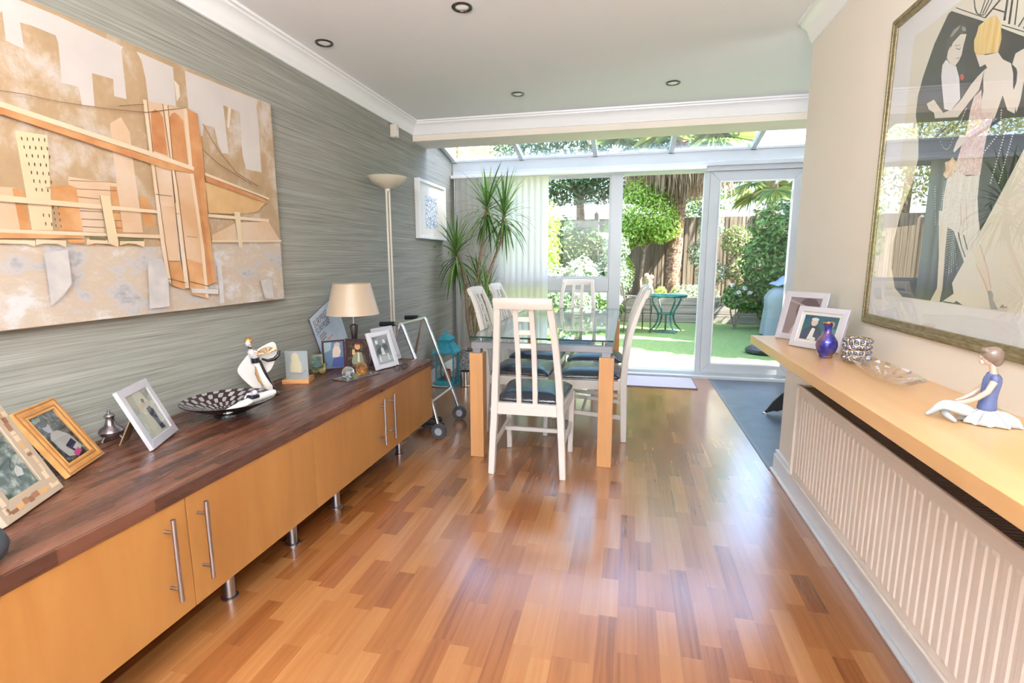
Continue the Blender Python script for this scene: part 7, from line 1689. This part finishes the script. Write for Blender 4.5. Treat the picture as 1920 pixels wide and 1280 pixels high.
# right
shrub('climbing_rose', 'pink-tipped rose bush on the fence, behind the left half of the sliding door', 'shrub', (2.25, 12.1, .36), 'rose', [(0,0,1.25,.34,.3,.36), (.05,0,.65,.26,.25,.4)], 2000, .08, 60)
shrub('evergreen_bush', 'tall leafy evergreen bush behind the right half of the sliding door', 'shrub', (2.80, 10.72, GZ), 'mid', [(0,0,1.9,.62,.6,.62), (-.10,-.1,1.2,.70,.6,.75), (.1,0,.6,.6,.6,.6), (.35,0,2.15,.4,.4,.4)], 7500, .11, 61)
shrub('evergreen_bush', 'dark laurel bush farther right along the side fence', 'shrub', (3.15, 9.6, GZ), 'dark', [(0,0,1.3,.40,.9,.85), (0,0,2.1,.36,.7,.5)], 4500, .11, 62)
ge = shrub('geranium', 'white-flowered geranium standing in front of the sleepers, seen through the door glass', 'plant', (2.03, 10.55, GZ), 'mid', [(0,0,.62,.30,.26,.26), (.22,0,.50,.22,.2,.2)], 1500, .075, 63, stems=6, narrow=.8)
for k, (x, z) in enumerate(((-.12,.86), (.10,.80), (.20,.72), (0,.72))): leaf_cloud('flower_head', GR['white'], ge, [(x, -.22, z, .045, .04, .035)], 60, .03, 70+k, narrow=.9)
# bistro table
GM = NM('green_cast_metal', [(.35, (.02,.10,.085)), (.65, (.06,.20,.17))], ns=14, detail=5, rough=.35, metal=.3)
bt = thing('garden_table', 'round green metal garden table on the lawn, seen through the open doorway', 'garden table', (.70, 9.92, GZ))
b = MB()
for r_ in (.36, .25, .14): b.tube([(r_*math.cos(a), r_*math.sin(a), .685) for a in [2*PI*k/40 for k in range(40)]], .014 if r_ == .36 else .010, 8, closed=True)
for k in range(28): a = 2*PI*k/28; b.tube([(.08*math.cos(a), .08*math.sin(a), .687), (.36*math.cos(a), .36*math.sin(a), .687)], .010, 5)
b.lathe([(0, .680), (.09, .680), (.09, .692), (0, .692)], seg=20); b.lathe([(.345, .655), (.365, .655), (.372, .690), (.352, .695)], seg=44)
b.build('table_top', GM, bt)
for k in range(4):
    a = k*PI/2+.45; q = lambda r_, z: (r_*math.cos(a), r_*math.sin(a), z)
    MB().tube([q(.27,.67), q(.30,.60), q(.25,.50), q(.17,.38), q(.155,.27), q(.20,.14), q(.31,.03), q(.345,.0)], [.014,.015,.017,.018,.017,.015,.013,.012], 8).build('leg', GM, bt)
MB().tube([(.165*math.cos(a), .165*math.sin(a), .34) for a in [2*PI*k/28 for k in range(28)]], .010, 7, closed=True).lathe([(0,.335), (.15,.335), (.15,.342), (0,.342)], seg=20).tube([(0,0,.03), (0,0,.34)], .018, 8).build('centre_ring', GM, bt)
MB().lathe([(0, 0), (.22, 0), (.22, .014), (.16, .022), (.05, .035), (0, .04)], seg=28).build('parasol_base', GM, bt)
# garden chair left of the table
gc = thing('garden_chair', 'dark metal garden armchair beside the green table, mostly behind the door post', 'garden chair', (.12, 9.85, GZ), R(-75))
DM = M_('dark_bronze_metal', (.10,.085,.08), rough=.4, metal=.4)
for s in (-1, 1):
    MB().tube([(s*.25, .24, 0), (s*.25, .235, .43), (s*.25, .22, .63), (s*.25, -.10, .66), (s*.25, -.22, .64)], .013, 8).build('arm', DM, gc)
    MB().tube([(s*.23, -.26, 0), (s*.23, -.22, .42), (s*.23, -.30, .92)], .013, 8).build('leg', DM, gc)
b = MB(); b.box(-.24, .24, -.22, .24, .415, .432); b.build('seat', DM, gc, smooth=0)
b = MB()
for k in range(9): x = -.2+k*.05; b.tube([(x, -.22, .43), (x, -.30, .90)], .005, 5)
b.tube([(-.23, -.30, .90), (0, -.305, .96), (.23, -.30, .90)], .013, 8); b.build('backrest', DM, gc)
# straw ornament on the bed edge
oo = thing('garden_ornament', 'straw-coloured garden ornament topped by two pale balls, behind the side chair', 'ornament', (.42, 11.52, .425))
b = MB(); rnd = random.Random(9)
b.lathe([(0, 0), (.09, 0), (.11, .08), (.10, .18), (.075, .26), (.085, .32), (.07, .40), (0, .43)], seg=20)
for v_ in b.bm.verts: v_.co += Vector((rnd.uniform(-.012,.012), rnd.uniform(-.012,.012), rnd.uniform(-.01,.01)))
b.build('body', NM('straw', [(.35, (.34,.24,.10)), (.65, (.62,.50,.26))], (10,10,40), 2, 5, bmp=.8, rough=.9), oo)
MB().ball((-.045, -.02, .45), .055, 14).ball((.06, -.02, .42), .050, 14).build('balls', M_('pale_ball', (.72,.55,.42), rough=.5), oo)
# covered barbecue
bq = thing('covered_barbecue', 'barbecue under a pale blue-grey fabric cover on the right of the lawn', 'barbecue', (2.66, 9.75, GZ))
b = MB(); rnd = random.Random(3); rows = []
for z, w_, d_ in ((.03,.34,.28), (.25,.31,.26), (.55,.28,.24), (.68,.29,.25), (.80,.23,.20), (.88,.12,.11), (.90,.0,.0)):
    ring = []
    for k in range(28):
        a = 2*PI*k/28; c_, s_ = math.cos(a), math.sin(a); q = 1/(abs(c_)**4+abs(s_)**4)**.25; f_ = 1+.05*math.sin(a*7+z*3)*(1 if z < .7 else .3)
        ring.append(b.bm.verts.new((w_*c_*q*f_, d_*s_*q*f_, z)))
    rows.append(ring)
for ra, rb_ in zip(rows, rows[1:]):
    for k in range(28): b._f([ra[k], ra[(k+1)%28], rb_[(k+1)%28], rb_[k]])
b.build('cover', M_('bbq_cover', (.24,.27,.27), rough=.7), bq, smooth=60)
for s in (-1, 1): MB().box(s*.25-.03, s*.25+.03, -.2, .2, 0, .05).build('foot', M['black'], bq, smooth=0)
pz = thing('plastic_sheet', 'blue plastic sheet draped on the barbecue cover', 'sheet', (2.70, 9.75, GZ+.90))
b = MB(); b.lathe([(0, .16), (.10, .14), (.20, .07), (.27, .03), (.30, .0), (.27, -.01), (0, .005)], seg=22, sy=.7)
for v_ in b.bm.verts: v_.co.z += .015*math.sin(v_.co.x*40)
b.build('sheet', M_('blue_sheet', (.22,.29,.40), rough=.35), pz)
dk = MB().lathe([(0, 0), (.27, 0), (.30, .03), (.30, .07), (.25, .10), (.10, .13), (0, .135)], (1.98, 7.85, GZ), 32, sy=.8).build('garden_tool', M_('dark_mower', (.04,.045,.05), rough=.35))
tag(dk, 'low dark rounded object on the lawn, half hidden by the birch shelf end', 'garden tool')
# neighbouring house beyond the fence
nh = thing('house', 'white rendered house beyond the fence, behind the sliding door glass', 'building', (6.0, 19, GZ-.3))
MB().box(2.6, 12.0, 19.0, 25, GZ-.3, 4.1).build('wall', M_('white_render', (.82,.81,.79), rough=.8), nh, world=True, smooth=0)
MB().box(2.4, 12.2, 18.8, 19.0, 3.86, 3.98).build('gutter', M_('grey_gutter', (.35,.35,.35), rough=.5), nh, world=True, smooth=0)
MB().prism([(18.7, 4.0), (25.3, 4.0), (22, 6.0)], 'x', 2.4, 12.2).build('roof', M_('pale_roof', (.60,.56,.52), rough=.8), nh, world=True, smooth=0)
MB().box(3.9, 3.93, 18.96, 19.0, 1.0, 4.0).build('downpipe', M_('grey_gutter2', (.45,.45,.45), rough=.5), nh, world=True, smooth=0)
pp2 = thing('fan_palm', 'second palm with pale trunk beyond the fence at the right', 'tree', (3.75, 15.6, GZ))
MB().tube([(0,0,0), (.03,0,1.5), (0,0,3.6)], [.17,.15,.13], 12).build('trunk', NM('pale_palm_trunk', [(.4, (.30,.22,.15)), (.6, (.50,.40,.30))], (6,6,14), 1.5, bmp=.6, rough=.9), pp2)
for k in range(16):
    a = k*2.39996; el = .9-1.6*(k/16); d = Vector((math.cos(a)*math.cos(el), math.sin(a)*math.cos(el), math.sin(el)))
    m_ = MB(); fan(m_, Vector((0,0,3.65)), d, rnd.uniform(.5,.8), rnd.uniform(.6,.75), rnd); m_.build('frond', PL, pp2, smooth=0)
